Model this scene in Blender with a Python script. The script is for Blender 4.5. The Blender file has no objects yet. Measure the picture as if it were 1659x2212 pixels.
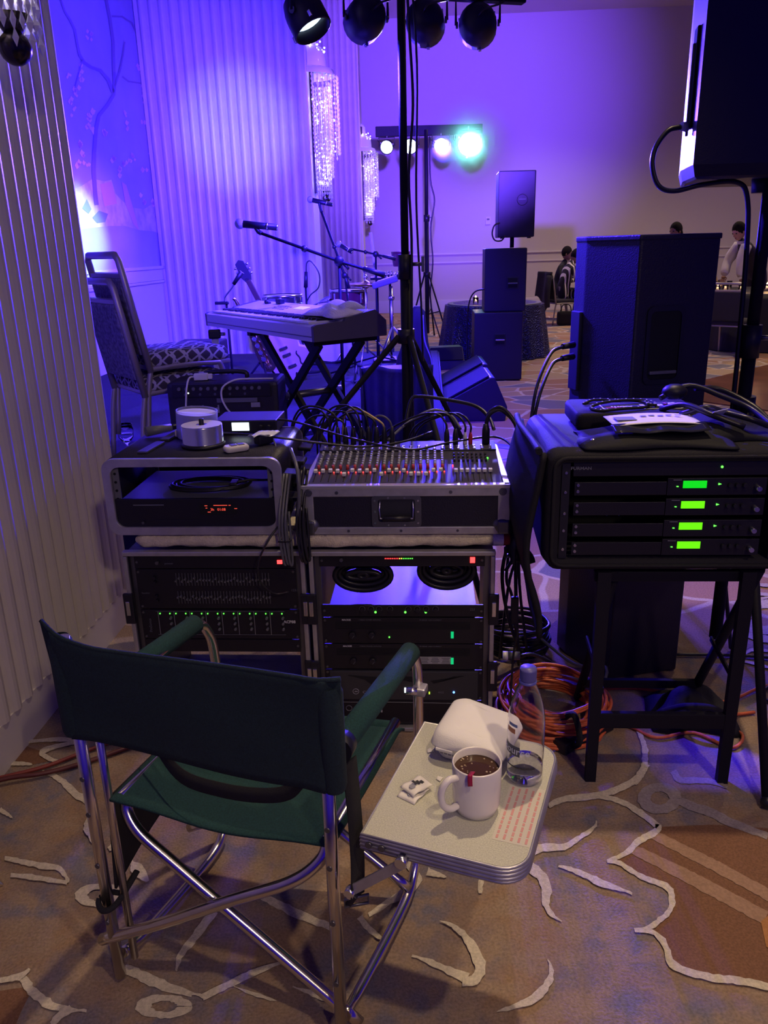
import bpy, bmesh, math, random
from mathutils import Matrix, Vector, Euler
random.seed(7)
SC = bpy.context.scene
COL = SC.collection
R = math.radians
PI = math.pi

# ------------------------------------------------------------------ camera, world, lights, exposure
cam = bpy.data.cameras.new('camera')
cam.sensor_fit = 'VERTICAL'; cam.sensor_height = 36.0
cam.lens = 36.0 * 1700.0 / 2212.0
cam.clip_start = 0.05; cam.clip_end = 100
cam_o = bpy.data.objects.new('camera', cam); COL.objects.link(cam_o)
_p, _r = R(18.5), math.atan(131 / 5081)
_f = Vector((0, math.cos(_p), -math.sin(_p)))
_rt0 = Vector((1, 0, 0)); _up0 = _rt0.cross(_f)
_rt = _rt0 * math.cos(_r) - _up0 * math.sin(_r)
_up = _up0 * math.cos(_r) + _rt0 * math.sin(_r)
_m = Matrix((_rt, _up, -_f)).transposed().to_4x4(); _m.translation = Vector((0, 0, 1.42))
cam_o.matrix_world = _m
SC.camera = cam_o

vs = SC.view_settings
vs.view_transform = 'Standard'; vs.look = 'None'; vs.gamma = 1.0; vs.exposure = 0.0
try: vs.use_curve_mapping = False
except Exception: pass

world = bpy.data.worlds.new('world'); SC.world = world; world.use_nodes = True
_bg = world.node_tree.nodes['Background']
_bg.inputs['Color'].default_value = (0.06, 0.018, 1.0, 1); _bg.inputs['Strength'].default_value = 0.26

def spot(name, loc, target, color, power, angle, blend=0.5, size=0.06):
    l = bpy.data.lights.new(name, 'SPOT'); l.color = color; l.energy = power
    l.spot_size = R(angle); l.spot_blend = blend; l.shadow_soft_size = size
    o = bpy.data.objects.new(name, l); COL.objects.link(o); o.location = loc
    o.rotation_euler = (Vector(target) - Vector(loc)).to_track_quat('-Z', 'Y').to_euler()
    return o
WARM = (1.0, 0.74, 0.46)
BLUE = (0.05, 0.02, 1.0)
VIOLET = (0.20, 0.05, 1.0)
PINK = (0.62, 0.20, 1.0)
CYAN = (0.42, 0.80, 1.0)
# ballroom ceiling downlights (warm, dimmed)
spot('downlight_lamp_a', (1.15, 2.75, 5.6), (0.95, 1.75, 0), WARM, 520, 50, 0.9, 0.07)
spot('downlight_lamp_b', (1.35, -0.55, 4.8), (0.45, 1.15, 0.4), WARM, 230, 32, 0.9, 0.07)
spot('warm_front_fill', (1.6, -3.0, 3.6), (-0.5, 1.9, 0.6), WARM, 215, 40, 0.9, 0.12)  # added warm fill for the upright faces, no ceiling fixture here
spot('downlight_lamp_c', (4.2, 7.5, 5.8), (3.2, 7.5, 0), WARM, 420, 110, 0.6, 0.1)
spot('downlight_lamp_d', (3.138, 15.5, 5.85), (3.0, 15.0, 0), WARM, 420, 120, 0.7, 0.1)
spot('downlight_lamp_e', (7.0, 13.0, 5.85), (7.0, 13.5, 0), WARM, 420, 130, 0.7, 0.1)
# stage wash: the lamps in the near bar (they point at the wall, the pier and the far wall) ...
spot('par_beam_pier', (-0.02, 3.95, 2.34), (-1.40, 9.0, 2.62), (0.66, 0.80, 1.0), 520, 16, 1.0)
spot('par_beam_pier_rim', (-0.02, 3.95, 2.34), (-1.50, 9.0, 2.6), PINK, 300, 30, 1.0)
spot('par_beam_pier_wide', (-0.02, 3.95, 2.34), (-1.60, 9.0, 1.9), BLUE, 2000, 70, 0.8)
spot('par_beam_mural', (-0.06, 3.95, 2.34), (-2.53, 7.05, 1.62), CYAN, 3600, 12.5, 0.7)
spot('par_beam_mural_rim', (-0.06, 3.95, 2.34), (-2.50, 7.4, 1.70), (1.0, 0.28, 0.70), 500, 18, 0.9)
spot('par_beam_mural_wide', (-0.06, 3.95, 2.34), (-2.50, 7.2, 2.0), BLUE, 1500, 85, 0.7)
spot('par_beam_back_wall', (0.30, 4.05, 2.34), (1.65, 18.5, 4.1), (0.15, 0.05, 1.0), 16500, 36, 1.0)
spot('par_beam_desk', (-0.20, 3.70, 2.27), (0.95, 2.45, 1.02), BLUE, 1900, 35, 0.8)
spot('par_beam_stage', (0.30, 4.05, 2.28), (-0.9, 6.2, 0.4), BLUE, 1500, 100, 0.7)
# ... and the lamps in the far bar, which point back at the stage and the racks
spot('far_par_beam_one', (0.19, 13.0, 2.88), (-0.8, 4.0, 1.0), BLUE, 4200, 40, 0.6)
spot('far_par_beam_two', (0.54, 13.0, 2.90), (-0.3, 4.5, 0.9), BLUE, 4200, 34, 0.6)
spot('far_par_beam_three', (1.01, 13.0, 2.89), (0.15, 4.5, 0.8), BLUE, 4200, 28, 0.6)
spot('far_par_beam_four', (1.42, 13.0, 2.89), (0.85, 2.4, 1.5), (0.30, 0.24, 1.0), 3600, 20, 0.6)

# ------------------------------------------------------------------ materials
MATS = {}
def mat(name, color=(0.5, 0.5, 0.5), rough=0.5, metal=0.0, emit=None, power=1.0, spec=0.5, noise=0.0, nscale=40.0,
        bump=0.0, bscale=200.0, alpha=None, trans=0.0, ior=1.45, color2=None, coat=0.0):
    if name in MATS: return MATS[name]
    m = bpy.data.materials.new(name); m.use_nodes = True
    nt = m.node_tree; b = nt.nodes['Principled BSDF']
    b.inputs['Base Color'].default_value = (*color, 1)
    b.inputs['Roughness'].default_value = rough; b.inputs['Metallic'].default_value = metal
    b.inputs['Specular IOR Level'].default_value = spec; b.inputs['IOR'].default_value = ior
    b.inputs['Coat Weight'].default_value = coat
    if trans: b.inputs['Transmission Weight'].default_value = trans
    if emit:
        b.inputs['Emission Color'].default_value = (*emit, 1); b.inputs['Emission Strength'].default_value = power
    tc = None
    if noise or bump:
        tc = nt.nodes.new('ShaderNodeTexCoord')
    if noise:
        n = nt.nodes.new('ShaderNodeTexNoise'); n.inputs['Scale'].default_value = nscale; n.inputs['Detail'].default_value = 4
        nt.links.new(tc.outputs['Object'], n.inputs['Vector'])
        r = nt.nodes.new('ShaderNodeMix'); r.data_type = 'RGBA'
        c2 = color2 or tuple(min(1, c * (1 + noise)) for c in color)
        c1 = color if color2 else tuple(c * (1 - noise) for c in color)
        r.inputs['A'].default_value = (*c1, 1); r.inputs['B'].default_value = (*c2, 1)
        mr = nt.nodes.new('ShaderNodeMapRange'); mr.inputs['From Min'].default_value = 0.35; mr.inputs['From Max'].default_value = 0.65
        nt.links.new(n.outputs['Fac'], mr.inputs['Value']); nt.links.new(mr.outputs['Result'], r.inputs['Factor'])
        nt.links.new(r.outputs['Result'], b.inputs['Base Color'])
    if bump:
        n2 = nt.nodes.new('ShaderNodeTexNoise'); n2.inputs['Scale'].default_value = bscale; n2.inputs['Detail'].default_value = 3
        nt.links.new(tc.outputs['Object'], n2.inputs['Vector'])
        bp = nt.nodes.new('ShaderNodeBump'); bp.inputs['Strength'].default_value = bump; bp.inputs['Distance'].default_value = 0.004
        nt.links.new(n2.outputs['Fac'], bp.inputs['Height']); nt.links.new(bp.outputs['Normal'], b.inputs['Normal'])
    MATS[name] = m
    return m

M_black = mat('black_plastic', (0.010, 0.009, 0.018), 0.45)
M_blackmat = mat('black_matte', (0.009, 0.008, 0.016), 0.6, spec=0.2, bump=0.2, bscale=300)
M_tolex = mat('black_speaker_paint', (0.013, 0.011, 0.026), 0.40, bump=0.35, bscale=260)
M_rackface = mat('rack_face', (0.009, 0.008, 0.015), 0.38, bump=0.1, bscale=500)
M_void = mat('dark_inside', (0.006, 0.006, 0.010), 0.9)
M_chrome = mat('chrome', (0.78, 0.73, 0.68), 0.20, 1.0, noise=0.06, nscale=15)
M_alu = mat('aluminium_edge', (0.50, 0.49, 0.51), 0.42, 0.75, noise=0.10, nscale=30)
M_steel = mat('dark_steel', (0.16, 0.16, 0.18), 0.38, 0.85)
M_bright = mat('bright_steel', (0.75, 0.75, 0.78), 0.25, 1.0)
M_grey = mat('grey_plastic', (0.13, 0.13, 0.15), 0.45)
M_white = mat('white_plastic', (0.78, 0.76, 0.74), 0.4)
M_cream = mat('cream_plastic', (0.72, 0.68, 0.60), 0.45)
M_rubber = mat('black_cable', (0.016, 0.015, 0.020), 0.35)
M_greycable = mat('grey_cable', (0.10, 0.10, 0.12), 0.35)
M_whitecable = mat('white_cable', (0.72, 0.71, 0.74), 0.4)
M_orange = mat('orange_cable', (0.60, 0.13, 0.045), 0.42, noise=0.12, nscale=60)
M_tan = mat('tan_cable', (0.55, 0.40, 0.16), 0.45)
M_redcable = mat('dull_red_cable', (0.22, 0.035, 0.03), 0.45)
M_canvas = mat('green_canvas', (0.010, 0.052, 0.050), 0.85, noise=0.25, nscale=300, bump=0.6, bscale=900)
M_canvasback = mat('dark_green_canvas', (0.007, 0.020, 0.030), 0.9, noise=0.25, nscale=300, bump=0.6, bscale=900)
M_strap = mat('black_webbing', (0.012, 0.011, 0.015), 0.85, bump=0.5, bscale=700)
M_ceramic = mat('white_ceramic', (0.80, 0.76, 0.70), 0.22, coat=0.4)
M_foam = mat('white_foam', (0.84, 0.82, 0.78), 0.7, bump=0.15, bscale=400)
M_paper = mat('white_paper', (0.80, 0.77, 0.70), 0.75)
M_ink = mat('black_ink', (0.03, 0.03, 0.035), 0.6)
M_greyink = mat('grey_print', (0.28, 0.28, 0.32), 0.6)
M_brightprint = mat('bright_print', (0.50, 0.50, 0.55), 0.6)
M_dimprint = mat('dim_print', (0.13, 0.13, 0.17), 0.6)
M_redink = mat('pale_red_print', (0.62, 0.30, 0.28), 0.6)
M_tabletop = mat('speckled_laminate', (0.52, 0.52, 0.42), 0.45, noise=0.16, nscale=420)
M_towel = mat('cream_towel', (0.66, 0.58, 0.44), 0.95, noise=0.10, nscale=90, bump=1.0, bscale=260)
M_towelwhite = mat('white_towel', (0.85, 0.80, 0.85), 0.95, bump=1.0, bscale=160)
M_wall = mat('painted_wall', (0.60, 0.54, 0.50), 0.75, bump=0.08, bscale=60)
M_rib = mat('fluted_panel', (0.62, 0.57, 0.52), 0.42, noise=0.03, nscale=8)
M_trim = mat('painted_trim', (0.68, 0.63, 0.60), 0.45)
M_glassclear = mat('clear_plastic', (0.93, 0.92, 0.97), 0.04, trans=1.0, ior=1.3)
M_glass = mat('clear_glass', (0.97, 0.97, 1.0), 0.02, trans=1.0, ior=1.3)
M_water = mat('water', (0.96, 0.98, 1.0), 0.0, trans=1.0, ior=1.2)
M_wood = mat('light_maple', (0.72, 0.55, 0.34), 0.4)
M_keyboard = mat('silver_keyboard_shell', (0.60, 0.60, 0.63), 0.4)
M_keywhite = mat('ivory_key', (0.80, 0.80, 0.80), 0.3)
M_skin = mat('skin', (0.30, 0.16, 0.10), 0.6)
M_hair = mat('dark_hair', (0.010, 0.007, 0.008), 0.8, spec=0.2)
M_blond = mat('blond_hair', (0.72, 0.52, 0.24), 0.55)
M_red_led = mat('red_led', (0.4, 0.02, 0.02), 0.4, emit=(1.0, 0.03, 0.03), power=5)
M_green_led = mat('green_led', (0.02, 0.4, 0.05), 0.4, emit=(0.10, 1.0, 0.06), power=3.0)
M_amber_led = mat('amber_led', (0.4, 0.3, 0.02), 0.4, emit=(1.0, 0.6, 0.05), power=4)
M_blue_led = mat('blue_led', (0.02, 0.1, 0.4), 0.4, emit=(0.10, 0.25, 1.0), power=5)
M_green_sw = mat('green_switch', (0.02, 0.3, 0.1), 0.4, emit=(0.0, 0.55, 0.18), power=1.0)
M_lcd_g = mat('green_screen', (0.02, 0.3, 0.02), 0.4, emit=(0.0, 0.72, 0.01), power=1.0)
M_lcd_y = mat('yellow_green_screen', (0.1, 0.3, 0.02), 0.4, emit=(0.15, 0.95, 0.0), power=1.0)
M_lcd_w = mat('white_screen', (0.6, 0.7, 0.8), 0.4, emit=(0.85, 0.97, 1.0), power=1.6)
M_display_red = mat('red_display', (0.3, 0.02, 0.02), 0.4, emit=(1.0, 0.10, 0.06), power=1.0)
M_flame = mat('candle_flame', (1, 0.6, 0.2), 0.5, emit=(1.0, 0.55, 0.22), power=14)

# ------------------------------------------------------------------ mesh builder
def catmull(pts, n=6, closed=False):
    P = [Vector(p) for p in pts]
    if len(P) < 3: return P
    out = []
    N = len(P)
    rng = range(N if closed else N - 1)
    for i in rng:
        p0 = P[(i - 1) % N] if (closed or i > 0) else P[0] * 2 - P[1]
        p1 = P[i]; p2 = P[(i + 1) % N]
        p3 = P[(i + 2) % N] if (closed or i + 2 < N) else P[-1] * 2 - P[-2]
        for k in range(n):
            t = k / n
            out.append(0.5 * ((2 * p1) + (p2 - p0) * t + (2 * p0 - 5 * p1 + 4 * p2 - p3) * t * t + (3 * p1 - p0 - 3 * p2 + p3) * t ** 3))
    if not closed: out.append(P[-1])
    return out

class MB:
    def __init__(self): self.bm = bmesh.new()
    def _merge(self, tmp, M=None):
        if M is not None: tmp.transform(M)
        bmesh.ops.recalc_face_normals(tmp, faces=tmp.faces)
        me = bpy.data.meshes.new('tmp'); tmp.to_mesh(me); tmp.free()
        self.bm.from_mesh(me); bpy.data.meshes.remove(me)
        return self
    def box(self, c, s, bev=0.0, M=None, rot=None, seg=2):
        t = bmesh.new(); bmesh.ops.create_cube(t, size=1.0)
        t.transform(Matrix.Diagonal((s[0], s[1], s[2], 1)))
        if bev: bmesh.ops.bevel(t, geom=list(t.edges), offset=bev, segments=seg, profile=0.6, affect='EDGES')
        T = Matrix.Translation(c)
        if rot: T = T @ Euler(rot).to_matrix().to_4x4()
        if M is not None: T = M @ T
        return self._merge(t, T)
    def cone(self, p0, p1, r0, r1=None, seg=14, caps=True, M=None):
        if r1 is None: r1 = r0
        p0, p1 = Vector(p0), Vector(p1); d = p1 - p0
        t = bmesh.new()
        bmesh.ops.create_cone(t, cap_ends=caps, segments=seg, radius1=r0, radius2=r1, depth=d.length)
        for f in t.faces: f.smooth = len(f.verts) == 4
        T = Matrix.Translation((p0 + p1) / 2) @ d.to_track_quat('Z', 'Y').to_matrix().to_4x4()
        if M is not None: T = M @ T
        return self._merge(t, T)
    def tube(self, pts, r, seg=8, smooth=5, closed=False, M=None, caps=True):
        P = catmull(pts, smooth, closed) if smooth else [Vector(p) for p in pts]
        t = bmesh.new(); n = len(P); rings = []
        tang = []
        for i in range(n):
            a = P[(i - 1) % n] if (closed or i > 0) else P[i]
            b = P[(i + 1) % n] if (closed or i < n - 1) else P[i]
            d = (b - a); tang.append(d.normalized() if d.length > 1e-9 else Vector((0, 0, 1)))
        up = Vector((0, 0, 1)) if abs(tang[0].z) < 0.9 else Vector((1, 0, 0))
        nrm = tang[0].cross(up).normalized()
        for i in range(n):
            if i: 
                nrm = nrm - tang[i] * nrm.dot(tang[i])
                nrm = nrm.normalized() if nrm.length > 1e-6 else tang[i].orthogonal().normalized()
            bn = tang[i].cross(nrm)
            rr = r[i * (len(r) - 1) // max(1, n - 1)] if isinstance(r, (list, tuple)) else r
            rings.append([t.verts.new(P[i] + (nrm * math.cos(2 * PI * k / seg) + bn * math.sin(2 * PI * k / seg)) * rr) for k in range(seg)])
        for i in range(n if closed else n - 1):
            A, B = rings[i], rings[(i + 1) % n]
            for k in range(seg):
                f = t.faces.new((A[k], A[(k + 1) % seg], B[(k + 1) % seg], B[k])); f.smooth = True
        if caps and not closed:
            t.faces.new(rings[0]); t.faces.new(rings[-1])
        return self._merge(t, M)
    def lathe(self, prof, c=(0, 0, 0), seg=24, M=None, smooth=True, sweep=2 * PI, squash=(1, 1)):
        t = bmesh.new(); rings = []; full = abs(sweep - 2 * PI) < 1e-6
        ns = seg if full else seg + 1
        for (r, z) in prof:
            if r < 1e-6: rings.append([t.verts.new((0, 0, z))])
            else: rings.append([t.verts.new((r * squash[0] * math.cos(sweep * k / seg), r * squash[1] * math.sin(sweep * k / seg), z)) for k in range(ns)])
        for A, B in zip(rings, rings[1:]):
            for k in range(seg):
                k2 = (k + 1) % ns if full else k + 1
                if len(A) == 1 and len(B) == 1: continue
                if len(A) == 1: f = t.faces.new((A[0], B[k2], B[k]))
                elif len(B) == 1: f = t.faces.new((A[k], A[k2], B[0]))
                else: f = t.faces.new((A[k], A[k2], B[k2], B[k]))
                f.smooth = smooth
        T = Matrix.Translation(c)
        if M is not None: T = M @ T
        return self._merge(t, T)
    def sphere(self, c, r, seg=12, M=None, scale=(1, 1, 1)):
        t = bmesh.new(); bmesh.ops.create_uvsphere(t, u_segments=seg, v_segments=max(6, seg * 2 // 3), radius=r)
        for f in t.faces: f.smooth = True
        T = Matrix.Translation(c) @ Matrix.Diagonal((*scale, 1))
        if M is not None: T = M @ T
        return self._merge(t, T)
    def prism(self, poly, h, axis='Z', off=0.0, bev=0.0, M=None):
        """poly of 2-D points extruded by h along axis: Z -> (x,y), Y -> (x,z), X -> (y,z)"""
        t = bmesh.new()
        def P(a, b, k):
            return {'Z': (a, b, k), 'Y': (a, k, b), 'X': (k, a, b)}[axis]
        A = [t.verts.new(P(a, b, off)) for a, b in poly]; B = [t.verts.new(P(a, b, off + h)) for a, b in poly]
        t.faces.new(A); t.faces.new(B[::-1])
        n = len(poly)
        for i in range(n): t.faces.new((A[i], A[(i + 1) % n], B[(i + 1) % n], B[i]))
        if bev: bmesh.ops.bevel(t, geom=list(t.edges), offset=bev, segments=2, profile=0.6, affect='EDGES')
        return self._merge(t, M)
    def sheet(self, fn, nu, nv, thick=0.0, M=None, smooth=True, wrap=False):
        """grid surface fn(u,v)->(x,y,z), u,v in 0..1"""
        t = bmesh.new()
        G = [[t.verts.new(fn(i / nu, j / nv)) for j in range(nv + (0 if wrap else 1))] for i in range(nu + 1)]
        nj = nv
        for i in range(nu):
            for j in range(nj):
                j2 = (j + 1) % nv if wrap else j + 1
                f = t.faces.new((G[i][j], G[i + 1][j], G[i + 1][j2], G[i][j2])); f.smooth = smooth
        if thick:
            bmesh.ops.recalc_face_normals(t, faces=t.faces)
            bmesh.ops.solidify(t, geom=list(t.faces), thickness=thick)
            for f in t.faces: f.smooth = smooth
        return self._merge(t, M)
    def build(self, name, m, parent=None, label=None, kind=None):
        me = bpy.data.meshes.new(name); self.bm.to_mesh(me); self.bm.free()
        o = bpy.data.objects.new(name, me); COL.objects.link(o)
        me.materials.append(m)
        if parent is not None: o.parent = parent
        if label: o['label'] = label
        if kind: o['kind'] = kind
        return o

def tag(o, label, cat, group=None, kind=None):
    o['label'] = label; o['category'] = cat
    if group: o['group'] = group
    if kind: o['kind'] = kind
    return o
def thing(name, label, cat, loc=(0, 0, 0), rz=0.0, group=None, rot=None):
    o = bpy.data.objects.new(name, None); COL.objects.link(o); o.empty_display_size = 0.05
    o.location = loc; o.rotation_euler = rot if rot else (0, 0, rz)
    return tag(o, label, cat, group)
def struct(name, mb, m, parent=None):
    o = mb.build(name, m, parent)
    if parent is None: o['kind'] = 'structure'
    return o
def share(src, name, loc=(0, 0, 0), parent=None, rot=None):
    o = bpy.data.objects.new(name, src.data); COL.objects.link(o); o.location = loc
    if rot: o.rotation_euler = rot
    if parent is not None: o.parent = parent
    return o
def dup(root, loc, rot=None, label=None, group=None):
    r = root.copy(); COL.objects.link(r); r.location = loc
    if rot is not None: r.rotation_euler = rot
    if label: r['label'] = label
    if group: r['group'] = group
    for ch in list(root.children):
        c = ch.copy(); COL.objects.link(c); c.parent = r
        for g in list(ch.children):
            d = g.copy(); COL.objects.link(d); d.parent = c
    return r
def text(parent, body, loc, size, m, rot=(PI / 2, 0, 0), name='lettering', align='LEFT', bold=0.0, xs=1.0):
    cu = bpy.data.curves.new(name, 'FONT'); cu.body = body; cu.size = size; cu.align_x = align
    cu.extrude = 0.0002; cu.offset = bold; cu.resolution_u = 2
    o = bpy.data.objects.new('tmp_text', cu); COL.objects.link(o)
    dg = bpy.context.evaluated_depsgraph_get()
    me = bpy.data.meshes.new_from_object(o.evaluated_get(dg))
    bpy.data.objects.remove(o); bpy.data.curves.remove(cu)
    me.transform(Matrix.Diagonal((xs, 1, 1, 1)))
    me.materials.clear(); me.materials.append(m)
    t = bpy.data.objects.new(name, me); COL.objects.link(t); t.location = loc; t.rotation_euler = rot
    if parent is not None: t.parent = parent
    return t
def cable(name, pts, r, m, label, cat='cable', group=None, seg=7, smooth=6, closed=False):
    o = MB().tube(pts, r, seg, smooth, closed).build(name, m)
    return tag(o, label, cat, group)
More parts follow.
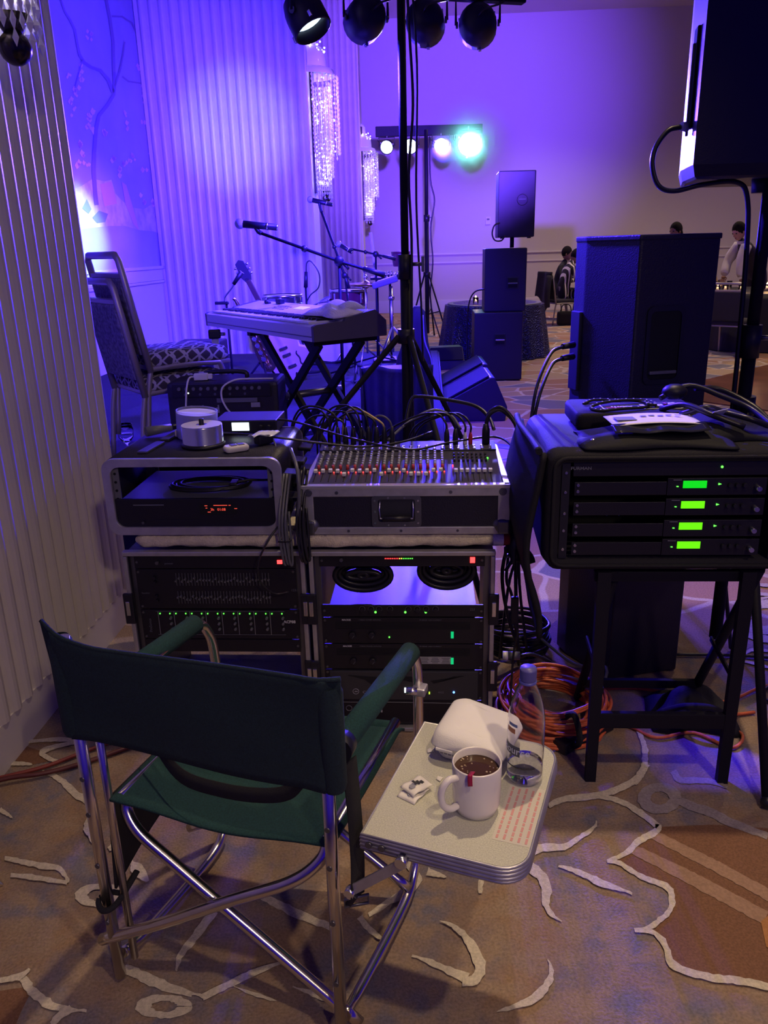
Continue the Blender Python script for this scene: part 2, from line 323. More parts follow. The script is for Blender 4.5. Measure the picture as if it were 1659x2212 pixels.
# carpet and wallpaper motifs, metres: carpet (x, y) on the floor; wallpaper (along the wall, height)
RIB = [[[[0.675,1.656],[0.672,1.649],[0.67,1.643],[0.67,1.642],[0.666,1.638],[0.655,1.631],[0.639,1.622],[0.622,1.613],[0.607,1.603],[0.595,1.591],[0.586,1.58],[0.578,1.571],[0.57,1.564],[0.559,1.557],[0.546,1.55],[0.532,1.544],[0.518,1.538]],[[0.69,1.654],[0.688,1.648],[0.686,1.641],[0.68,1.63],[0.67,1.619],[0.657,1.61],[0.64,1.601],[0.624,1.592],[0.611,1.583],[0.602,1.576],[0.594,1.567],[0.584,1.558],[0.573,1.549],[0.559,1.542],[0.545,1.536],[0.531,1.531],[0.518,1.526]]],[[[0.516,1.526],[0.523,1.524],[0.529,1.523],[0.536,1.521],[0.542,1.517],[0.549,1.51],[0.555,1.5],[0.563,1.49],[0.571,1.48],[0.58,1.473],[0.59,1.466],[0.599,1.459],[0.607,1.454],[0.614,1.449],[0.62,1.445],[0.624,1.442],[0.626,1.438],[0.627,1.433],[0.627,1.427],[0.626,1.42],[0.624,1.413],[0.622,1.405],[0.619,1.397],[0.615,1.39],[0.611,1.383],[0.604,1.376],[0.596,1.369],[0.586,1.363],[0.578,1.356],[0.57,1.351],[0.563,1.346],[0.557,1.342],[0.55,1.339],[0.544,1.337],[0.537,1.335],[0.529,1.334],[0.522,1.333]],[[0.52,1.538],[0.527,1.537],[0.534,1.536],[0.542,1.534],[0.55,1.53],[0.558,1.522],[0.566,1.512],[0.573,1.503],[0.581,1.494],[0.59,1.487],[0.599,1.481],[0.609,1.475],[0.617,1.47],[0.624,1.466],[0.631,1.462],[0.637,1.458],[0.641,1.452],[0.644,1.443],[0.644,1.434],[0.642,1.424],[0.64,1.415],[0.637,1.405],[0.632,1.394],[0.627,1.384],[0.619,1.374],[0.61,1.365],[0.6,1.357],[0.59,1.35],[0.581,1.344],[0.573,1.339],[0.566,1.334],[0.558,1.33],[0.55,1.327],[0.542,1.324],[0.535,1.323],[0.527,1.322],[0.52,1.321]]],[[[0.519,1.322],[0.528,1.321],[0.538,1.32],[0.546,1.319],[0.553,1.317],[0.557,1.313],[0.561,1.308],[0.563,1.302],[0.565,1.296],[0.566,1.29],[0.565,1.282],[0.565,1.274],[0.564,1.266],[0.563,1.259],[0.562,1.252],[0.561,1.244],[0.563,1.236],[0.568,1.229],[0.574,1.223],[0.582,1.218],[0.591,1.213],[0.601,1.209],[0.612,1.205],[0.625,1.201],[0.638,1.198],[0.651,1.195],[0.665,1.193],[0.679,1.191],[0.693,1.188],[0.708,1.185],[0.722,1.18],[0.737,1.175],[0.752,1.17]],[[0.522,1.331],[0.532,1.331],[0.542,1.331],[0.551,1.331],[0.56,1.329],[0.566,1.324],[0.571,1.318],[0.575,1.312],[0.578,1.304],[0.579,1.296],[0.58,1.287],[0.579,1.278],[0.579,1.271],[0.579,1.263],[0.578,1.257],[0.578,1.253],[0.579,1.249],[0.583,1.244],[0.588,1.239],[0.594,1.235],[0.602,1.23],[0.612,1.226],[0.623,1.222],[0.635,1.218],[0.647,1.215],[0.66,1.213],[0.674,1.21],[0.688,1.208],[0.703,1.205],[0.718,1.201],[0.733,1.196],[0.748,1.191],[0.763,1.186]]],[[[0.726,1.907],[0.715,1.891],[0.704,1.875],[0.694,1.862],[0.683,1.849],[0.67,1.838],[0.654,1.827],[0.638,1.816],[0.621,1.807],[0.605,1.8],[0.589,1.793],[0.573,1.788],[0.557,1.783],[0.539,1.78],[0.521,1.778],[0.503,1.777],[0.488,1.775],[0.477,1.774],[0.47,1.772],[0.463,1.77],[0.454,1.767],[0.445,1.762],[0.435,1.755],[0.426,1.748],[0.417,1.742]],[[0.738,1.891],[0.727,1.875],[0.716,1.859],[0.704,1.842],[0.689,1.827],[0.673,1.813],[0.656,1.801],[0.638,1.79],[0.621,1.781],[0.604,1.773],[0.587,1.766],[0.57,1.76],[0.553,1.756],[0.534,1.753],[0.515,1.751],[0.498,1.75],[0.483,1.749],[0.473,1.748],[0.467,1.747],[0.461,1.746],[0.455,1.744],[0.447,1.74],[0.438,1.735],[0.429,1.729],[0.42,1.723]]],[[[0.754,2.146],[0.754,2.12],[0.754,2.094],[0.753,2.07],[0.753,2.048],[0.751,2.028],[0.749,2.011],[0.746,1.995],[0.743,1.98],[0.74,1.968],[0.737,1.958],[0.734,1.947],[0.73,1.935],[0.725,1.921],[0.72,1.906],[0.714,1.892],[0.707,1.879],[0.699,1.866],[0.688,1.853],[0.677,1.838],[0.665,1.824]],[[0.76,2.151],[0.762,2.126],[0.763,2.101],[0.765,2.077],[0.765,2.056],[0.765,2.036],[0.764,2.018],[0.763,2.002],[0.761,1.986],[0.759,1.972],[0.757,1.959],[0.753,1.947],[0.748,1.934],[0.743,1.919],[0.738,1.902],[0.73,1.885],[0.721,1.867],[0.71,1.85],[0.698,1.834],[0.686,1.82],[0.675,1.806]]],[[[0.551,1.76],[0.565,1.755],[0.578,1.751],[0.591,1.746],[0.603,1.739],[0.613,1.729],[0.624,1.718],[0.633,1.705],[0.641,1.694],[0.647,1.685],[0.653,1.675],[0.657,1.667],[0.661,1.659],[0.664,1.652],[0.667,1.647],[0.669,1.642],[0.671,1.637]],[[0.558,1.779],[0.572,1.774],[0.586,1.77],[0.6,1.765],[0.613,1.758],[0.625,1.748],[0.637,1.737],[0.647,1.724],[0.655,1.713],[0.662,1.703],[0.668,1.693],[0.673,1.684],[0.677,1.676],[0.68,1.67],[0.683,1.664],[0.685,1.659],[0.688,1.654]]],[[[0.527,1.673],[0.524,1.667],[0.521,1.661],[0.518,1.656],[0.512,1.65],[0.503,1.643],[0.49,1.634],[0.476,1.625],[0.463,1.617],[0.452,1.609],[0.441,1.602],[0.431,1.596],[0.422,1.593],[0.413,1.593],[0.402,1.594],[0.389,1.597],[0.375,1.596],[0.36,1.592],[0.344,1.586],[0.329,1.578],[0.315,1.57],[0.303,1.562],[0.292,1.553],[0.283,1.546],[0.275,1.54],[0.265,1.536],[0.253,1.532],[0.242,1.528],[0.231,1.522],[0.222,1.515],[0.215,1.507],[0.209,1.499],[0.204,1.489],[0.2,1.477],[0.198,1.465],[0.196,1.453],[0.194,1.441]],[[0.531,1.671],[0.529,1.665],[0.527,1.658],[0.523,1.65],[0.516,1.641],[0.505,1.631],[0.493,1.621],[0.479,1.611],[0.466,1.602],[0.456,1.593],[0.445,1.584],[0.433,1.576],[0.421,1.57],[0.408,1.568],[0.395,1.569],[0.384,1.569],[0.373,1.568],[0.361,1.563],[0.347,1.556],[0.332,1.55],[0.32,1.543],[0.309,1.537],[0.3,1.531],[0.29,1.524],[0.279,1.517],[0.266,1.513],[0.255,1.509],[0.244,1.506],[0.236,1.503],[0.229,1.499],[0.224,1.494],[0.219,1.488],[0.215,1.482],[0.212,1.473],[0.209,1.463],[0.207,1.451],[0.204,1.44]]],[[[0.291,1.535],[0.297,1.528],[0.304,1.521],[0.31,1.515],[0.316,1.508],[0.323,1.5],[0.329,1.492],[0.335,1.484],[0.339,1.477],[0.341,1.47],[0.342,1.463],[0.343,1.455],[0.343,1.447],[0.342,1.439],[0.339,1.428],[0.336,1.416],[0.335,1.404],[0.337,1.393],[0.339,1.384],[0.343,1.377],[0.347,1.371],[0.352,1.366],[0.357,1.361],[0.362,1.358],[0.367,1.354]],[[0.311,1.565],[0.317,1.558],[0.324,1.551],[0.33,1.543],[0.337,1.535],[0.343,1.527],[0.35,1.518],[0.357,1.508],[0.362,1.497],[0.365,1.485],[0.367,1.474],[0.367,1.462],[0.367,1.449],[0.363,1.436],[0.358,1.424],[0.354,1.414],[0.352,1.406],[0.351,1.4],[0.352,1.393],[0.354,1.386],[0.356,1.379],[0.358,1.373],[0.362,1.368],[0.366,1.363],[0.37,1.357]]],[[[0.395,1.515],[0.403,1.511],[0.41,1.507],[0.418,1.502],[0.426,1.497],[0.434,1.491],[0.444,1.483],[0.453,1.475],[0.462,1.467],[0.469,1.46],[0.476,1.454],[0.484,1.45],[0.491,1.446],[0.499,1.443],[0.506,1.44],[0.513,1.439],[0.519,1.437],[0.526,1.434],[0.532,1.431],[0.538,1.428],[0.545,1.425]],[[0.399,1.523],[0.407,1.521],[0.415,1.518],[0.424,1.515],[0.433,1.511],[0.443,1.506],[0.454,1.499],[0.464,1.492],[0.473,1.486],[0.482,1.48],[0.49,1.475],[0.496,1.469],[0.502,1.464],[0.508,1.46],[0.514,1.456],[0.52,1.452],[0.526,1.448],[0.532,1.444],[0.537,1.439],[0.542,1.435],[0.548,1.43]]],[[[0.1,1.364],[0.107,1.359],[0.115,1.354],[0.122,1.349],[0.128,1.342],[0.135,1.333],[0.141,1.323],[0.147,1.312],[0.152,1.301],[0.155,1.291],[0.158,1.28],[0.159,1.27],[0.16,1.26],[0.162,1.252],[0.163,1.246],[0.163,1.241],[0.163,1.237],[0.162,1.234],[0.16,1.231],[0.157,1.228],[0.154,1.225],[0.151,1.224],[0.147,1.223],[0.14,1.222],[0.134,1.221]],[[0.101,1.367],[0.11,1.364],[0.118,1.362],[0.127,1.358],[0.135,1.353],[0.144,1.345],[0.153,1.335],[0.161,1.324],[0.168,1.314],[0.174,1.302],[0.179,1.291],[0.182,1.279],[0.185,1.269],[0.187,1.26],[0.187,1.25],[0.186,1.241],[0.184,1.231],[0.18,1.223],[0.175,1.215],[0.169,1.209],[0.162,1.204],[0.154,1.202],[0.147,1.201],[0.14,1.201],[0.134,1.2]]],[[[0.152,1.232],[0.142,1.236],[0.132,1.24],[0.122,1.244],[0.113,1.249],[0.103,1.253],[0.093,1.258],[0.083,1.264],[0.073,1.268],[0.064,1.272],[0.055,1.276],[0.046,1.279],[0.037,1.282]],[[0.14,1.208],[0.131,1.214],[0.123,1.22],[0.114,1.226],[0.104,1.232],[0.095,1.238],[0.086,1.245],[0.077,1.251],[0.068,1.257],[0.06,1.262],[0.051,1.267],[0.043,1.271],[0.035,1.276]]],[[[0.317,1.26],[0.317,1.251],[0.317,1.241],[0.316,1.233],[0.314,1.226],[0.31,1.219],[0.304,1.211],[0.297,1.204],[0.291,1.198],[0.284,1.192],[0.277,1.187],[0.27,1.181],[0.263,1.176],[0.256,1.171],[0.247,1.167],[0.238,1.163],[0.229,1.159],[0.221,1.156],[0.212,1.153],[0.204,1.15],[0.195,1.146]],[[0.32,1.261],[0.322,1.252],[0.323,1.243],[0.324,1.234],[0.323,1.224],[0.32,1.214],[0.314,1.204],[0.308,1.194],[0.301,1.185],[0.294,1.177],[0.287,1.17],[0.278,1.165],[0.269,1.16],[0.259,1.156],[0.25,1.153],[0.24,1.151],[0.231,1.149],[0.222,1.147],[0.213,1.145],[0.204,1.144],[0.196,1.143]]],[[[0.078,1.5],[0.084,1.499],[0.091,1.497],[0.097,1.495],[0.103,1.494],[0.109,1.493],[0.114,1.493],[0.12,1.492],[0.125,1.492]],[[0.085,1.526],[0.091,1.522],[0.097,1.518],[0.103,1.514],[0.108,1.51],[0.113,1.506],[0.117,1.502],[0.122,1.499],[0.126,1.495]]],[[[-0.327,1.452],[-0.31,1.441],[-0.293,1.43],[-0.277,1.419],[-0.26,1.408],[-0.243,1.397],[-0.225,1.386],[-0.207,1.377],[-0.19,1.369],[-0.175,1.361],[-0.161,1.355],[-0.147,1.35],[-0.134,1.344]],[[-0.322,1.469],[-0.305,1.459],[-0.288,1.449],[-0.271,1.439],[-0.254,1.43],[-0.237,1.42],[-0.218,1.41],[-0.201,1.399],[-0.185,1.39],[-0.17,1.381],[-0.156,1.374],[-0.143,1.367],[-0.129,1.36]]],[[[-0.084,1.376],[-0.079,1.369],[-0.074,1.361],[-0.069,1.353],[-0.063,1.345],[-0.055,1.337],[-0.047,1.33],[-0.039,1.323],[-0.031,1.317]],[[-0.072,1.387],[-0.067,1.379],[-0.063,1.371],[-0.058,1.364],[-0.053,1.357],[-0.047,1.349],[-0.04,1.34],[-0.033,1.332],[-0.026,1.324]]],[[[0.007,1.579],[0.013,1.567],[0.019,1.555],[0.025,1.544],[0.03,1.532],[0.037,1.519],[0.043,1.506],[0.046,1.496],[0.046,1.491],[0.044,1.487],[0.036,1.479],[0.027,1.469],[0.018,1.46],[0.011,1.453],[0.003,1.447],[-0.006,1.44],[-0.016,1.433],[-0.027,1.423],[-0.039,1.413],[-0.05,1.403],[-0.061,1.393]],[[0.017,1.591],[0.024,1.58],[0.032,1.569],[0.039,1.558],[0.045,1.546],[0.052,1.534],[0.06,1.521],[0.066,1.505],[0.068,1.486],[0.061,1.469],[0.051,1.455],[0.04,1.446],[0.03,1.438],[0.02,1.431],[0.011,1.426],[0.001,1.421],[-0.009,1.415],[-0.019,1.408],[-0.031,1.399],[-0.043,1.39],[-0.055,1.382]]],[[[-0.65,1.567],[-0.643,1.558],[-0.637,1.55],[-0.632,1.542],[-0.627,1.534],[-0.619,1.528],[-0.609,1.52],[-0.599,1.511],[-0.588,1.502]],[[-0.648,1.574],[-0.64,1.572],[-0.633,1.57],[-0.624,1.567],[-0.613,1.56],[-0.605,1.547],[-0.597,1.534],[-0.59,1.521],[-0.583,1.508]]],[[[-0.567,1.252],[-0.548,1.244],[-0.529,1.237],[-0.51,1.229],[-0.488,1.221],[-0.464,1.213],[-0.439,1.205],[-0.413,1.198],[-0.388,1.19]],[[-0.566,1.276],[-0.547,1.267],[-0.528,1.258],[-0.508,1.249],[-0.487,1.239],[-0.464,1.228],[-0.438,1.217],[-0.413,1.206],[-0.388,1.196]]],[[[-0.418,1.418],[-0.424,1.401],[-0.431,1.383],[-0.437,1.366],[-0.443,1.351],[-0.449,1.337],[-0.455,1.324],[-0.46,1.31],[-0.463,1.297],[-0.464,1.285],[-0.463,1.275],[-0.461,1.266],[-0.46,1.256]],[[-0.399,1.404],[-0.406,1.387],[-0.413,1.37],[-0.42,1.353],[-0.427,1.338],[-0.433,1.324],[-0.44,1.311],[-0.446,1.3],[-0.451,1.29],[-0.453,1.281],[-0.454,1.272],[-0.454,1.264],[-0.454,1.255]]],[[[-0.241,1.271],[-0.253,1.268],[-0.264,1.264],[-0.275,1.261],[-0.287,1.257],[-0.299,1.252],[-0.311,1.247],[-0.323,1.24],[-0.335,1.233],[-0.349,1.225],[-0.363,1.216],[-0.378,1.207],[-0.392,1.198]],[[-0.238,1.265],[-0.249,1.259],[-0.26,1.255],[-0.27,1.249],[-0.281,1.244],[-0.292,1.237],[-0.302,1.231],[-0.314,1.225],[-0.326,1.218],[-0.34,1.21],[-0.355,1.202],[-0.369,1.193],[-0.384,1.185]]],[[[-0.339,1.219],[-0.327,1.213],[-0.315,1.207],[-0.303,1.2],[-0.291,1.194],[-0.278,1.19],[-0.265,1.186],[-0.252,1.182],[-0.239,1.179]],[[-0.339,1.222],[-0.327,1.217],[-0.314,1.212],[-0.302,1.208],[-0.29,1.203],[-0.277,1.198],[-0.264,1.192],[-0.251,1.187],[-0.238,1.181]]],[[[-0.211,1.21],[-0.2,1.205],[-0.189,1.199],[-0.179,1.194],[-0.17,1.189],[-0.163,1.185],[-0.156,1.182],[-0.149,1.179],[-0.142,1.175]],[[-0.21,1.213],[-0.199,1.21],[-0.188,1.208],[-0.177,1.205],[-0.167,1.202],[-0.158,1.197],[-0.151,1.193],[-0.145,1.188],[-0.139,1.184]]],[[[-1.12,1.97],[-1.113,1.969],[-1.105,1.969],[-1.097,1.968],[-1.089,1.968],[-1.081,1.968],[-1.073,1.968],[-1.064,1.968],[-1.055,1.968]],[[-1.13,1.992],[-1.122,1.991],[-1.114,1.99],[-1.106,1.989],[-1.097,1.988],[-1.088,1.986],[-1.079,1.983],[-1.069,1.981],[-1.06,1.979]]],[[[-0.959,2.086],[-0.972,2.083],[-0.985,2.08],[-0.998,2.078],[-1.01,2.074],[-1.021,2.071],[-1.032,2.067],[-1.042,2.063],[-1.049,2.059],[-1.055,2.055],[-1.059,2.049],[-1.06,2.041],[-1.058,2.03],[-1.052,2.017],[-1.044,2.009],[-1.037,2.003],[-1.029,1.997],[-1.019,1.991],[-1.007,1.983],[-0.995,1.976],[-0.983,1.969]],[[-0.952,2.071],[-0.964,2.067],[-0.977,2.063],[-0.989,2.058],[-1.0,2.054],[-1.01,2.049],[-1.019,2.044],[-1.027,2.038],[-1.033,2.033],[-1.036,2.029],[-1.038,2.024],[-1.039,2.023],[-1.04,2.025],[-1.042,2.028],[-1.041,2.028],[-1.037,2.024],[-1.03,2.018],[-1.021,2.011],[-1.009,2.003],[-0.996,1.995],[-0.984,1.987]]],[[[-1.12,2.078],[-1.103,2.079],[-1.084,2.081],[-1.067,2.082],[-1.051,2.082],[-1.037,2.082],[-1.026,2.082],[-1.016,2.083],[-1.005,2.083],[-0.993,2.081],[-0.98,2.078],[-0.966,2.074],[-0.953,2.07]],[[-1.127,2.093],[-1.11,2.096],[-1.093,2.098],[-1.076,2.101],[-1.06,2.103],[-1.047,2.105],[-1.036,2.107],[-1.025,2.107],[-1.012,2.105],[-0.999,2.102],[-0.985,2.097],[-0.971,2.092],[-0.957,2.087]]],[[[-1.013,1.934],[-1.001,1.927],[-0.989,1.92],[-0.977,1.913],[-0.966,1.905],[-0.955,1.896],[-0.944,1.886],[-0.932,1.875],[-0.921,1.865],[-0.911,1.854],[-0.899,1.842],[-0.888,1.829],[-0.875,1.817],[-0.862,1.807],[-0.85,1.8],[-0.838,1.793],[-0.827,1.786]],[[-1.015,1.946],[-1.003,1.941],[-0.992,1.937],[-0.98,1.931],[-0.967,1.924],[-0.954,1.916],[-0.942,1.907],[-0.929,1.897],[-0.916,1.887],[-0.904,1.875],[-0.892,1.863],[-0.881,1.852],[-0.872,1.843],[-0.862,1.836],[-0.851,1.83],[-0.84,1.824],[-0.828,1.817]]],[[[-0.964,1.586],[-0.952,1.582],[-0.939,1.578],[-0.926,1.574],[-0.913,1.57],[-0.9,1.566],[-0.886,1.562],[-0.872,1.558],[-0.859,1.554],[-0.847,1.552],[-0.837,1.551],[-0.828,1.55],[-0.821,1.548],[-0.814,1.544],[-0.808,1.539],[-0.802,1.533],[-0.796,1.527],[-0.792,1.522],[-0.789,1.517],[-0.785,1.511],[-0.781,1.505]],[[-0.969,1.602],[-0.956,1.598],[-0.944,1.595],[-0.931,1.591],[-0.918,1.588],[-0.905,1.584],[-0.891,1.581],[-0.877,1.577],[-0.865,1.575],[-0.854,1.573],[-0.844,1.572],[-0.833,1.57],[-0.822,1.566],[-0.812,1.559],[-0.803,1.551],[-0.795,1.542],[-0.789,1.535],[-0.784,1.527],[-0.78,1.52],[-0.777,1.514],[-0.774,1.507]]],[[[-0.779,1.512],[-0.79,1.515],[-0.8,1.517],[-0.811,1.52],[-0.823,1.523],[-0.835,1.527],[-0.848,1.53],[-0.861,1.533],[-0.875,1.536],[-0.888,1.538],[-0.901,1.54],[-0.915,1.542],[-0.928,1.544]],[[-0.776,1.5],[-0.786,1.502],[-0.797,1.504],[-0.807,1.506],[-0.819,1.508],[-0.831,1.51],[-0.843,1.513],[-0.856,1.516],[-0.869,1.519],[-0.882,1.522],[-0.896,1.524],[-0.909,1.526],[-0.922,1.529]]],[[[-0.646,1.573],[-0.644,1.564],[-0.642,1.555],[-0.639,1.544],[-0.633,1.532],[-0.622,1.523],[-0.611,1.515],[-0.6,1.508],[-0.59,1.5]],[[-0.643,1.575],[-0.636,1.568],[-0.63,1.561],[-0.624,1.556],[-0.618,1.551],[-0.613,1.543],[-0.604,1.532],[-0.595,1.522],[-0.585,1.511]]],[[[-0.821,1.236],[-0.813,1.236],[-0.805,1.237],[-0.797,1.238],[-0.79,1.239],[-0.784,1.24],[-0.778,1.242],[-0.775,1.245],[-0.772,1.249],[-0.769,1.254],[-0.767,1.258],[-0.766,1.263],[-0.765,1.268]],[[-0.828,1.247],[-0.82,1.248],[-0.813,1.25],[-0.806,1.252],[-0.8,1.254],[-0.795,1.256],[-0.791,1.258],[-0.787,1.26],[-0.783,1.261],[-0.779,1.263],[-0.776,1.266],[-0.773,1.269],[-0.77,1.272]]],[[[-0.78,1.243],[-0.773,1.236],[-0.767,1.229],[-0.759,1.221],[-0.752,1.214],[-0.744,1.208],[-0.736,1.202],[-0.728,1.196],[-0.72,1.191],[-0.712,1.186],[-0.703,1.181],[-0.694,1.177],[-0.684,1.174],[-0.674,1.171],[-0.664,1.169],[-0.653,1.168],[-0.644,1.167],[-0.636,1.167],[-0.628,1.167],[-0.621,1.167],[-0.613,1.167]],[[-0.769,1.255],[-0.762,1.247],[-0.755,1.24],[-0.749,1.234],[-0.743,1.228],[-0.736,1.223],[-0.73,1.218],[-0.723,1.214],[-0.715,1.209],[-0.708,1.204],[-0.7,1.2],[-0.693,1.195],[-0.685,1.191],[-0.676,1.187],[-0.666,1.184],[-0.656,1.181],[-0.647,1.178],[-0.638,1.176],[-0.63,1.174],[-0.622,1.173],[-0.614,1.171]]],[[[-0.653,1.183],[-0.657,1.18],[-0.661,1.176],[-0.665,1.173],[-0.669,1.169],[-0.672,1.163],[-0.675,1.157],[-0.677,1.151],[-0.68,1.146]],[[-0.64,1.168],[-0.644,1.165],[-0.648,1.162],[-0.652,1.159],[-0.655,1.156],[-0.658,1.152],[-0.661,1.147],[-0.664,1.141],[-0.667,1.136]]],[[[-1.062,1.767],[-1.057,1.764],[-1.053,1.762],[-1.048,1.759],[-1.043,1.756],[-1.036,1.752],[-1.028,1.748],[-1.02,1.743],[-1.012,1.739]],[[-1.063,1.786],[-1.058,1.783],[-1.054,1.779],[-1.048,1.775],[-1.042,1.771],[-1.035,1.764],[-1.028,1.757],[-1.02,1.75],[-1.012,1.743]]],[[[-0.709,1.607],[-0.706,1.61],[-0.704,1.613],[-0.701,1.616],[-0.699,1.618],[-0.698,1.623],[-0.697,1.627],[-0.696,1.631],[-0.695,1.635]],[[-0.72,1.62],[-0.718,1.624],[-0.716,1.627],[-0.714,1.631],[-0.712,1.635],[-0.709,1.636],[-0.706,1.638],[-0.703,1.639],[-0.7,1.64]]],[[[-0.813,1.741],[-0.811,1.729],[-0.81,1.717],[-0.808,1.703],[-0.803,1.687],[-0.793,1.672],[-0.783,1.659],[-0.773,1.648],[-0.764,1.637]],[[-0.799,1.738],[-0.795,1.724],[-0.791,1.712],[-0.786,1.701],[-0.782,1.693],[-0.777,1.684],[-0.771,1.672],[-0.763,1.659],[-0.755,1.647]]],[[[-0.571,1.26],[-0.561,1.254],[-0.551,1.248],[-0.541,1.242],[-0.53,1.236],[-0.52,1.23],[-0.509,1.224],[-0.497,1.219],[-0.483,1.214],[-0.467,1.209],[-0.449,1.204],[-0.43,1.198],[-0.412,1.193]],[[-0.569,1.274],[-0.558,1.269],[-0.548,1.264],[-0.538,1.259],[-0.527,1.253],[-0.516,1.248],[-0.506,1.243],[-0.495,1.237],[-0.482,1.23],[-0.466,1.223],[-0.448,1.216],[-0.43,1.208],[-0.411,1.201]]],[[[1.447,2.941],[1.458,2.936],[1.469,2.931],[1.48,2.927],[1.493,2.927],[1.509,2.933],[1.525,2.944],[1.541,2.955],[1.554,2.963],[1.563,2.967],[1.571,2.969],[1.578,2.97],[1.585,2.971]],[[1.455,2.958],[1.467,2.954],[1.478,2.949],[1.489,2.946],[1.501,2.947],[1.515,2.953],[1.53,2.964],[1.546,2.975],[1.561,2.984],[1.572,2.989],[1.58,2.991],[1.587,2.992],[1.595,2.993]]],[[[1.514,3.087],[1.514,3.075],[1.515,3.063],[1.515,3.05],[1.516,3.036],[1.519,3.023],[1.521,3.009],[1.524,2.993],[1.527,2.979]],[[1.522,3.099],[1.526,3.09],[1.529,3.082],[1.532,3.073],[1.535,3.062],[1.536,3.046],[1.537,3.028],[1.537,3.01],[1.538,2.993]]],[[[1.538,3.108],[1.563,3.102],[1.588,3.097],[1.613,3.091],[1.638,3.085]],[[1.553,3.142],[1.579,3.136],[1.604,3.13],[1.629,3.124],[1.655,3.118]]],[[[1.509,3.013],[1.53,3.007],[1.552,3.002],[1.573,2.997],[1.594,2.992]],[[1.524,3.044],[1.545,3.039],[1.567,3.034],[1.588,3.028],[1.61,3.023]]],[[[1.339,2.68],[1.344,2.666],[1.349,2.652],[1.354,2.638],[1.361,2.625],[1.371,2.616],[1.382,2.608],[1.394,2.601],[1.405,2.594]],[[1.356,2.707],[1.365,2.698],[1.373,2.688],[1.381,2.68],[1.39,2.673],[1.4,2.667],[1.412,2.661],[1.424,2.655],[1.436,2.65]]],[[[1.274,2.501],[1.287,2.511],[1.3,2.521],[1.313,2.529],[1.324,2.534],[1.337,2.535],[1.349,2.533],[1.362,2.53],[1.375,2.527]],[[1.276,2.519],[1.29,2.529],[1.303,2.54],[1.318,2.551],[1.333,2.558],[1.347,2.558],[1.36,2.554],[1.372,2.548],[1.384,2.544]]],[[[1.257,2.456],[1.267,2.449],[1.276,2.443],[1.285,2.437],[1.293,2.43],[1.301,2.425],[1.307,2.421],[1.313,2.416],[1.32,2.411]],[[1.268,2.475],[1.278,2.469],[1.288,2.463],[1.297,2.457],[1.306,2.452],[1.313,2.445],[1.318,2.438],[1.324,2.432],[1.329,2.425]]]]
MAU = [[[[0.759,1.729],[0.766,1.722],[0.772,1.715],[0.779,1.708],[0.787,1.702],[0.795,1.697],[0.804,1.692],[0.812,1.688],[0.819,1.682],[0.827,1.675],[0.835,1.666],[0.844,1.656],[0.853,1.647],[0.864,1.639],[0.875,1.631],[0.886,1.623],[0.896,1.616],[0.906,1.609],[0.915,1.603],[0.924,1.597],[0.932,1.592]],[[0.779,1.758],[0.786,1.752],[0.793,1.745],[0.8,1.739],[0.807,1.733],[0.814,1.729],[0.823,1.725],[0.832,1.72],[0.841,1.714],[0.85,1.705],[0.858,1.696],[0.866,1.685],[0.874,1.676],[0.884,1.667],[0.894,1.658],[0.904,1.649],[0.914,1.641],[0.923,1.633],[0.932,1.626],[0.94,1.619],[0.948,1.612]]],[[[0.786,1.861],[0.787,1.851],[0.786,1.84],[0.787,1.828],[0.792,1.818],[0.801,1.813],[0.811,1.812],[0.822,1.812],[0.832,1.811],[0.844,1.812],[0.856,1.812],[0.867,1.812],[0.878,1.81],[0.887,1.805],[0.896,1.799],[0.905,1.792],[0.914,1.785]],[[0.807,1.875],[0.807,1.864],[0.807,1.854],[0.807,1.847],[0.809,1.843],[0.814,1.84],[0.822,1.84],[0.832,1.84],[0.843,1.839],[0.854,1.838],[0.866,1.836],[0.878,1.834],[0.889,1.831],[0.899,1.824],[0.908,1.816],[0.916,1.807],[0.924,1.799]]]]
STR = [[[[0.645,1.607],[0.664,1.588],[0.682,1.57],[0.7,1.552],[0.718,1.534],[0.735,1.516],[0.753,1.497],[0.771,1.479],[0.788,1.46],[0.806,1.441],[0.824,1.422],[0.842,1.402],[0.86,1.383]],[[0.665,1.636],[0.684,1.618],[0.703,1.6],[0.722,1.582],[0.741,1.564],[0.759,1.546],[0.778,1.528],[0.796,1.509],[0.813,1.49],[0.831,1.47],[0.85,1.45],[0.868,1.43],[0.885,1.41]]],[[[0.578,1.56],[0.597,1.542],[0.615,1.525],[0.633,1.508],[0.651,1.49],[0.668,1.473],[0.685,1.455],[0.702,1.437],[0.721,1.419],[0.741,1.399],[0.762,1.378],[0.783,1.357],[0.804,1.337]],[[0.596,1.588],[0.616,1.572],[0.636,1.556],[0.655,1.539],[0.675,1.523],[0.694,1.506],[0.712,1.489],[0.73,1.471],[0.749,1.453],[0.77,1.432],[0.791,1.411],[0.812,1.39],[0.833,1.369]]]]
BRN = [[[0.68,1.647],[0.608,1.589],[0.571,1.555],[0.525,1.53],[0.576,1.487],[0.612,1.462],[0.633,1.445],[0.632,1.414],[0.615,1.378],[0.579,1.35],[0.53,1.326],[0.556,1.322],[0.571,1.3],[0.572,1.268],[0.571,1.242],[0.596,1.222],[0.642,1.207],[0.698,1.197],[0.765,1.176],[0.985,1.628],[0.822,1.65]],[[-0.815,1.22],[-0.786,1.225],[-0.763,1.228],[-0.745,1.21],[-0.746,1.17],[-0.744,1.143],[-0.78,1.144]],[[-1.135,2.003],[-1.122,2.072],[-1.049,2.037],[-1.045,2.018],[-1.008,1.991],[-1.058,1.975]]]
RST = [[[0.802,1.343],[0.868,1.388],[0.804,1.256],[0.783,1.278]]]
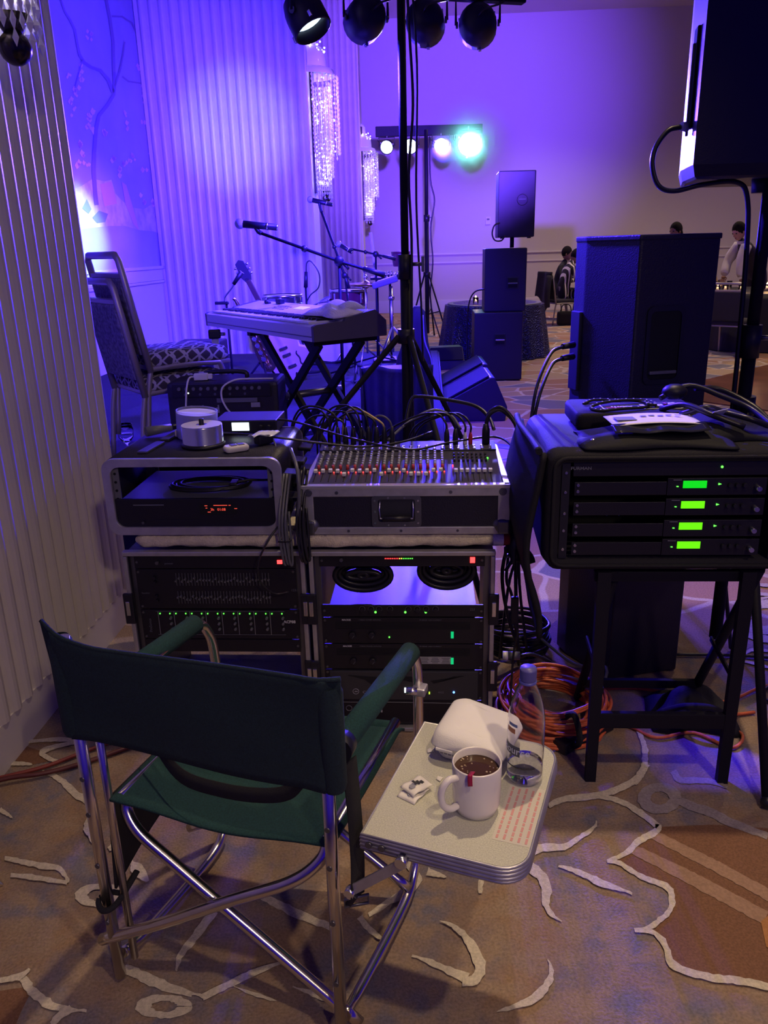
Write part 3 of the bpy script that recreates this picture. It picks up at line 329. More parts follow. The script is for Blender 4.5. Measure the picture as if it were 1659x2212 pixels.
RING = [[[[0.78,1.752],[0.774,1.739],[0.763,1.726],[0.754,1.714],[0.739,1.705],[0.728,1.698],[0.713,1.695],[0.7,1.694],[0.688,1.695],[0.676,1.7],[0.67,1.708],[0.66,1.718],[0.662,1.73],[0.656,1.743],[0.664,1.757],[0.665,1.771],[0.678,1.784],[0.686,1.797],[0.701,1.807],[0.714,1.814],[0.729,1.818],[0.743,1.82],[0.756,1.817],[0.767,1.812],[0.776,1.804],[0.78,1.793],[0.785,1.78],[0.782,1.767]],[[0.746,1.754],[0.743,1.748],[0.739,1.742],[0.735,1.738],[0.729,1.734],[0.724,1.731],[0.717,1.729],[0.712,1.729],[0.707,1.729],[0.702,1.732],[0.699,1.735],[0.695,1.739],[0.696,1.744],[0.694,1.75],[0.697,1.756],[0.698,1.762],[0.703,1.767],[0.706,1.772],[0.713,1.776],[0.718,1.779],[0.724,1.781],[0.73,1.782],[0.735,1.781],[0.74,1.778],[0.744,1.775],[0.746,1.771],[0.748,1.765],[0.746,1.76]],"m"],[[[-0.624,1.464],[-0.623,1.456],[-0.626,1.448],[-0.63,1.442],[-0.64,1.436],[-0.648,1.433],[-0.661,1.43],[-0.674,1.43],[-0.687,1.431],[-0.702,1.434],[-0.712,1.439],[-0.728,1.445],[-0.732,1.452],[-0.745,1.46],[-0.744,1.468],[-0.751,1.476],[-0.744,1.483],[-0.743,1.49],[-0.733,1.496],[-0.724,1.5],[-0.711,1.502],[-0.698,1.503],[-0.684,1.501],[-0.67,1.498],[-0.656,1.493],[-0.646,1.487],[-0.634,1.48],[-0.63,1.472]],[[-0.655,1.465],[-0.654,1.461],[-0.656,1.457],[-0.657,1.454],[-0.662,1.451],[-0.667,1.449],[-0.673,1.448],[-0.68,1.448],[-0.686,1.448],[-0.694,1.45],[-0.699,1.452],[-0.707,1.455],[-0.709,1.459],[-0.715,1.463],[-0.715,1.467],[-0.718,1.471],[-0.715,1.475],[-0.714,1.478],[-0.709,1.481],[-0.705,1.483],[-0.698,1.484],[-0.692,1.484],[-0.685,1.483],[-0.678,1.482],[-0.671,1.479],[-0.666,1.476],[-0.66,1.473],[-0.658,1.469]],"c"],[[[-0.405,1.173],[-0.404,1.168],[-0.409,1.162],[-0.413,1.158],[-0.422,1.154],[-0.431,1.151],[-0.444,1.149],[-0.455,1.149],[-0.468,1.15],[-0.482,1.152],[-0.491,1.156],[-0.505,1.16],[-0.508,1.165],[-0.519,1.171],[-0.517,1.177],[-0.522,1.183],[-0.515,1.188],[-0.513,1.193],[-0.503,1.197],[-0.494,1.2],[-0.482,1.202],[-0.469,1.202],[-0.456,1.201],[-0.443,1.198],[-0.431,1.195],[-0.422,1.19],[-0.412,1.185],[-0.409,1.179]],[[-0.436,1.174],[-0.436,1.172],[-0.438,1.169],[-0.44,1.167],[-0.444,1.165],[-0.448,1.164],[-0.454,1.163],[-0.459,1.163],[-0.465,1.164],[-0.471,1.165],[-0.475,1.166],[-0.481,1.168],[-0.483,1.171],[-0.488,1.173],[-0.487,1.176],[-0.489,1.178],[-0.486,1.181],[-0.485,1.183],[-0.48,1.185],[-0.476,1.186],[-0.471,1.187],[-0.465,1.187],[-0.459,1.187],[-0.454,1.186],[-0.448,1.184],[-0.444,1.182],[-0.439,1.18],[-0.438,1.177]],"c"],[[[1.607,2.8],[1.588,2.766],[1.562,2.736],[1.539,2.709],[1.507,2.687],[1.482,2.672],[1.452,2.663],[1.428,2.66],[1.407,2.665],[1.386,2.677],[1.379,2.695],[1.365,2.719],[1.373,2.746],[1.368,2.779],[1.391,2.812],[1.399,2.847],[1.43,2.879],[1.45,2.909],[1.485,2.934],[1.512,2.952],[1.544,2.963],[1.571,2.966],[1.595,2.96],[1.613,2.946],[1.626,2.925],[1.629,2.899],[1.632,2.867],[1.617,2.834]],[[1.551,2.803],[1.542,2.786],[1.529,2.77],[1.518,2.757],[1.502,2.746],[1.489,2.737],[1.474,2.733],[1.461,2.732],[1.451,2.734],[1.44,2.74],[1.437,2.749],[1.43,2.762],[1.434,2.776],[1.432,2.792],[1.443,2.809],[1.448,2.826],[1.463,2.842],[1.473,2.857],[1.49,2.869],[1.504,2.878],[1.519,2.883],[1.533,2.884],[1.544,2.881],[1.553,2.875],[1.56,2.865],[1.562,2.852],[1.563,2.836],[1.557,2.82]],"c"]]
MBR = [[[[7.404,1.854],[7.409,1.961],[7.438,2.134],[7.501,2.29],[7.611,2.49],[7.711,2.612],[7.942,2.728],[8.148,2.854],[8.212,2.967],[8.244,3.129],[8.304,3.335],[8.288,3.523],[8.236,3.696]],[[7.309,1.846],[7.318,1.953],[7.349,2.126],[7.415,2.283],[7.527,2.483],[7.639,2.614],[7.877,2.734],[8.068,2.849],[8.126,2.952],[8.161,3.112],[8.223,3.315],[8.211,3.5],[8.164,3.673]]],[[[8.151,2.884],[8.054,2.977],[7.873,3.023],[7.664,3.005],[7.518,3.013],[7.442,3.053],[7.424,3.11],[7.407,3.227],[7.333,3.282],[7.24,3.322],[7.183,3.404]],[[8.056,2.857],[7.971,2.948],[7.817,2.99],[7.624,2.975],[7.464,2.987],[7.383,3.033],[7.368,3.094],[7.356,3.21],[7.288,3.264],[7.2,3.306],[7.147,3.39]]],[[[8.202,2.943],[8.39,3.115],[8.509,3.259],[8.603,3.398]],[[8.146,2.939],[8.338,3.11],[8.463,3.252],[8.564,3.391]]],[[[8.302,3.535],[8.575,3.598],[8.845,3.61],[8.975,3.535]],[[8.309,3.552],[8.596,3.617],[8.884,3.628],[9.016,3.55]]],[[[8.374,3.049],[8.547,3.035],[8.743,3.062],[8.926,3.086]],[[8.411,3.068],[8.573,3.054],[8.755,3.078],[8.938,3.101]]],[[[7.445,3.016],[7.326,2.882],[7.211,2.757]],[[7.474,3.02],[7.349,2.884],[7.229,2.758]]]]
MGR = [[[6.734,1.624],[6.844,1.936],[7.089,1.988],[7.361,2.067],[7.631,2.064],[7.797,2.092],[7.867,1.968],[7.994,1.926],[8.196,1.868],[8.596,1.868],[8.91,1.937],[9.542,1.819],[9.467,1.606],[8.81,1.655],[8.386,1.66],[8.009,1.691],[7.596,1.681]]]
MSP = [[[8.053,2.095],[8.167,2.07],[8.26,1.906],[8.384,1.656],[8.243,1.71],[8.081,1.897]],[[7.503,2.032],[7.791,2.076],[7.862,1.886],[7.544,1.847]]]
MBL = [[[7.102,2.836],[7.129,2.858],[7.147,2.851],[7.164,2.851],[7.144,2.833],[7.12,2.824]],[[7.148,2.839],[7.169,2.856],[7.183,2.851],[7.197,2.851],[7.18,2.837],[7.162,2.83]],[[7.072,2.812],[7.097,2.832],[7.114,2.826],[7.129,2.825],[7.11,2.809],[7.089,2.801]],[[7.178,2.712],[7.214,2.74],[7.237,2.731],[7.259,2.73],[7.232,2.707],[7.203,2.696]],[[7.27,2.768],[7.312,2.799],[7.338,2.789],[7.364,2.789],[7.333,2.763],[7.299,2.75]],[[7.167,2.738],[7.212,2.773],[7.241,2.762],[7.27,2.761],[7.236,2.732],[7.198,2.718]],[[7.387,2.911],[7.423,2.939],[7.447,2.93],[7.47,2.931],[7.442,2.907],[7.412,2.896]],[[7.334,2.9],[7.368,2.926],[7.39,2.918],[7.411,2.918],[7.386,2.896],[7.357,2.885]],[[7.374,2.956],[7.414,2.987],[7.44,2.978],[7.466,2.978],[7.435,2.952],[7.401,2.939]],[[7.043,2.628],[7.081,2.657],[7.105,2.647],[7.129,2.646],[7.1,2.622],[7.068,2.611]],[[7.076,2.62],[7.104,2.642],[7.122,2.634],[7.14,2.634],[7.118,2.615],[7.095,2.607]],[[7.085,2.653],[7.124,2.683],[7.15,2.673],[7.174,2.672],[7.144,2.646],[7.111,2.635]],[[7.154,2.6],[7.178,2.618],[7.193,2.612],[7.208,2.611],[7.19,2.596],[7.17,2.589]],[[7.052,2.527],[7.081,2.55],[7.099,2.541],[7.118,2.541],[7.096,2.522],[7.071,2.514]],[[7.112,2.58],[7.143,2.604],[7.163,2.596],[7.182,2.595],[7.159,2.575],[7.133,2.566]],[[7.323,2.873],[7.357,2.899],[7.379,2.891],[7.4,2.891],[7.375,2.869],[7.346,2.858]],[[7.331,2.837],[7.367,2.865],[7.39,2.856],[7.413,2.856],[7.386,2.833],[7.355,2.822]],[[7.366,2.846],[7.409,2.879],[7.437,2.869],[7.464,2.869],[7.431,2.841],[7.395,2.828]],[[7.195,2.737],[7.227,2.762],[7.248,2.754],[7.268,2.754],[7.244,2.733],[7.217,2.723]],[[7.213,2.699],[7.24,2.72],[7.258,2.713],[7.275,2.713],[7.255,2.695],[7.232,2.687]],[[7.198,2.735],[7.23,2.76],[7.251,2.752],[7.271,2.751],[7.247,2.731],[7.22,2.721]],[[7.387,2.551],[7.422,2.576],[7.445,2.567],[7.467,2.566],[7.441,2.544],[7.411,2.535]],[[7.411,2.48],[7.447,2.506],[7.471,2.497],[7.494,2.495],[7.466,2.473],[7.436,2.463]],[[7.421,2.542],[7.459,2.57],[7.484,2.56],[7.509,2.559],[7.48,2.535],[7.447,2.525]],[[7.405,2.567],[7.46,2.608],[7.496,2.594],[7.532,2.592],[7.49,2.558],[7.443,2.542]],[[7.396,2.58],[7.427,2.603],[7.447,2.595],[7.466,2.594],[7.443,2.575],[7.417,2.567]],[[7.49,2.62],[7.546,2.662],[7.583,2.648],[7.62,2.646],[7.577,2.611],[7.529,2.595]],[[7.453,2.463],[7.513,2.507],[7.552,2.49],[7.591,2.488],[7.545,2.451],[7.494,2.435]],[[7.37,2.493],[7.417,2.527],[7.448,2.514],[7.478,2.513],[7.442,2.483],[7.402,2.471]],[[7.327,2.476],[7.368,2.506],[7.395,2.495],[7.421,2.493],[7.39,2.468],[7.355,2.457]],[[7.7,2.491],[7.733,2.514],[7.755,2.506],[7.776,2.504],[7.751,2.485],[7.723,2.476]],[[7.707,2.476],[7.769,2.52],[7.812,2.504],[7.853,2.502],[7.805,2.464],[7.751,2.448]],[[7.728,2.473],[7.774,2.506],[7.807,2.493],[7.837,2.492],[7.8,2.464],[7.761,2.452]],[[7.136,2.313],[7.175,2.341],[7.2,2.33],[7.225,2.328],[7.195,2.303],[7.162,2.293]],[[7.133,2.314],[7.18,2.349],[7.211,2.335],[7.241,2.332],[7.205,2.303],[7.165,2.291]],[[7.137,2.33],[7.179,2.36],[7.206,2.348],[7.233,2.346],[7.201,2.32],[7.165,2.309]],[[7.142,2.251],[7.191,2.286],[7.222,2.272],[7.253,2.269],[7.216,2.239],[7.175,2.227]],[[7.2,2.237],[7.225,2.255],[7.241,2.248],[7.257,2.246],[7.238,2.231],[7.217,2.225]],[[7.184,2.233],[7.209,2.251],[7.226,2.244],[7.241,2.242],[7.222,2.227],[7.201,2.22]],[[7.068,2.155],[7.098,2.176],[7.116,2.167],[7.135,2.165],[7.113,2.147],[7.088,2.14]],[[7.057,2.169],[7.103,2.202],[7.133,2.188],[7.162,2.185],[7.127,2.156],[7.088,2.145]],[[7.006,2.142],[7.053,2.177],[7.084,2.162],[7.113,2.158],[7.077,2.129],[7.038,2.117]],[[7.168,2.178],[7.203,2.203],[7.226,2.192],[7.248,2.19],[7.222,2.168],[7.192,2.16]],[[7.281,2.175],[7.312,2.197],[7.333,2.188],[7.353,2.186],[7.329,2.166],[7.302,2.159]],[[7.236,2.166],[7.265,2.187],[7.284,2.178],[7.304,2.176],[7.282,2.158],[7.256,2.151]],[[7.873,2.282],[7.92,2.313],[7.951,2.3],[7.981,2.298],[7.946,2.271],[7.906,2.26]],[[7.865,2.28],[7.917,2.315],[7.951,2.301],[7.985,2.298],[7.946,2.268],[7.902,2.256]],[[7.816,2.258],[7.866,2.292],[7.899,2.278],[7.932,2.275],[7.894,2.246],[7.851,2.235]],[[8.114,2.257],[8.169,2.294],[8.207,2.279],[8.244,2.276],[8.202,2.245],[8.154,2.232]],[[8.115,2.261],[8.16,2.29],[8.19,2.278],[8.218,2.275],[8.185,2.251],[8.147,2.241]],[[8.203,2.277],[8.245,2.304],[8.273,2.293],[8.301,2.291],[8.269,2.268],[8.233,2.258]],[[8.28,2.304],[8.321,2.329],[8.348,2.319],[8.373,2.317],[8.344,2.295],[8.309,2.286]],[[8.386,2.367],[8.423,2.392],[8.449,2.382],[8.473,2.381],[8.445,2.36],[8.413,2.351]],[[8.329,2.304],[8.369,2.33],[8.396,2.319],[8.423,2.317],[8.392,2.295],[8.358,2.286]],[[7.996,2.207],[8.042,2.237],[8.073,2.224],[8.103,2.222],[8.068,2.196],[8.029,2.186]],[[7.957,2.141],[8.012,2.177],[8.05,2.162],[8.085,2.158],[8.044,2.127],[7.997,2.115]],[[7.975,2.191],[8.029,2.226],[8.065,2.211],[8.101,2.208],[8.06,2.177],[8.013,2.165]],[[8.458,2.327],[8.489,2.347],[8.511,2.339],[8.532,2.338],[8.508,2.32],[8.481,2.313]],[[8.39,2.355],[8.432,2.382],[8.46,2.371],[8.488,2.37],[8.456,2.347],[8.42,2.337]],[[8.417,2.354],[8.45,2.376],[8.473,2.367],[8.495,2.366],[8.47,2.348],[8.442,2.34]],[[8.872,3.215],[8.919,3.248],[8.953,3.24],[8.985,3.242],[8.949,3.214],[8.907,3.199]],[[8.843,3.237],[8.892,3.27],[8.925,3.262],[8.957,3.264],[8.921,3.235],[8.879,3.221]],[[8.937,3.189],[8.974,3.214],[8.999,3.207],[9.023,3.208],[8.996,3.187],[8.964,3.177]],[[8.983,3.025],[9.021,3.05],[9.047,3.043],[9.072,3.043],[9.044,3.022],[9.011,3.012]],[[8.934,3.024],[8.985,3.058],[9.021,3.049],[9.055,3.049],[9.016,3.02],[8.972,3.006]],[[8.923,3.067],[8.963,3.094],[8.992,3.087],[9.019,3.088],[8.988,3.064],[8.953,3.053]],[[8.917,2.977],[8.966,3.01],[9.0,3.001],[9.032,3.001],[8.995,2.974],[8.954,2.96]],[[8.924,2.917],[8.956,2.938],[8.978,2.932],[8.999,2.932],[8.975,2.914],[8.948,2.906]],[[9.006,2.94],[9.066,2.979],[9.108,2.968],[9.148,2.968],[9.103,2.935],[9.051,2.919]],[[9.168,2.837],[9.218,2.869],[9.254,2.859],[9.288,2.859],[9.25,2.832],[9.206,2.818]],[[9.025,2.829],[9.062,2.853],[9.088,2.846],[9.112,2.846],[9.085,2.825],[9.053,2.816]],[[9.067,2.842],[9.115,2.874],[9.149,2.864],[9.181,2.864],[9.145,2.837],[9.103,2.825]],[[8.327,2.59],[8.371,2.62],[8.401,2.609],[8.43,2.608],[8.396,2.583],[8.359,2.572]],[[8.328,2.644],[8.378,2.678],[8.413,2.667],[8.446,2.666],[8.408,2.637],[8.365,2.623]],[[8.349,2.605],[8.386,2.63],[8.412,2.621],[8.436,2.621],[8.408,2.6],[8.376,2.59]],[[9.044,2.651],[9.101,2.687],[9.142,2.675],[9.181,2.674],[9.137,2.643],[9.087,2.629]],[[9.027,2.626],[9.088,2.665],[9.131,2.652],[9.172,2.651],[9.126,2.618],[9.073,2.603]],[[9.177,2.642],[9.21,2.663],[9.233,2.656],[9.255,2.655],[9.23,2.638],[9.202,2.63]],[[8.357,2.707],[8.381,2.723],[8.397,2.718],[8.412,2.718],[8.394,2.704],[8.374,2.698]],[[8.312,2.739],[8.347,2.763],[8.371,2.755],[8.393,2.755],[8.367,2.735],[8.338,2.726]],[[8.321,2.727],[8.361,2.755],[8.388,2.746],[8.415,2.745],[8.384,2.722],[8.35,2.711]],[[8.638,2.25],[8.672,2.271],[8.695,2.262],[8.717,2.261],[8.692,2.243],[8.663,2.236]],[[8.63,2.249],[8.688,2.285],[8.729,2.27],[8.768,2.267],[8.724,2.236],[8.673,2.223]],[[8.771,2.259],[8.818,2.287],[8.849,2.276],[8.88,2.273],[8.845,2.249],[8.805,2.24]],[[8.947,2.435],[8.989,2.461],[9.018,2.451],[9.047,2.45],[9.015,2.427],[8.978,2.418]],[[8.998,2.417],[9.041,2.443],[9.071,2.433],[9.1,2.431],[9.067,2.409],[9.03,2.399]],[[8.932,2.432],[8.967,2.454],[8.991,2.445],[9.015,2.444],[8.988,2.426],[8.958,2.418]],[[8.573,1.941],[8.627,1.973],[8.665,1.957],[8.701,1.953],[8.66,1.925],[8.613,1.915]],[[8.489,1.997],[8.542,2.029],[8.579,2.014],[8.614,2.01],[8.574,1.983],[8.528,1.972]],[[8.581,1.934],[8.635,1.966],[8.673,1.95],[8.709,1.946],[8.668,1.918],[8.621,1.908]],[[8.945,1.943],[9.006,1.978],[9.049,1.961],[9.09,1.957],[9.044,1.926],[8.991,1.915]],[[8.834,1.953],[8.905,1.994],[8.955,1.974],[9.002,1.969],[8.948,1.933],[8.887,1.92]],[[8.849,1.93],[8.91,1.965],[8.952,1.948],[8.993,1.944],[8.947,1.913],[8.894,1.902]],[[8.976,2.053],[9.039,2.09],[9.084,2.073],[9.126,2.069],[9.078,2.037],[9.023,2.025]],[[8.954,2.063],[9.007,2.094],[9.044,2.08],[9.08,2.077],[9.04,2.05],[8.994,2.04]],[[9.113,2.019],[9.166,2.05],[9.203,2.035],[9.238,2.032],[9.199,2.006],[9.153,1.996]],[[9.245,1.923],[9.295,1.95],[9.332,1.937],[9.365,1.933],[9.328,1.909],[9.283,1.9]],[[9.148,1.989],[9.218,2.029],[9.268,2.01],[9.316,2.006],[9.263,1.971],[9.201,1.958]],[[9.164,1.909],[9.234,1.948],[9.284,1.928],[9.332,1.923],[9.278,1.889],[9.217,1.877]],[[8.873,2.721],[8.921,2.752],[8.954,2.742],[8.986,2.742],[8.95,2.715],[8.909,2.703]],[[8.798,2.723],[8.829,2.743],[8.85,2.737],[8.87,2.736],[8.848,2.72],[8.822,2.712]],[[8.798,2.708],[8.83,2.728],[8.852,2.722],[8.873,2.721],[8.849,2.704],[8.822,2.696]],[[7.7,3.261],[7.736,3.289],[7.76,3.283],[7.783,3.284],[7.756,3.26],[7.726,3.248]],[[7.712,3.268],[7.748,3.296],[7.771,3.289],[7.795,3.29],[7.767,3.267],[7.737,3.255]],[[7.692,3.217],[7.724,3.242],[7.745,3.236],[7.766,3.237],[7.742,3.216],[7.714,3.205]],[[7.615,3.211],[7.645,3.235],[7.664,3.229],[7.683,3.23],[7.661,3.21],[7.636,3.2]],[[7.627,3.266],[7.66,3.292],[7.682,3.286],[7.703,3.287],[7.678,3.265],[7.65,3.253]],[[7.596,3.221],[7.617,3.237],[7.63,3.233],[7.643,3.234],[7.628,3.22],[7.611,3.213]],[[9.018,3.439],[9.045,3.458],[9.064,3.454],[9.082,3.456],[9.061,3.44],[9.038,3.431]],[[8.943,3.448],[8.989,3.481],[9.021,3.474],[9.052,3.476],[9.017,3.449],[8.978,3.434]],[[8.958,3.477],[8.989,3.499],[9.011,3.494],[9.032,3.496],[9.008,3.477],[8.981,3.467]]]
MDK = [[[7.036,1.809],[7.16,1.889],[7.23,1.81],[7.157,1.769]],[[7.226,1.741],[7.392,1.805],[7.599,1.786],[7.507,1.711],[7.313,1.698]]]

# ------------------------------------------------------------------ the room
RF = Matrix.Rotation(R(-3.6), 4, 'Z')                 # the room's own axes: u across, v along the left wall
def rf(o): o.matrix_world = RF @ o.matrix_world; return o
def rp(u, v, z=0.0): return RF @ Vector((u, v, z))

def carpet_material():
    m = bpy.data.materials.new('patterned_carpet'); m.use_nodes = True; nt = m.node_tree; b = nt.nodes['Principled BSDF']
    N = nt.nodes.new; L = nt.links.new
    b.inputs['Roughness'].default_value = 0.95; b.inputs['Specular IOR Level'].default_value = 0.15
    tc = N('ShaderNodeTexCoord')
    def noise(scale, det=4):
        n = N('ShaderNodeTexNoise'); n.inputs['Scale'].default_value = scale; n.inputs['Detail'].default_value = det
        L(tc.outputs['Object'], n.inputs['Vector']); return n
    def ramp(src, a, bb):
        r = N('ShaderNodeMapRange'); r.inputs['From Min'].default_value = a; r.inputs['From Max'].default_value = bb
        L(src, r.inputs['Value']); return r.outputs['Result']
    def mix(f, A, B):
        x = N('ShaderNodeMix'); x.data_type = 'RGBA'
        if isinstance(f, float): x.inputs['Factor'].default_value = f
        else: L(f, x.inputs['Factor'])
        for k, v in (('A', A), ('B', B)):
            if isinstance(v, tuple): x.inputs[k].default_value = (*v, 1)
            else: L(v, x.inputs[k])
        return x.outputs['Result']
    n1, n2, n3 = noise(5.5), noise(16, 6), noise(160, 2)
    base = mix(ramp(n1.outputs['Fac'], 0.40, 0.60), (0.285, 0.185, 0.115), (0.185, 0.165, 0.19))
    base = mix(ramp(n2.outputs['Fac'], 0.42, 0.62), base, (0.30, 0.215, 0.15))
    # far field: rounded brown cells with pale outlines, too far off to tell tuft from tuft
    mp = N('ShaderNodeMapping'); mp.inputs['Scale'].default_value = (1.6, 2.4, 1); L(tc.outputs['Object'], mp.inputs['Vector'])
    dn = N('ShaderNodeTexNoise'); dn.inputs['Scale'].default_value = 2.0; L(tc.outputs['Object'], dn.inputs['Vector'])
    add = N('ShaderNodeMix'); add.data_type = 'VECTOR'; add.inputs['Factor'].default_value = 0.28
    L(mp.outputs['Vector'], add.inputs['A']); L(dn.outputs['Color'], add.inputs['B'])
    vo = N('ShaderNodeTexVoronoi'); vo.feature = 'DISTANCE_TO_EDGE'; vo.inputs['Scale'].default_value = 1.7; L(add.outputs['Result'], vo.inputs['Vector'])
    vc = N('ShaderNodeTexVoronoi'); vc.inputs['Scale'].default_value = 1.7; L(add.outputs['Result'], vc.inputs['Vector'])
    sep = N('ShaderNodeSeparateColor'); L(vc.outputs['Color'], sep.inputs['Color'])
    cell = mix(sep.outputs['Red'], (0.42, 0.22, 0.13), (0.50, 0.37, 0.22))
    cell = mix(ramp(sep.outputs['Green'], 0.70, 0.74), cell, (0.24, 0.22, 0.25))
    far = mix(ramp(vo.outputs['Distance'], 0.035, 0.02), cell, (0.66, 0.54, 0.42))
    sx = N('ShaderNodeSeparateXYZ'); L(tc.outputs['Object'], sx.inputs['Vector'])
    col = mix(ramp(sx.outputs['Y'], 2.55, 2.75), base, far)
    fine = mix(ramp(n3.outputs['Fac'], 0.3, 0.7), (0.74, 0.74, 0.74), (1.2, 1.2, 1.2))
    mul = N('ShaderNodeMix'); mul.data_type = 'RGBA'; mul.blend_type = 'MULTIPLY'; mul.inputs['Factor'].default_value = 0.8
    L(col, mul.inputs['A']); L(fine, mul.inputs['B']); L(mul.outputs['Result'], b.inputs['Base Color'])
    bp = N('ShaderNodeBump'); bp.inputs['Strength'].default_value = 0.7; bp.inputs['Distance'].default_value = 0.004
    L(n3.outputs['Fac'], bp.inputs['Height']); L(bp.outputs['Normal'], b.inputs['Normal'])
    return m
M_carpet = carpet_material()
M_tuft_cream = mat('cream_tuft', (0.60, 0.53, 0.40), 0.95, spec=0.15, noise=0.14, nscale=150, bump=0.6, bscale=400)
M_tuft_mauve = mat('mauve_tuft', (0.31, 0.26, 0.26), 0.95, spec=0.15, noise=0.14, nscale=150, bump=0.6, bscale=400)
M_tuft_brown = mat('brown_tuft', (0.205, 0.105, 0.062), 0.95, spec=0.15, noise=0.16, nscale=200, bump=0.6, bscale=400)
M_tuft_tan = mat('tan_tuft', (0.345, 0.215, 0.145), 0.95, spec=0.15, noise=0.12, nscale=150, bump=0.6, bscale=400)
M_tuft_rust = mat('rust_tuft', (0.40, 0.19, 0.075), 0.95, spec=0.15, noise=0.12, nscale=150, bump=0.6, bscale=400)

fl = MB().box((5, 8.5, -0.05), (22, 23, 0.1))
floor = struct('floor', fl, M_carpet)
def jag(P, amp, rnd):
    return [(x + rnd.uniform(-amp, amp), y + rnd.uniform(-amp, amp)) for x, y in P]
def flat_poly(mb, P, z):
    t = bmesh.new(); vsx = [t.verts.new((x, y, z)) for x, y in P]
    f = t.faces.new(vsx); bmesh.ops.triangulate(t, faces=[f])
    for q in t.faces:
        if q.normal.z < 0: q.normal_flip()
    me = bpy.data.meshes.new('tmp'); t.to_mesh(me); t.free(); mb.bm.from_mesh(me); bpy.data.meshes.remove(me)
def strip(mb, L_, R_, z, amp=0.0017):
    rnd = random.Random(11)
    def dens(P):
        o = []
        for a, b in zip(P, P[1:]):
            n = max(1, int(math.hypot(b[0] - a[0], b[1] - a[1]) / 0.008))
            o += [(a[0] + (b[0] - a[0]) * k / n, a[1] + (b[1] - a[1]) * k / n) for k in range(n)]
        return o + [P[-1]]
    n = max(len(dens(L_)), len(dens(R_)))
    def res(P):
        D = [0]
        for a, b in zip(P, P[1:]): D.append(D[-1] + math.hypot(b[0] - a[0], b[1] - a[1]))
        o = []; j = 0
        for k in range(n):
            s = D[-1] * k / (n - 1)
            while j < len(P) - 2 and D[j + 1] < s: j += 1
            t = 0 if D[j + 1] == D[j] else (s - D[j]) / (D[j + 1] - D[j])
            o.append((P[j][0] + (P[j + 1][0] - P[j][0]) * t, P[j][1] + (P[j + 1][1] - P[j][1]) * t))
        return o
    A, B = jag(res(L_), amp, rnd), jag(res(R_), amp, rnd)
    bm = mb.bm
    va = [bm.verts.new((x, y, z)) for x, y in A]; vb = [bm.verts.new((x, y, z)) for x, y in B]
    for i in range(n - 1):
        f = bm.faces.new((va[i], vb[i], vb[i + 1], va[i + 1])); f.normal_update()
        if f.normal.z < 0: f.normal_flip()
mb = MB()
for P in BRN: flat_poly(mb, P, 0.0012)
mb.build('brown_motif', M_tuft_brown, floor, 'brown leaf shapes tufted in the carpet')
mb = MB()
for a, b in STR: strip(mb, a, b, 0.0024)
mb.build('tan_stripe_motif', M_tuft_tan, floor, 'tan stripes inside the brown leaf')
mb = MB()
for P in RST: flat_poly(mb, P, 0.0030)
mb.build('rust_motif', M_tuft_rust, floor, 'rust orange patch in the carpet')
mb = MB()
for a, b in MAU: strip(mb, a, b, 0.0022)
for o_, i_, t_ in RING:
    if t_ == 'm': strip(mb, o_ + o_[:1], i_ + i_[:1], 0.0026)
mb.build('mauve_ribbon_motif', M_tuft_mauve, floor, 'mauve ribbon flower in the carpet')
mb = MB()
for k, (a, b) in enumerate(RIB): strip(mb, a, b, 0.0034 + 0.0005 * (k % 5))
for o_, i_, t_ in RING:
    if t_ == 'c': strip(mb, o_ + o_[:1], i_ + i_[:1], 0.0032)
mb.build('cream_ribbon_motif', M_tuft_cream, floor, 'cream ribbons and scallops in the carpet')

M_parquet = mat('dance_floor_wood', (0.20, 0.075, 0.035), 0.28, noise=0.3, nscale=3.0)
mb = MB().prism([(2.6, 7.66), (5.6, 10.18), (9.5, 7.5), (6.0, 3.4)], 0.012, 'Z')
tag(mb.build('dance_floor', M_parquet, None, kind='structure'), 'reddish polished wood dance floor laid on the carpet', 'floor')
M_floor_strip = mat('blue_floor_strip', (0.10, 0.10, 0.34), 0.5)
mb = MB().prism([(0.66, 5.95), (0.68, 5.80), (1.55, 5.15), (1.53, 5.30)], 0.004, 'Z')  # flat blue strip lying on the carpet
tag(mb.build('floor_strip', M_floor_strip), 'blue strip on the carpet beyond the mixer', 'tape')

M_ceil = mat('ceiling_paint', (0.60, 0.55, 0.50), 0.8)
struct('ceiling', MB().box((5, 8.5, 6.0), (22, 23, 0.12)), M_ceil)

wb = rf(struct('wall_back', MB().box((5.5, 18.82, 2.97), (17.5, 0.24, 5.94)), M_wall))
rf(struct('trim_1', MB().box((5.5, 18.69, 1.27), (17.5, 0.04, 0.035), 0.008).box((5.5, 18.69, 1.085), (17.5, 0.03, 0.03), 0.006), M_trim))
rf(struct('baseboard_back', MB().box((5.5, 18.68, 0.14), (17.5, 0.045, 0.28), 0.008), M_trim))
sw = thing('thermostat', 'small pale control plate on the far wall beside the light stand', 'wall switch', rp(1.30, 18.69, 1.95))
MB().box((0, 0, 0), (0.11, 0.02, 0.16), 0.004).build('plate', M_trim, sw)
MB().box((0, -0.014, 0.03), (0.06, 0.012, 0.03), 0.002).build('display', M_grey, sw)
ou = thing('wall_outlet', 'pale outlet plate low on the far wall', 'outlet', rp(1.42, 18.69, 0.62))
MB().box((0, 0, 0), (0.09, 0.02, 0.13), 0.004).build('plate', M_trim, ou)
MB().box((0, -0.012, 0.025), (0.035, 0.006, 0.03), 0.002).box((0, -0.012, -0.025), (0.035, 0.006, 0.03), 0.002).build('sockets', M_grey, ou)

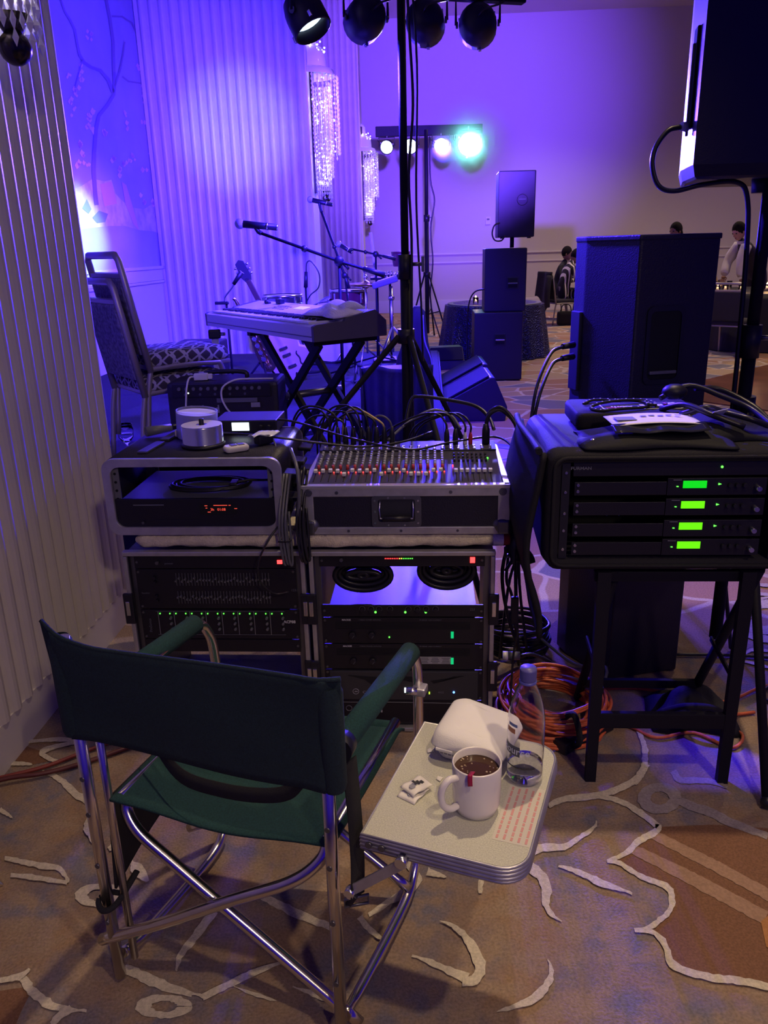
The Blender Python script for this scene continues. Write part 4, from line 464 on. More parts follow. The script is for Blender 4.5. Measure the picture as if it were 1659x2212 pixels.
# left side: long wall with the painted paper, and fluted piers standing out of it
M_paper_wall = mat('wallpaper_ground', (0.42, 0.40, 0.52), 0.7, noise=0.05, nscale=3)
M_branch = mat('wallpaper_branch', (0.27, 0.20, 0.36), 0.7)
M_bloom = mat('wallpaper_blossom', (0.85, 0.56, 0.66), 0.7)
M_rock = mat('wallpaper_rock', (0.60, 0.52, 0.56), 0.7, noise=0.18, nscale=9)
M_spike = mat('wallpaper_spike', (0.72, 0.42, 0.42), 0.7)
M_leafdark = mat('wallpaper_dark_foliage', (0.25, 0.30, 0.36), 0.7)
wl = rf(struct('wall_left', MB().box((-3.08, 6.0, 2.97), (0.24, 16, 5.94)), M_paper_wall))
def wall_paint(name, polys, m, off, label):
    mb = MB()
    for P in polys:
        t = bmesh.new(); f = t.faces.new([t.verts.new((-2.96 + off, v, z)) for v, z in P]); bmesh.ops.triangulate(t, faces=[f])
        for q in t.faces:
            q.normal_update()
            if q.normal.x < 0: q.normal_flip()
        me = bpy.data.meshes.new('tmp'); t.to_mesh(me); t.free(); mb.bm.from_mesh(me); bpy.data.meshes.remove(me)
    return mb.build(name, m, wl, label)
def strips(L): return [a + b[::-1] for a, b in L]
wall_paint('painted_rocks', MGR, M_rock, 0.002, 'pale rocks and bank painted along the foot of the paper')
wall_paint('painted_spike', MSP, M_spike, 0.004, 'coral coloured plant stems painted on the paper')
wall_paint('painted_foliage', MDK, M_leafdark, 0.006, 'grey green tufts painted on the rocks')
wall_paint('painted_blossom', MBL, M_bloom, 0.005, 'pale blossom clusters painted on the paper')
mbq = MB()
for a, b in MBR:
    bm = mbq.bm
    va = [bm.verts.new((-2.96 + 0.007, v, z)) for v, z in a]; vb = [bm.verts.new((-2.96 + 0.007, v, z)) for v, z in b]
    for i in range(len(a) - 1):
        f = bm.faces.new((va[i], vb[i], vb[i + 1], va[i + 1])); f.normal_update()
        if f.normal.x < 0: f.normal_flip()
mbq.build('painted_branch', M_branch, wl, 'dark twisting tree trunk and branches painted on the paper')
rf(struct('trim_2', MB().box((-2.945, 6.0, 1.285), (0.06, 6.1, 0.03), 0.006).box((-2.95, 6.0, 1.215), (0.035, 6.1, 0.12), 0.004)
          .box((-2.945, 6.0, 1.14), (0.05, 6.1, 0.025), 0.006), M_trim))
rf(struct('trim_3', MB().box((-2.952, 6.0, 0.57), (0.02, 6.1, 1.12), 0.003), M_trim))

def rib_mesh(p, d, z0, z1):
    pts = [(d * math.sin(PI * k / 6) ** 0.8 if 0 < k < 6 else 0.0, -p / 2 + p * k / 6) for k in range(7)]
    return MB().prism(pts, z1 - z0, 'Z', z0)
def pier(name, u_face, u_back, v0, v1):
    return rf(struct(name, MB().box(((u_face + u_back) / 2, (v0 + v1) / 2, 2.97), (u_face - u_back, v1 - v0, 5.94)), M_rib))
# nearest pier: its long side runs past the camera
p1 = pier('trim_4', -1.252, -2.95, -1.5, 2.915)
MB().box((-1.247, 0.70, 0.07), (0.014, 4.44, 0.14)).build('base_strip', M_trim, p1, 'plain base strip under the flutes')
r0 = rib_mesh(0.069, 0.022, 0.14, 5.93).build('rib', M_rib, p1); r0.location = (-1.252, 2.885, 0)
for k in range(1, 42):
    q = share(r0, 'rib', (-1.252, 2.885 - 0.069 * k, 0), p1)
# middle pier: fluted front across the stage alcove, smooth return toward the room
p2 = pier('trim_5', -1.248, -2.95, 8.94, 9.42)
r1 = rib_mesh(0.104, 0.058, 0.0, 5.93).build('rib', M_rib, p2); r1.location = (-1.30, 8.94, 0); r1.rotation_euler = (0, 0, -PI / 2)
for k in range(1, 16): share(r1, 'rib', (-1.30 - 0.104 * k, 8.94, 0), p2, (0, 0, -PI / 2))
MB().box((-1.244, 9.18, 2.97), (0.02, 0.48, 5.94), 0.004).build('corner_board', M_trim, p2, 'smooth painted corner board')
rf(struct('wall_alcove', MB().box((-2.5, 12.3, 2.97), (0.2, 5.8, 5.94)), M_wall))
p3 = pier('trim_6', -1.215, -2.95, 15.15, 15.6)
r2 = rib_mesh(0.10, 0.058, 0.0, 5.93).build('rib', M_rib, p3); r2.location = (-1.27, 15.15, 0); r2.rotation_euler = (0, 0, -PI / 2)
for k in range(1, 14): share(r2, 'rib', (-1.27 - 0.10 * k, 15.15, 0), p3, (0, 0, -PI / 2))
MB().box((-1.212, 15.38, 2.97), (0.02, 0.44, 5.94), 0.004).build('corner_board', M_trim, p3, 'smooth painted corner board')

# stage platform with its dark carpet
M_stage = mat('stage_carpet', (0.045, 0.042, 0.062), 0.95, spec=0.2, noise=0.2, nscale=80, bump=0.5, bscale=500)
st = rf(struct('stage_platform', MB().box((-1.44, 5.95, 0.2), (3.04, 4.80, 0.4), 0.01), M_stage))
M_skirt = mat('stage_skirt', (0.02, 0.02, 0.03), 0.9)
MB().box((0.088, 5.95, 0.195), (0.012, 4.80, 0.38)).box((-1.44, 3.545, 0.195), (3.04, 0.012, 0.38)).build('skirt', M_skirt, st)

# recessed ceiling light that shows at the top of the picture
cl = thing('ceiling_downlight', 'lit round recessed downlight in the far ceiling', 'ceiling light', (3.138, 17.2, 5.94))
MB().lathe([(0.095, 0.0), (0.13, -0.012), (0.13, 0.0)], seg=20).build('trim_ring', M_trim, cl)
MB().lathe([(0.0, -0.006), (0.092, -0.006)], seg=20).build('lens', mat('lamp_lens', (1, 0.9, 0.75), 0.5, emit=(1.0, 0.85, 0.7), power=6), cl)

# crystal wall sconces
M_crystal = mat('crystal', (0.88, 0.88, 0.92), 0.12, 0.15, spec=1.0)
M_bulb = mat('sconce_bulb', (1, 0.9, 0.7), 0.4, emit=(1.0, 0.86, 0.70), power=16)
M_bronze = mat('dark_bronze', (0.05, 0.04, 0.04), 0.25, 0.8)
def sconce(name, loc, label, strands=22, rot=0.0):
    t = thing(name, label, 'wall light', loc, R(-3.6) + rot, 'crystal wall sconces')
    rnd = random.Random(5)
    MB().box((0.012, 0, 0.80), (0.024, 0.20, 1.55), 0.006).build('backplate', M_bronze, t)
    hoops = MB(); tier = [(0.07, 1.60, 1.42), (0.15, 1.42, 1.20), (0.24, 1.24, 0.42)]
    # domes
    MB().lathe([(0.0, 1.64), (0.05, 1.61), (0.075, 1.56), (0.08, 1.45)], seg=14).build('crown', M_crystal, t)
    MB().lathe([(0.08, 1.45), (0.14, 1.42), (0.17, 1.35), (0.18, 1.24)], seg=16).build('upper_dome', M_crystal, t)
    MB().lathe([(0.18, 1.24), (0.24, 1.22), (0.265, 1.16)], seg=16).build('lower_dome', M_crystal, t)
    for (r, z0, z1, nm) in ((0.265, 1.16, 0.42, 'outer_strands'), (0.185, 1.10, 0.20, 'middle_strands'), (0.10, 1.05, 0.0, 'inner_strands')):
        mb = MB(); n = int(strands * r / 0.265 * 1.2) + (16 if r < 0.15 else 4)
        for k in range(n):
            a = 2 * PI * k / n
            x, y = r * math.cos(a) + (0.06 if r < 0.15 else 0), r * math.sin(a)
            if x < -0.02: continue
            z = z0
            zz = z1 + rnd.uniform(-0.02, 0.02)
            P = []
            while z > zz:
                P.append((0.002, z)); P.append((rnd.uniform(0.008, 0.013), z - 0.02)); z -= 0.042
            P.append((0.0, z))
            mb.lathe(P, (x + 0.02, y, 0), 4, smooth=False)
        mb.build(nm, M_crystal, t, 'hanging crystal strands', 'stuff')
    mb = MB()
    for k in range(90):
        a = rnd.uniform(-PI / 2, PI / 2); rr = rnd.uniform(0.05, 0.24); z = rnd.uniform(0.12, 1.5)
        if z > 1.2: rr = min(rr, 0.13)
        if z < 0.4: rr = min(rr, 0.12)
        mb.sphere((0.03 + rr * math.cos(a), rr * math.sin(a), z), rnd.uniform(0.005, 0.012), 6)
    mb.build('bulbs', M_bulb, t, 'small lit bulbs among the crystals', 'stuff')
    MB().sphere((0.115, 0, -0.03), 0.043, 16).cone((0.115, 0, 0.0), (0.115, 0, 0.05), 0.02, 0.05).build('finial', M_bronze, t, 'dark ball finial')
    return t
sconce('wall_sconce', rp(-1.234, 9.20, 1.98), 'tiered crystal sconce on the corner of the middle fluted pier')
sconce('wall_sconce', rp(-1.20, 15.40, 1.90), 'smaller farther crystal sconce on the last fluted pier')
sconce('wall_sconce', rp(-1.235, 2.37, 1.99), 'crystal sconce with a dark ball finial on the nearest pier, cut by the frame')

# ------------------------------------------------------------------ the folding camp chair in front
def ribbon_mesh(pts, w, th, side=(1, 0, 0), smooth=5):
    """flat webbing: width w along side, thickness th"""
    P = catmull(pts, smooth); S = Vector(side).normalized(); t = bmesh.new(); rows = []
    for i, p in enumerate(P):
        d = (P[min(i + 1, len(P) - 1)] - P[max(i - 1, 0)]).normalized()
        s = (S - d * S.dot(d)).normalized(); n = d.cross(s).normalized()
        rows.append([t.verts.new(p + s * a * w / 2 + n * b * th / 2) for a, b in ((-1, -1), (1, -1), (1, 1), (-1, 1))])
    for A, B in zip(rows, rows[1:]):
        for k in range(4): t.faces.new((A[k], A[(k + 1) % 4], B[(k + 1) % 4], B[k])).smooth = (k % 2 == 0)
    t.faces.new(rows[0]); t.faces.new(rows[-1][::-1])
    m = MB(); m._merge(t); return m

ch = thing('camp_chair', 'dark green canvas folding camp chair with chrome tube frame and attached side table', 'chair', (-0.336, 1.166, 0), R(-18.1))
TR = 0.0115
def post(x, zt): return MB().cone((x, 0, 0.012), (x, 0, zt), TR, seg=16).cone((x + (0.027 if x < 0 else -0.012), 0.018, 0.05), (x + (0.027 if x < 0 else -0.012), 0.018, zt - 0.05), 0.008, seg=12)
for x, zt in ((-0.244, 0.79), (0.244, 0.775)):
    o = post(x, zt).build('back_post', M_chrome, ch)
    for z in (0.16, 0.30, 0.42, 0.50):
        MB().cone((x - 0.001, -0.0125, z), (x - 0.001, -0.009, z), 0.0052, 0.0052, 10).build('rivet', M_steel, o)
for sx, x0, x1 in ((-1, -0.244, -0.222), (1, 0.246, 0.272)):
    MB().tube([(x0, 0.015, 0.055), (x0 + 0.002, 0.10, 0.030), (x1 - 0.004, 0.33, 0.020), (x1, 0.405, 0.05), (x1 + 0.004, 0.437, 0.13), (x1 + 0.004, 0.440, 0.30),
               (x1 + 0.006, 0.436, 0.52), (x1 + 0.006, 0.415, 0.598), (x1 + 0.006, 0.365, 0.634), (x1, 0.20, 0.638), (x0, 0.012, 0.636)], TR, 12, 6).build('side_frame', M_chrome, ch)
for k, (y, dy) in enumerate(((0.035, 0.0), (0.375, 0.0))):
    MB().tube([(-0.196, y + 0.02, 0.435), (-0.205, y + 0.012, 0.405), (-0.175, y, 0.362), (-0.10, y, 0.30), (0.10, y - 0.005, 0.155), (0.272, y - 0.01, 0.035 if k else 0.032)], TR, 12, 6).build('cross_tube', M_chrome, ch)
    MB().tube([(0.216, y + 0.02, 0.425), (0.207, y, 0.390), (0.155, y - 0.02, 0.345), (0.03, y - 0.028, 0.275), (-0.12, y - 0.034, 0.185), (-0.275, y - 0.036, 0.098)], TR, 12, 6).build('cross_tube', M_chrome, ch)
for x in (-0.200, 0.222):
    MB().cone((x, 0.03, 0.437), (x + 0.010, 0.415, 0.437), TR, seg=12).build('seat_rail', M_chrome, ch)
def seatf(u, v):
    x = -0.212 + 0.452 * u + 0.012 * v; y = 0.012 + 0.405 * v
    z = 0.446 - 0.022 * math.sin(PI * u) * (0.6 + 0.4 * math.sin(PI * v)) + 0.004 * math.sin(9 * u + 3 * v)
    if v > 0.93: z -= (v - 0.93) * 0.30
    return (x, y, z)
MB().sheet(seatf, 26, 20, 0.006).build('seat', M_canvas, ch)
MB().tube([(-0.20, 0.416, 0.422), (0.0, 0.42, 0.405), (0.235, 0.416, 0.420)], 0.016, 10).build('seat_front_pocket', M_canvas, ch)
def backf(u, v):
    x = -0.278 + 0.556 * u + 0.012 * (0.5 - u) * (1 - v)
    top = 0.790 - 0.016 * math.sin(PI * u) + (0.030 * max(0, 1 - u / 0.18) ** 1.5)
    bot = 0.592 - 0.012 * u - 0.022 * math.sin(PI * min(1, max(0, (u - 0.12) / 0.76))) * (0.5 + 0.5 * u)
    y = -0.018 + 0.020 * math.sin(PI * u) + (0.004 * math.sin(6 * u + 4 * v))
    if u < 0.03 or u > 0.97: y += 0.014
    return (x, y, bot + (top - bot) * v)
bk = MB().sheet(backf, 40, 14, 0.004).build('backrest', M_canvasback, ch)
MB().tube([Vector(backf(u / 16, 1.0)) for u in range(17)], 0.0045, 6, 2).build('hem', M_canvasback, bk)
for x, zb, zt in ((-0.252, 0.594, 0.79), (0.256, 0.578, 0.772)):
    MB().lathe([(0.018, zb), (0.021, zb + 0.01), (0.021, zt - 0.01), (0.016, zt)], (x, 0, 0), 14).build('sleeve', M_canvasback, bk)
for s, a, b in ((1, (0.258, 0.045, 0.640), (0.280, 0.375, 0.637)), (-1, (-0.246, 0.045, 0.640), (-0.218, 0.375, 0.637))):
    ar = MB().cone(a, b, 0.0215, 0.021, 18).build('armrest_sleeve', M_canvas, ch)
    MB().cone((a[0], a[1] - 0.028, a[2]), a, 0.024, 0.0235, 16).build('end_cap', M_black, ar)
ribbon_mesh([(-0.225, 0.16, 0.54), (-0.15, 0.10, 0.510), (-0.07, 0.05, 0.498), (0.02, 0.03, 0.503), (0.10, 0.025, 0.512), (0.16, 0.02, 0.535), (0.20, 0.01, 0.585)], 0.026, 0.002, (0, 0.4, 1)).build('back_strap', M_strap, ch)
ss = ribbon_mesh([(0.272, 0.030, 0.615), (0.280, 0.022, 0.52), (0.286, 0.012, 0.43), (0.290, -0.006, 0.37)], 0.036, 0.0025, (0.3, 1, 0)).build('side_strap', M_strap, ch)
MB().tube([(0.272, -0.022, 0.372), (0.272, -0.022, 0.356), (0.306, 0.004, 0.350), (0.306, 0.004, 0.368)], 0.0028, 6, 0, True).build('buckle', M_steel, ss)
def pouchf(u, v):
    y = 0.03 + 0.34 * u - 0.02 * (1 - v); z = 0.43 - 0.20 * (1 - v) * (1 - 0.35 * u)
    return (-0.232 - 0.015 * math.sin(PI * u) * (1 - v) + 0.01 * u, y, z)
MB().sheet(pouchf, 12, 8, 0.005).build('side_pouch', M_strap, ch)
MB().tube([(-0.262, -0.004, 0.208), (-0.244, -0.018, 0.198), (-0.224, 0.0, 0.204), (-0.205, 0.05, 0.245), (-0.224, 0.022, 0.214), (-0.246, 0.017, 0.210)], 0.006, 6, 5, True).build('post_band', M_strap, ch)
# the side table belongs to the chair
def rrect(x0, y0, x1, y1, r, which=(1, 1, 1, 1), n=7):
    P = []
    for (cx, cy, a0, w) in ((x1 - r, y0 + r, -90, which[1]), (x1 - r, y1 - r, 0, which[2]), (x0 + r, y1 - r, 90, which[3]), (x0 + r, y0 + r, 180, which[0])):
        if w: P += [(cx + r * math.cos(R(a0 + 90 * k / n)), cy + r * math.sin(R(a0 + 90 * k / n))) for k in range(n + 1)]
        else: P.append((cx + r * (1 if a0 in (-90, 0) else -1), cy + r * (1 if a0 in (0, 90) else -1)))
    return P
TM = Matrix.Translation((0.302, 0.0, 0)) @ Matrix.Rotation(R(-3.0), 4, 'Z')
tt = MB().prism(rrect(0.0, 0.0, 0.268, 0.338, 0.045, (0, 1, 1, 0)), 0.005, 'Z', 0.495, M=TM).build('tabletop', M_tabletop, ch)
rim = MB(); pr = rrect(-0.002, -0.002, 0.270, 0.340, 0.046, (0, 1, 1, 0))
for off, zc, rr in ((0.0, 0.4985, 0.0028), (0.0015, 0.4925, 0.004), (0.0005, 0.4855, 0.0045), (0.0015, 0.478, 0.0045), (0.0, 0.4715, 0.0035)):
    rim.tube([(x, y, zc) for x, y in pr], rr, 6, 0, True, M=TM)
rim.build('table_rim', M_alu, tt, 'ridged aluminium edge band')
MB().prism(rrect(0.004, 0.004, 0.264, 0.334, 0.042, (0, 1, 1, 0)), 0.02, 'Z', 0.474, M=TM).build('underside', M_grey, tt)
for (x, y) in ((0.012, -0.004), (0.035, -0.004)): MB().cone((x, y, 0.483), (x, y - 0.004, 0.483), 0.006, seg=10, M=TM).build('screw', M_steel, tt)
br = MB().box((0.025, -0.012, 0.425), (0.135, 0.004, 0.018), 0.001, M=TM, rot=(0, R(-42), 0)).build('folding_bracket', M_alu, ch)
MB().cone((0.072, -0.004, 0.473), (0.072, -0.020, 0.473), 0.010, seg=12, M=TM).build('pivot', M_bright, br)
MB().cone((-0.022, -0.006, 0.382), (-0.022, -0.022, 0.382), 0.009, seg=12, M=TM).build('pivot', M_bright, br)
MB().box((-0.020, -0.014, 0.366), (0.012, 0.012, 0.03), 0.002, M=TM, rot=(0, R(30), 0)).build('rubber_stop', M_black, br)
cp = MB().box((0.285, 0.425, 0.520), (0.03, 0.032, 0.018), 0.004).build('front_clamp', M_alu, ch)
MB().cone((0.285, 0.405, 0.528), (0.262, 0.40, 0.528), 0.008, seg=10).build('clamp_knob', M_bright, cp)
lb = MB().box((0.236, 0.13, 0.5003), (0.062, 0.15, 0.0004), M=TM).build('table_sticker', mat('sticker_film', (0.60, 0.57, 0.48), 0.4), ch, 'pale sticker with lines of faded red print')
pl_ = MB(); rnd = random.Random(4)
for row in range(5):
    y = 0.06
    while y < 0.195:
        l = rnd.uniform(0.006, 0.018); pl_.box((0.212 + row * 0.012, y + l / 2, 0.5007), (0.004, l, 0.0003), M=TM); y += l + 0.003
pl_.build('printed_lines', M_redink, lb, kind='stuff')

# things on the side table
TZ = 0.5005
mug = thing('mug', 'white ceramic mug of black tea on the chair side table', 'mug', (0.146, 1.126, TZ))
MB().lathe([(0, 0.001), (0.030, 0.001), (0.036, 0.004), (0.0405, 0.018), (0.0415, 0.05), (0.042, 0.093), (0.0405, 0.0955), (0.039, 0.093), (0.0385, 0.05), (0.037, 0.012), (0, 0.008)], seg=36).build('body', M_ceramic, mug)
MB().tube([(-0.034, -0.020, 0.078), (-0.052, -0.031, 0.080), (-0.063, -0.037, 0.062), (-0.060, -0.035, 0.036), (-0.047, -0.028, 0.022), (-0.034, -0.020, 0.022)], 0.0062, 10).build('handle', M_ceramic, mug)
M_tea = mat('black_tea', (0.060, 0.028, 0.014), 0.06)
MB().lathe([(0, 0.080), (0.0388, 0.080)], seg=30).build('tea', M_tea, mug)
bb = MB(); rnd = random.Random(2)
for k in range(26):
    a = rnd.uniform(0, 2 * PI); r = rnd.uniform(0.012, 0.036); bb.sphere((r * math.cos(a), r * math.sin(a), 0.0805), rnd.uniform(0.0010, 0.0022), 6, scale=(1, 1, 0.6))
bb.build('bubbles', mat('tea_foam', (0.40, 0.30, 0.20), 0.2), mug, kind='stuff')
ribbon_mesh([(-0.008, -0.012, 0.083), (-0.014, -0.030, 0.090), (-0.016, -0.0405, 0.098), (-0.0165, -0.0430, 0.090), (-0.016, -0.0435, 0.078)], 0.008, 0.0008, (1, 0, 0)).build('tea_tag', mat('crimson_tag', (0.35, 0.01, 0.06), 0.5), mug, 'dark red tea bag tag over the rim')

bo = thing('water_bottle', 'clear plastic water bottle with dark blue cap on the side table', 'bottle', (0.243, 1.204, TZ), R(0))
prof = [(0, 0.004), (0.018, 0.0), (0.028, 0.001), (0.0325, 0.008), (0.033, 0.02), (0.0322, 0.045), (0.033, 0.05), (0.033, 0.118), (0.032, 0.135), (0.028, 0.158), (0.020, 0.182), (0.0135, 0.197), (0.0125, 0.212)]
MB().lathe(prof + [(r - 0.0008, z) for r, z in prof[::-1] if r > 0.001] + [(0, 0.005)], seg=32).build('body', M_glassclear, bo)
MB().lathe([(0, 0.006), (0.027, 0.004), (0.0315, 0.012), (0.0315, 0.036), (0, 0.036)], seg=28).build('water', M_water, bo)
cap = MB().lathe([(0.0145, 0.204), (0.0148, 0.222), (0.0140, 0.226), (0, 0.2265)], seg=24).build('cap', mat('dark_blue_cap', (0.10, 0.09, 0.30), 0.4), bo)
MB().lathe([(0.0152, 0.198), (0.0152, 0.203), (0.0128, 0.203)], seg=24).build('neck_ring', mat('blue_ring', (0.10, 0.10, 0.40), 0.35), cap)
def curved_patch(r, a0, a1, z0, z1): return MB().sheet(lambda u, v: (r * math.cos(a0 + (a1 - a0) * u), r * math.sin(a0 + (a1 - a0) * u), z0 + (z1 - z0) * v), 12, 2)
lab = curved_patch(0.0336, R(178), R(242), 0.064, 0.084).build('label', mat('slate_label', (0.07, 0.08, 0.11), 0.5), bo, 'dark slate label band')
curved_patch(0.0336, R(190), R(225), 0.108, 0.118).build('orange_mark', mat('label_orange', (0.55, 0.22, 0.10), 0.5), bo)
curved_patch(0.0336, R(198), R(232), 0.122, 0.128).build('blue_mark', mat('label_blue', (0.15, 0.22, 0.45), 0.5), bo)
curved_patch(0.0336, R(175), R(290), 0.040, 0.043).build('black_band', M_ink, bo)
def wrap_text(parent, body, size, m, r, a_mid, z):
    o = text(parent, body, (0, 0, 0), size, m, (0, 0, 0), align='CENTER')
    for v in o.data.vertices:
        a = a_mid + v.co.x / r; h = v.co.y; k = r + v.co.z
        v.co = (k * math.cos(a), k * math.sin(a), z + h)
    return o
wrap_text(lab, 'resource', 0.020, mat('pale_label_print', (0.62, 0.66, 0.72), 0.5), 0.0338, R(212), 0.068)

fx_ = thing('foam_takeout_box', 'closed white foam takeout box on the side table behind the mug', 'food container', (0.168, 1.296, TZ), R(-27))
def loft(rings, m, name, parent):
    t = bmesh.new(); V = [[t.verts.new(p) for p in ring] for ring in rings]
    for A, B in zip(V, V[1:]):
        n = len(A)
        for k in range(n): t.faces.new((A[k], A[(k + 1) % n], B[(k + 1) % n], B[k])).smooth = True
    t.faces.new(V[0]); t.faces.new(V[-1])
    mb = MB(); mb._merge(t); return mb.build(name, m, parent)
def rr3(w, d, r, z, dz=None):
    return [(x, y, z + (dz(x, y) if dz else 0)) for x, y in rrect(-w / 2, -d / 2, w / 2, d / 2, r, n=5)]
loft([rr3(0.118, 0.110, 0.016, 0.001), rr3(0.122, 0.114, 0.018, 0.004), rr3(0.140, 0.132, 0.020, 0.028), rr3(0.146, 0.138, 0.020, 0.030)], M_foam, 'tray', fx_)
wav = lambda x, y: 0.010 * (1 / (1 + math.exp((x - 0.005) * 130))) + 0.004 * math.sin(y * 30)
lid = loft([rr3(0.147, 0.139, 0.020, 0.0302), rr3(0.146, 0.138, 0.020, 0.034), rr3(0.136, 0.128, 0.022, 0.046, wav), rr3(0.122, 0.114, 0.024, 0.053, wav), rr3(0.08, 0.075, 0.02, 0.056, wav)], M_foam, 'lid', fx_)
MB().box((-0.04, -0.0695, 0.028), (0.034, 0.006, 0.006), 0.002).build('tab', M_foam, fx_)
tp = MB()
for k in range(6): tp.box((-0.055 + 0.008 * k, -0.0652, 0.018), (0.006, 0.001, 0.0022), rot=(R(-12), 0, 0))
tp.build('embossed_print', M_greyink, fx_, kind='stuff')

def packet(name, loc, rz, label, w=0.048, d=0.036):
    t = thing(name, label, 'packet', loc, rz, 'opened sugar packets')
    MB().sheet(lambda u, v: ((u - 0.5) * w, (v - 0.5) * d, 0.004 + 0.004 * math.sin(PI * u) * (1 + 0.5 * math.sin(5 * v)) + 0.002 * math.sin(9 * u)), 10, 8, 0.0012).build('sleeve', M_paper, t)
    q = MB()
    for k in range(3): q.box(((0.006 * k) - 0.002, 0.004 - 0.003 * k, 0.0105 - 0.0004 * k), (0.005, 0.012 - 0.002 * k, 0.0004))
    q.build('print', M_ink, t, kind='stuff')
    MB().lathe([(0, 0.0096), (0.006, 0.0098)], (-0.012, -0.002, 0.001), 10).build('emblem', M_greyink, t)
    return t
packet('sugar_packet', (0.046, 1.176, TZ + 0.005), R(38), 'torn white paper packet lying on top of another on the side table')
packet('sugar_packet', (0.040, 1.168, TZ - 0.003), R(52), 'flattened white paper packet under the torn one on the side table', 0.050, 0.038)
for (x, y, a, lab_) in ((0.076, 1.290, 20, 'tiny torn paper scrap on the side table near the foam box'), (0.088, 1.205, 60, 'tiny torn paper scrap on the side table between packet and mug')):
    tag(MB().sheet(lambda u, v: ((u - 0.5) * 0.013 * (1 - 0.5 * v), (v - 0.5) * 0.010, 0.0015 + 0.002 * u * v), 4, 3, 0.0006, M=Matrix.Translation((x, y, TZ)) @ Matrix.Rotation(R(a), 4, 'Z')).build('paper_scrap', M_paper), lab_, 'paper')

# ------------------------------------------------------------------ the two amplifier racks
RY = R(-3.6)
def flight_rack(loc, label, w=0.537, d=0.46, h=0.60):
    t = thing('equipment_rack', label, 'rack', loc, RY, 'amplifier racks side by side')
    e = 0.010
    MB().box((e / 2 + 0.004, d / 2, h / 2), (e, d - 0.01, h - 0.02)).build('side_panel', M_tolex, t)
    MB().box((w - e / 2 - 0.004, d / 2, h / 2), (e, d - 0.01, h - 0.02)).build('side_panel', M_tolex, t)
    MB().box((w / 2, d / 2, h - e / 2 - 0.004), (w - 0.02, d - 0.01, e)).build('top_panel', M_tolex, t)
    MB().box((w / 2, d / 2, e / 2 + 0.004), (w - 0.02, d - 0.01, e)).build('bottom_panel', M_tolex, t)
    fr = MB().box((w / 2, 0.008, h - 0.007), (w, 0.022, 0.014), 0.003).build('top_edge', M_alu, t)
    MB().box((w / 2, 0.008, 0.010), (w, 0.022, 0.014), 0.003).build('bottom_edge', M_alu, t)
    for x in (0.007, w - 0.007):
        MB().box((x, 0.008, h / 2), (0.013, 0.022, h - 0.03), 0.003).build('upright_edge', M_alu, t)
        MB().box((x, d - 0.008, h / 2), (0.013, 0.018, h - 0.03), 0.003).build('upright_edge', M_alu, t)
        xi = x + (0.017 if x < w / 2 else -0.017)
        rl = MB().box((xi, 0.020, h / 2), (0.018, 0.004, h - 0.04)).build('rack_rail', M_steel, t)
        for z in (0.42, 0.20):
            lt = MB().box((x + (-0.004 if x < w / 2 else 0.004), -0.004, z), (0.030, 0.012, 0.098), 0.004).build('latch', M_black, t)
            MB().box((x + (-0.004 if x < w / 2 else 0.004), -0.012, z + 0.004), (0.012, 0.008, 0.046), 0.002).build('latch_wing', M_bright, lt)
    return t
def unit(t, z1, z0, name, m=M_rackface, w=0.537, d=0.30, label=None):
    """one rack-mounted unit between heights z0 and z1: face, ears with screws"""
    f = MB().box((w / 2, 0.014, (z0 + z1) / 2), (0.478, 0.006, z1 - z0 - 0.002), 0.001).box((w / 2, 0.014 + d / 2, (z0 + z1) / 2), (0.43, d, z1 - z0 - 0.006)).build(name, m, t, label)
    for x in (w / 2 - 0.231, w / 2 + 0.231):
        for z in ((z0 + 0.009, z1 - 0.009) if z1 - z0 > 0.05 else ((z0 + z1) / 2,)):
            MB().cone((x, 0.0115, z), (x, 0.008, z), 0.0045, 0.0035, 8).build('screw', M_steel, f)
    return f
FY = 0.0102
def led(p, x, z, m, r=0.0022, name='led', sz=None):
    if sz: MB().box((x, FY - 0.0006, z), (sz[0], 0.003, sz[1]), 0.0005).build(name, m, p)
    else: MB().sphere((x, FY - 0.0008, z), r, 8).build(name, m, p)
def knob(p, x, z, r, m=M_black, tick=True, name='knob'):
    o = MB().cone((x, FY + 0.001, z), (x, FY - 0.010, z), r, r * 0.85, 12)
    k = o.build(name, m, p); return k
def ftext(p, s, x, z, size, m=M_dimprint, xs=1.0, bold=0.0):
    return text(p, s, (x, FY - 0.0004, z), size, m, (PI / 2, 0, 0), 'lettering', 'LEFT', bold, xs)

ra = flight_rack((-0.769, 2.147, 0), 'black amplifier rack next to the fluted pier, with equaliser and row of green lights')
u = unit(ra, 0.584, 0.542, 'power_conditioner')
led(u, 0.462, 0.563, M_red_led, sz=(0.015, 0.011), name='lit_switch'); knob(u, 0.10, 0.563, 0.006, M_steel); ftext(u, 'power', 0.12, 0.556, 0.010)
u = unit(ra, 0.541, 0.412, 'equaliser')
sl = MB(); rnd = random.Random(8)
for row in (0.508, 0.450):
    for k in range(31):
        x = 0.150 + 0.0092 * k; sl.box((x, FY, row), (0.0012, 0.001, 0.040)); sl.box((x, FY - 0.004, row + rnd.uniform(-0.006, 0.006)), (0.005, 0.010, 0.004))
sl.build('slider_bank', M_grey, u, 'two banks of small graphic sliders', 'stuff')
for z in (0.515, 0.500, 0.455, 0.440): knob(u, 0.085, z, 0.005)
ftext(u, '1231', 0.490, 0.470, 0.010, M_dimprint); ftext(u, 'Equalizer', 0.040, 0.462, 0.007)
u = unit(ra, 0.410, 0.312, 'compressor')
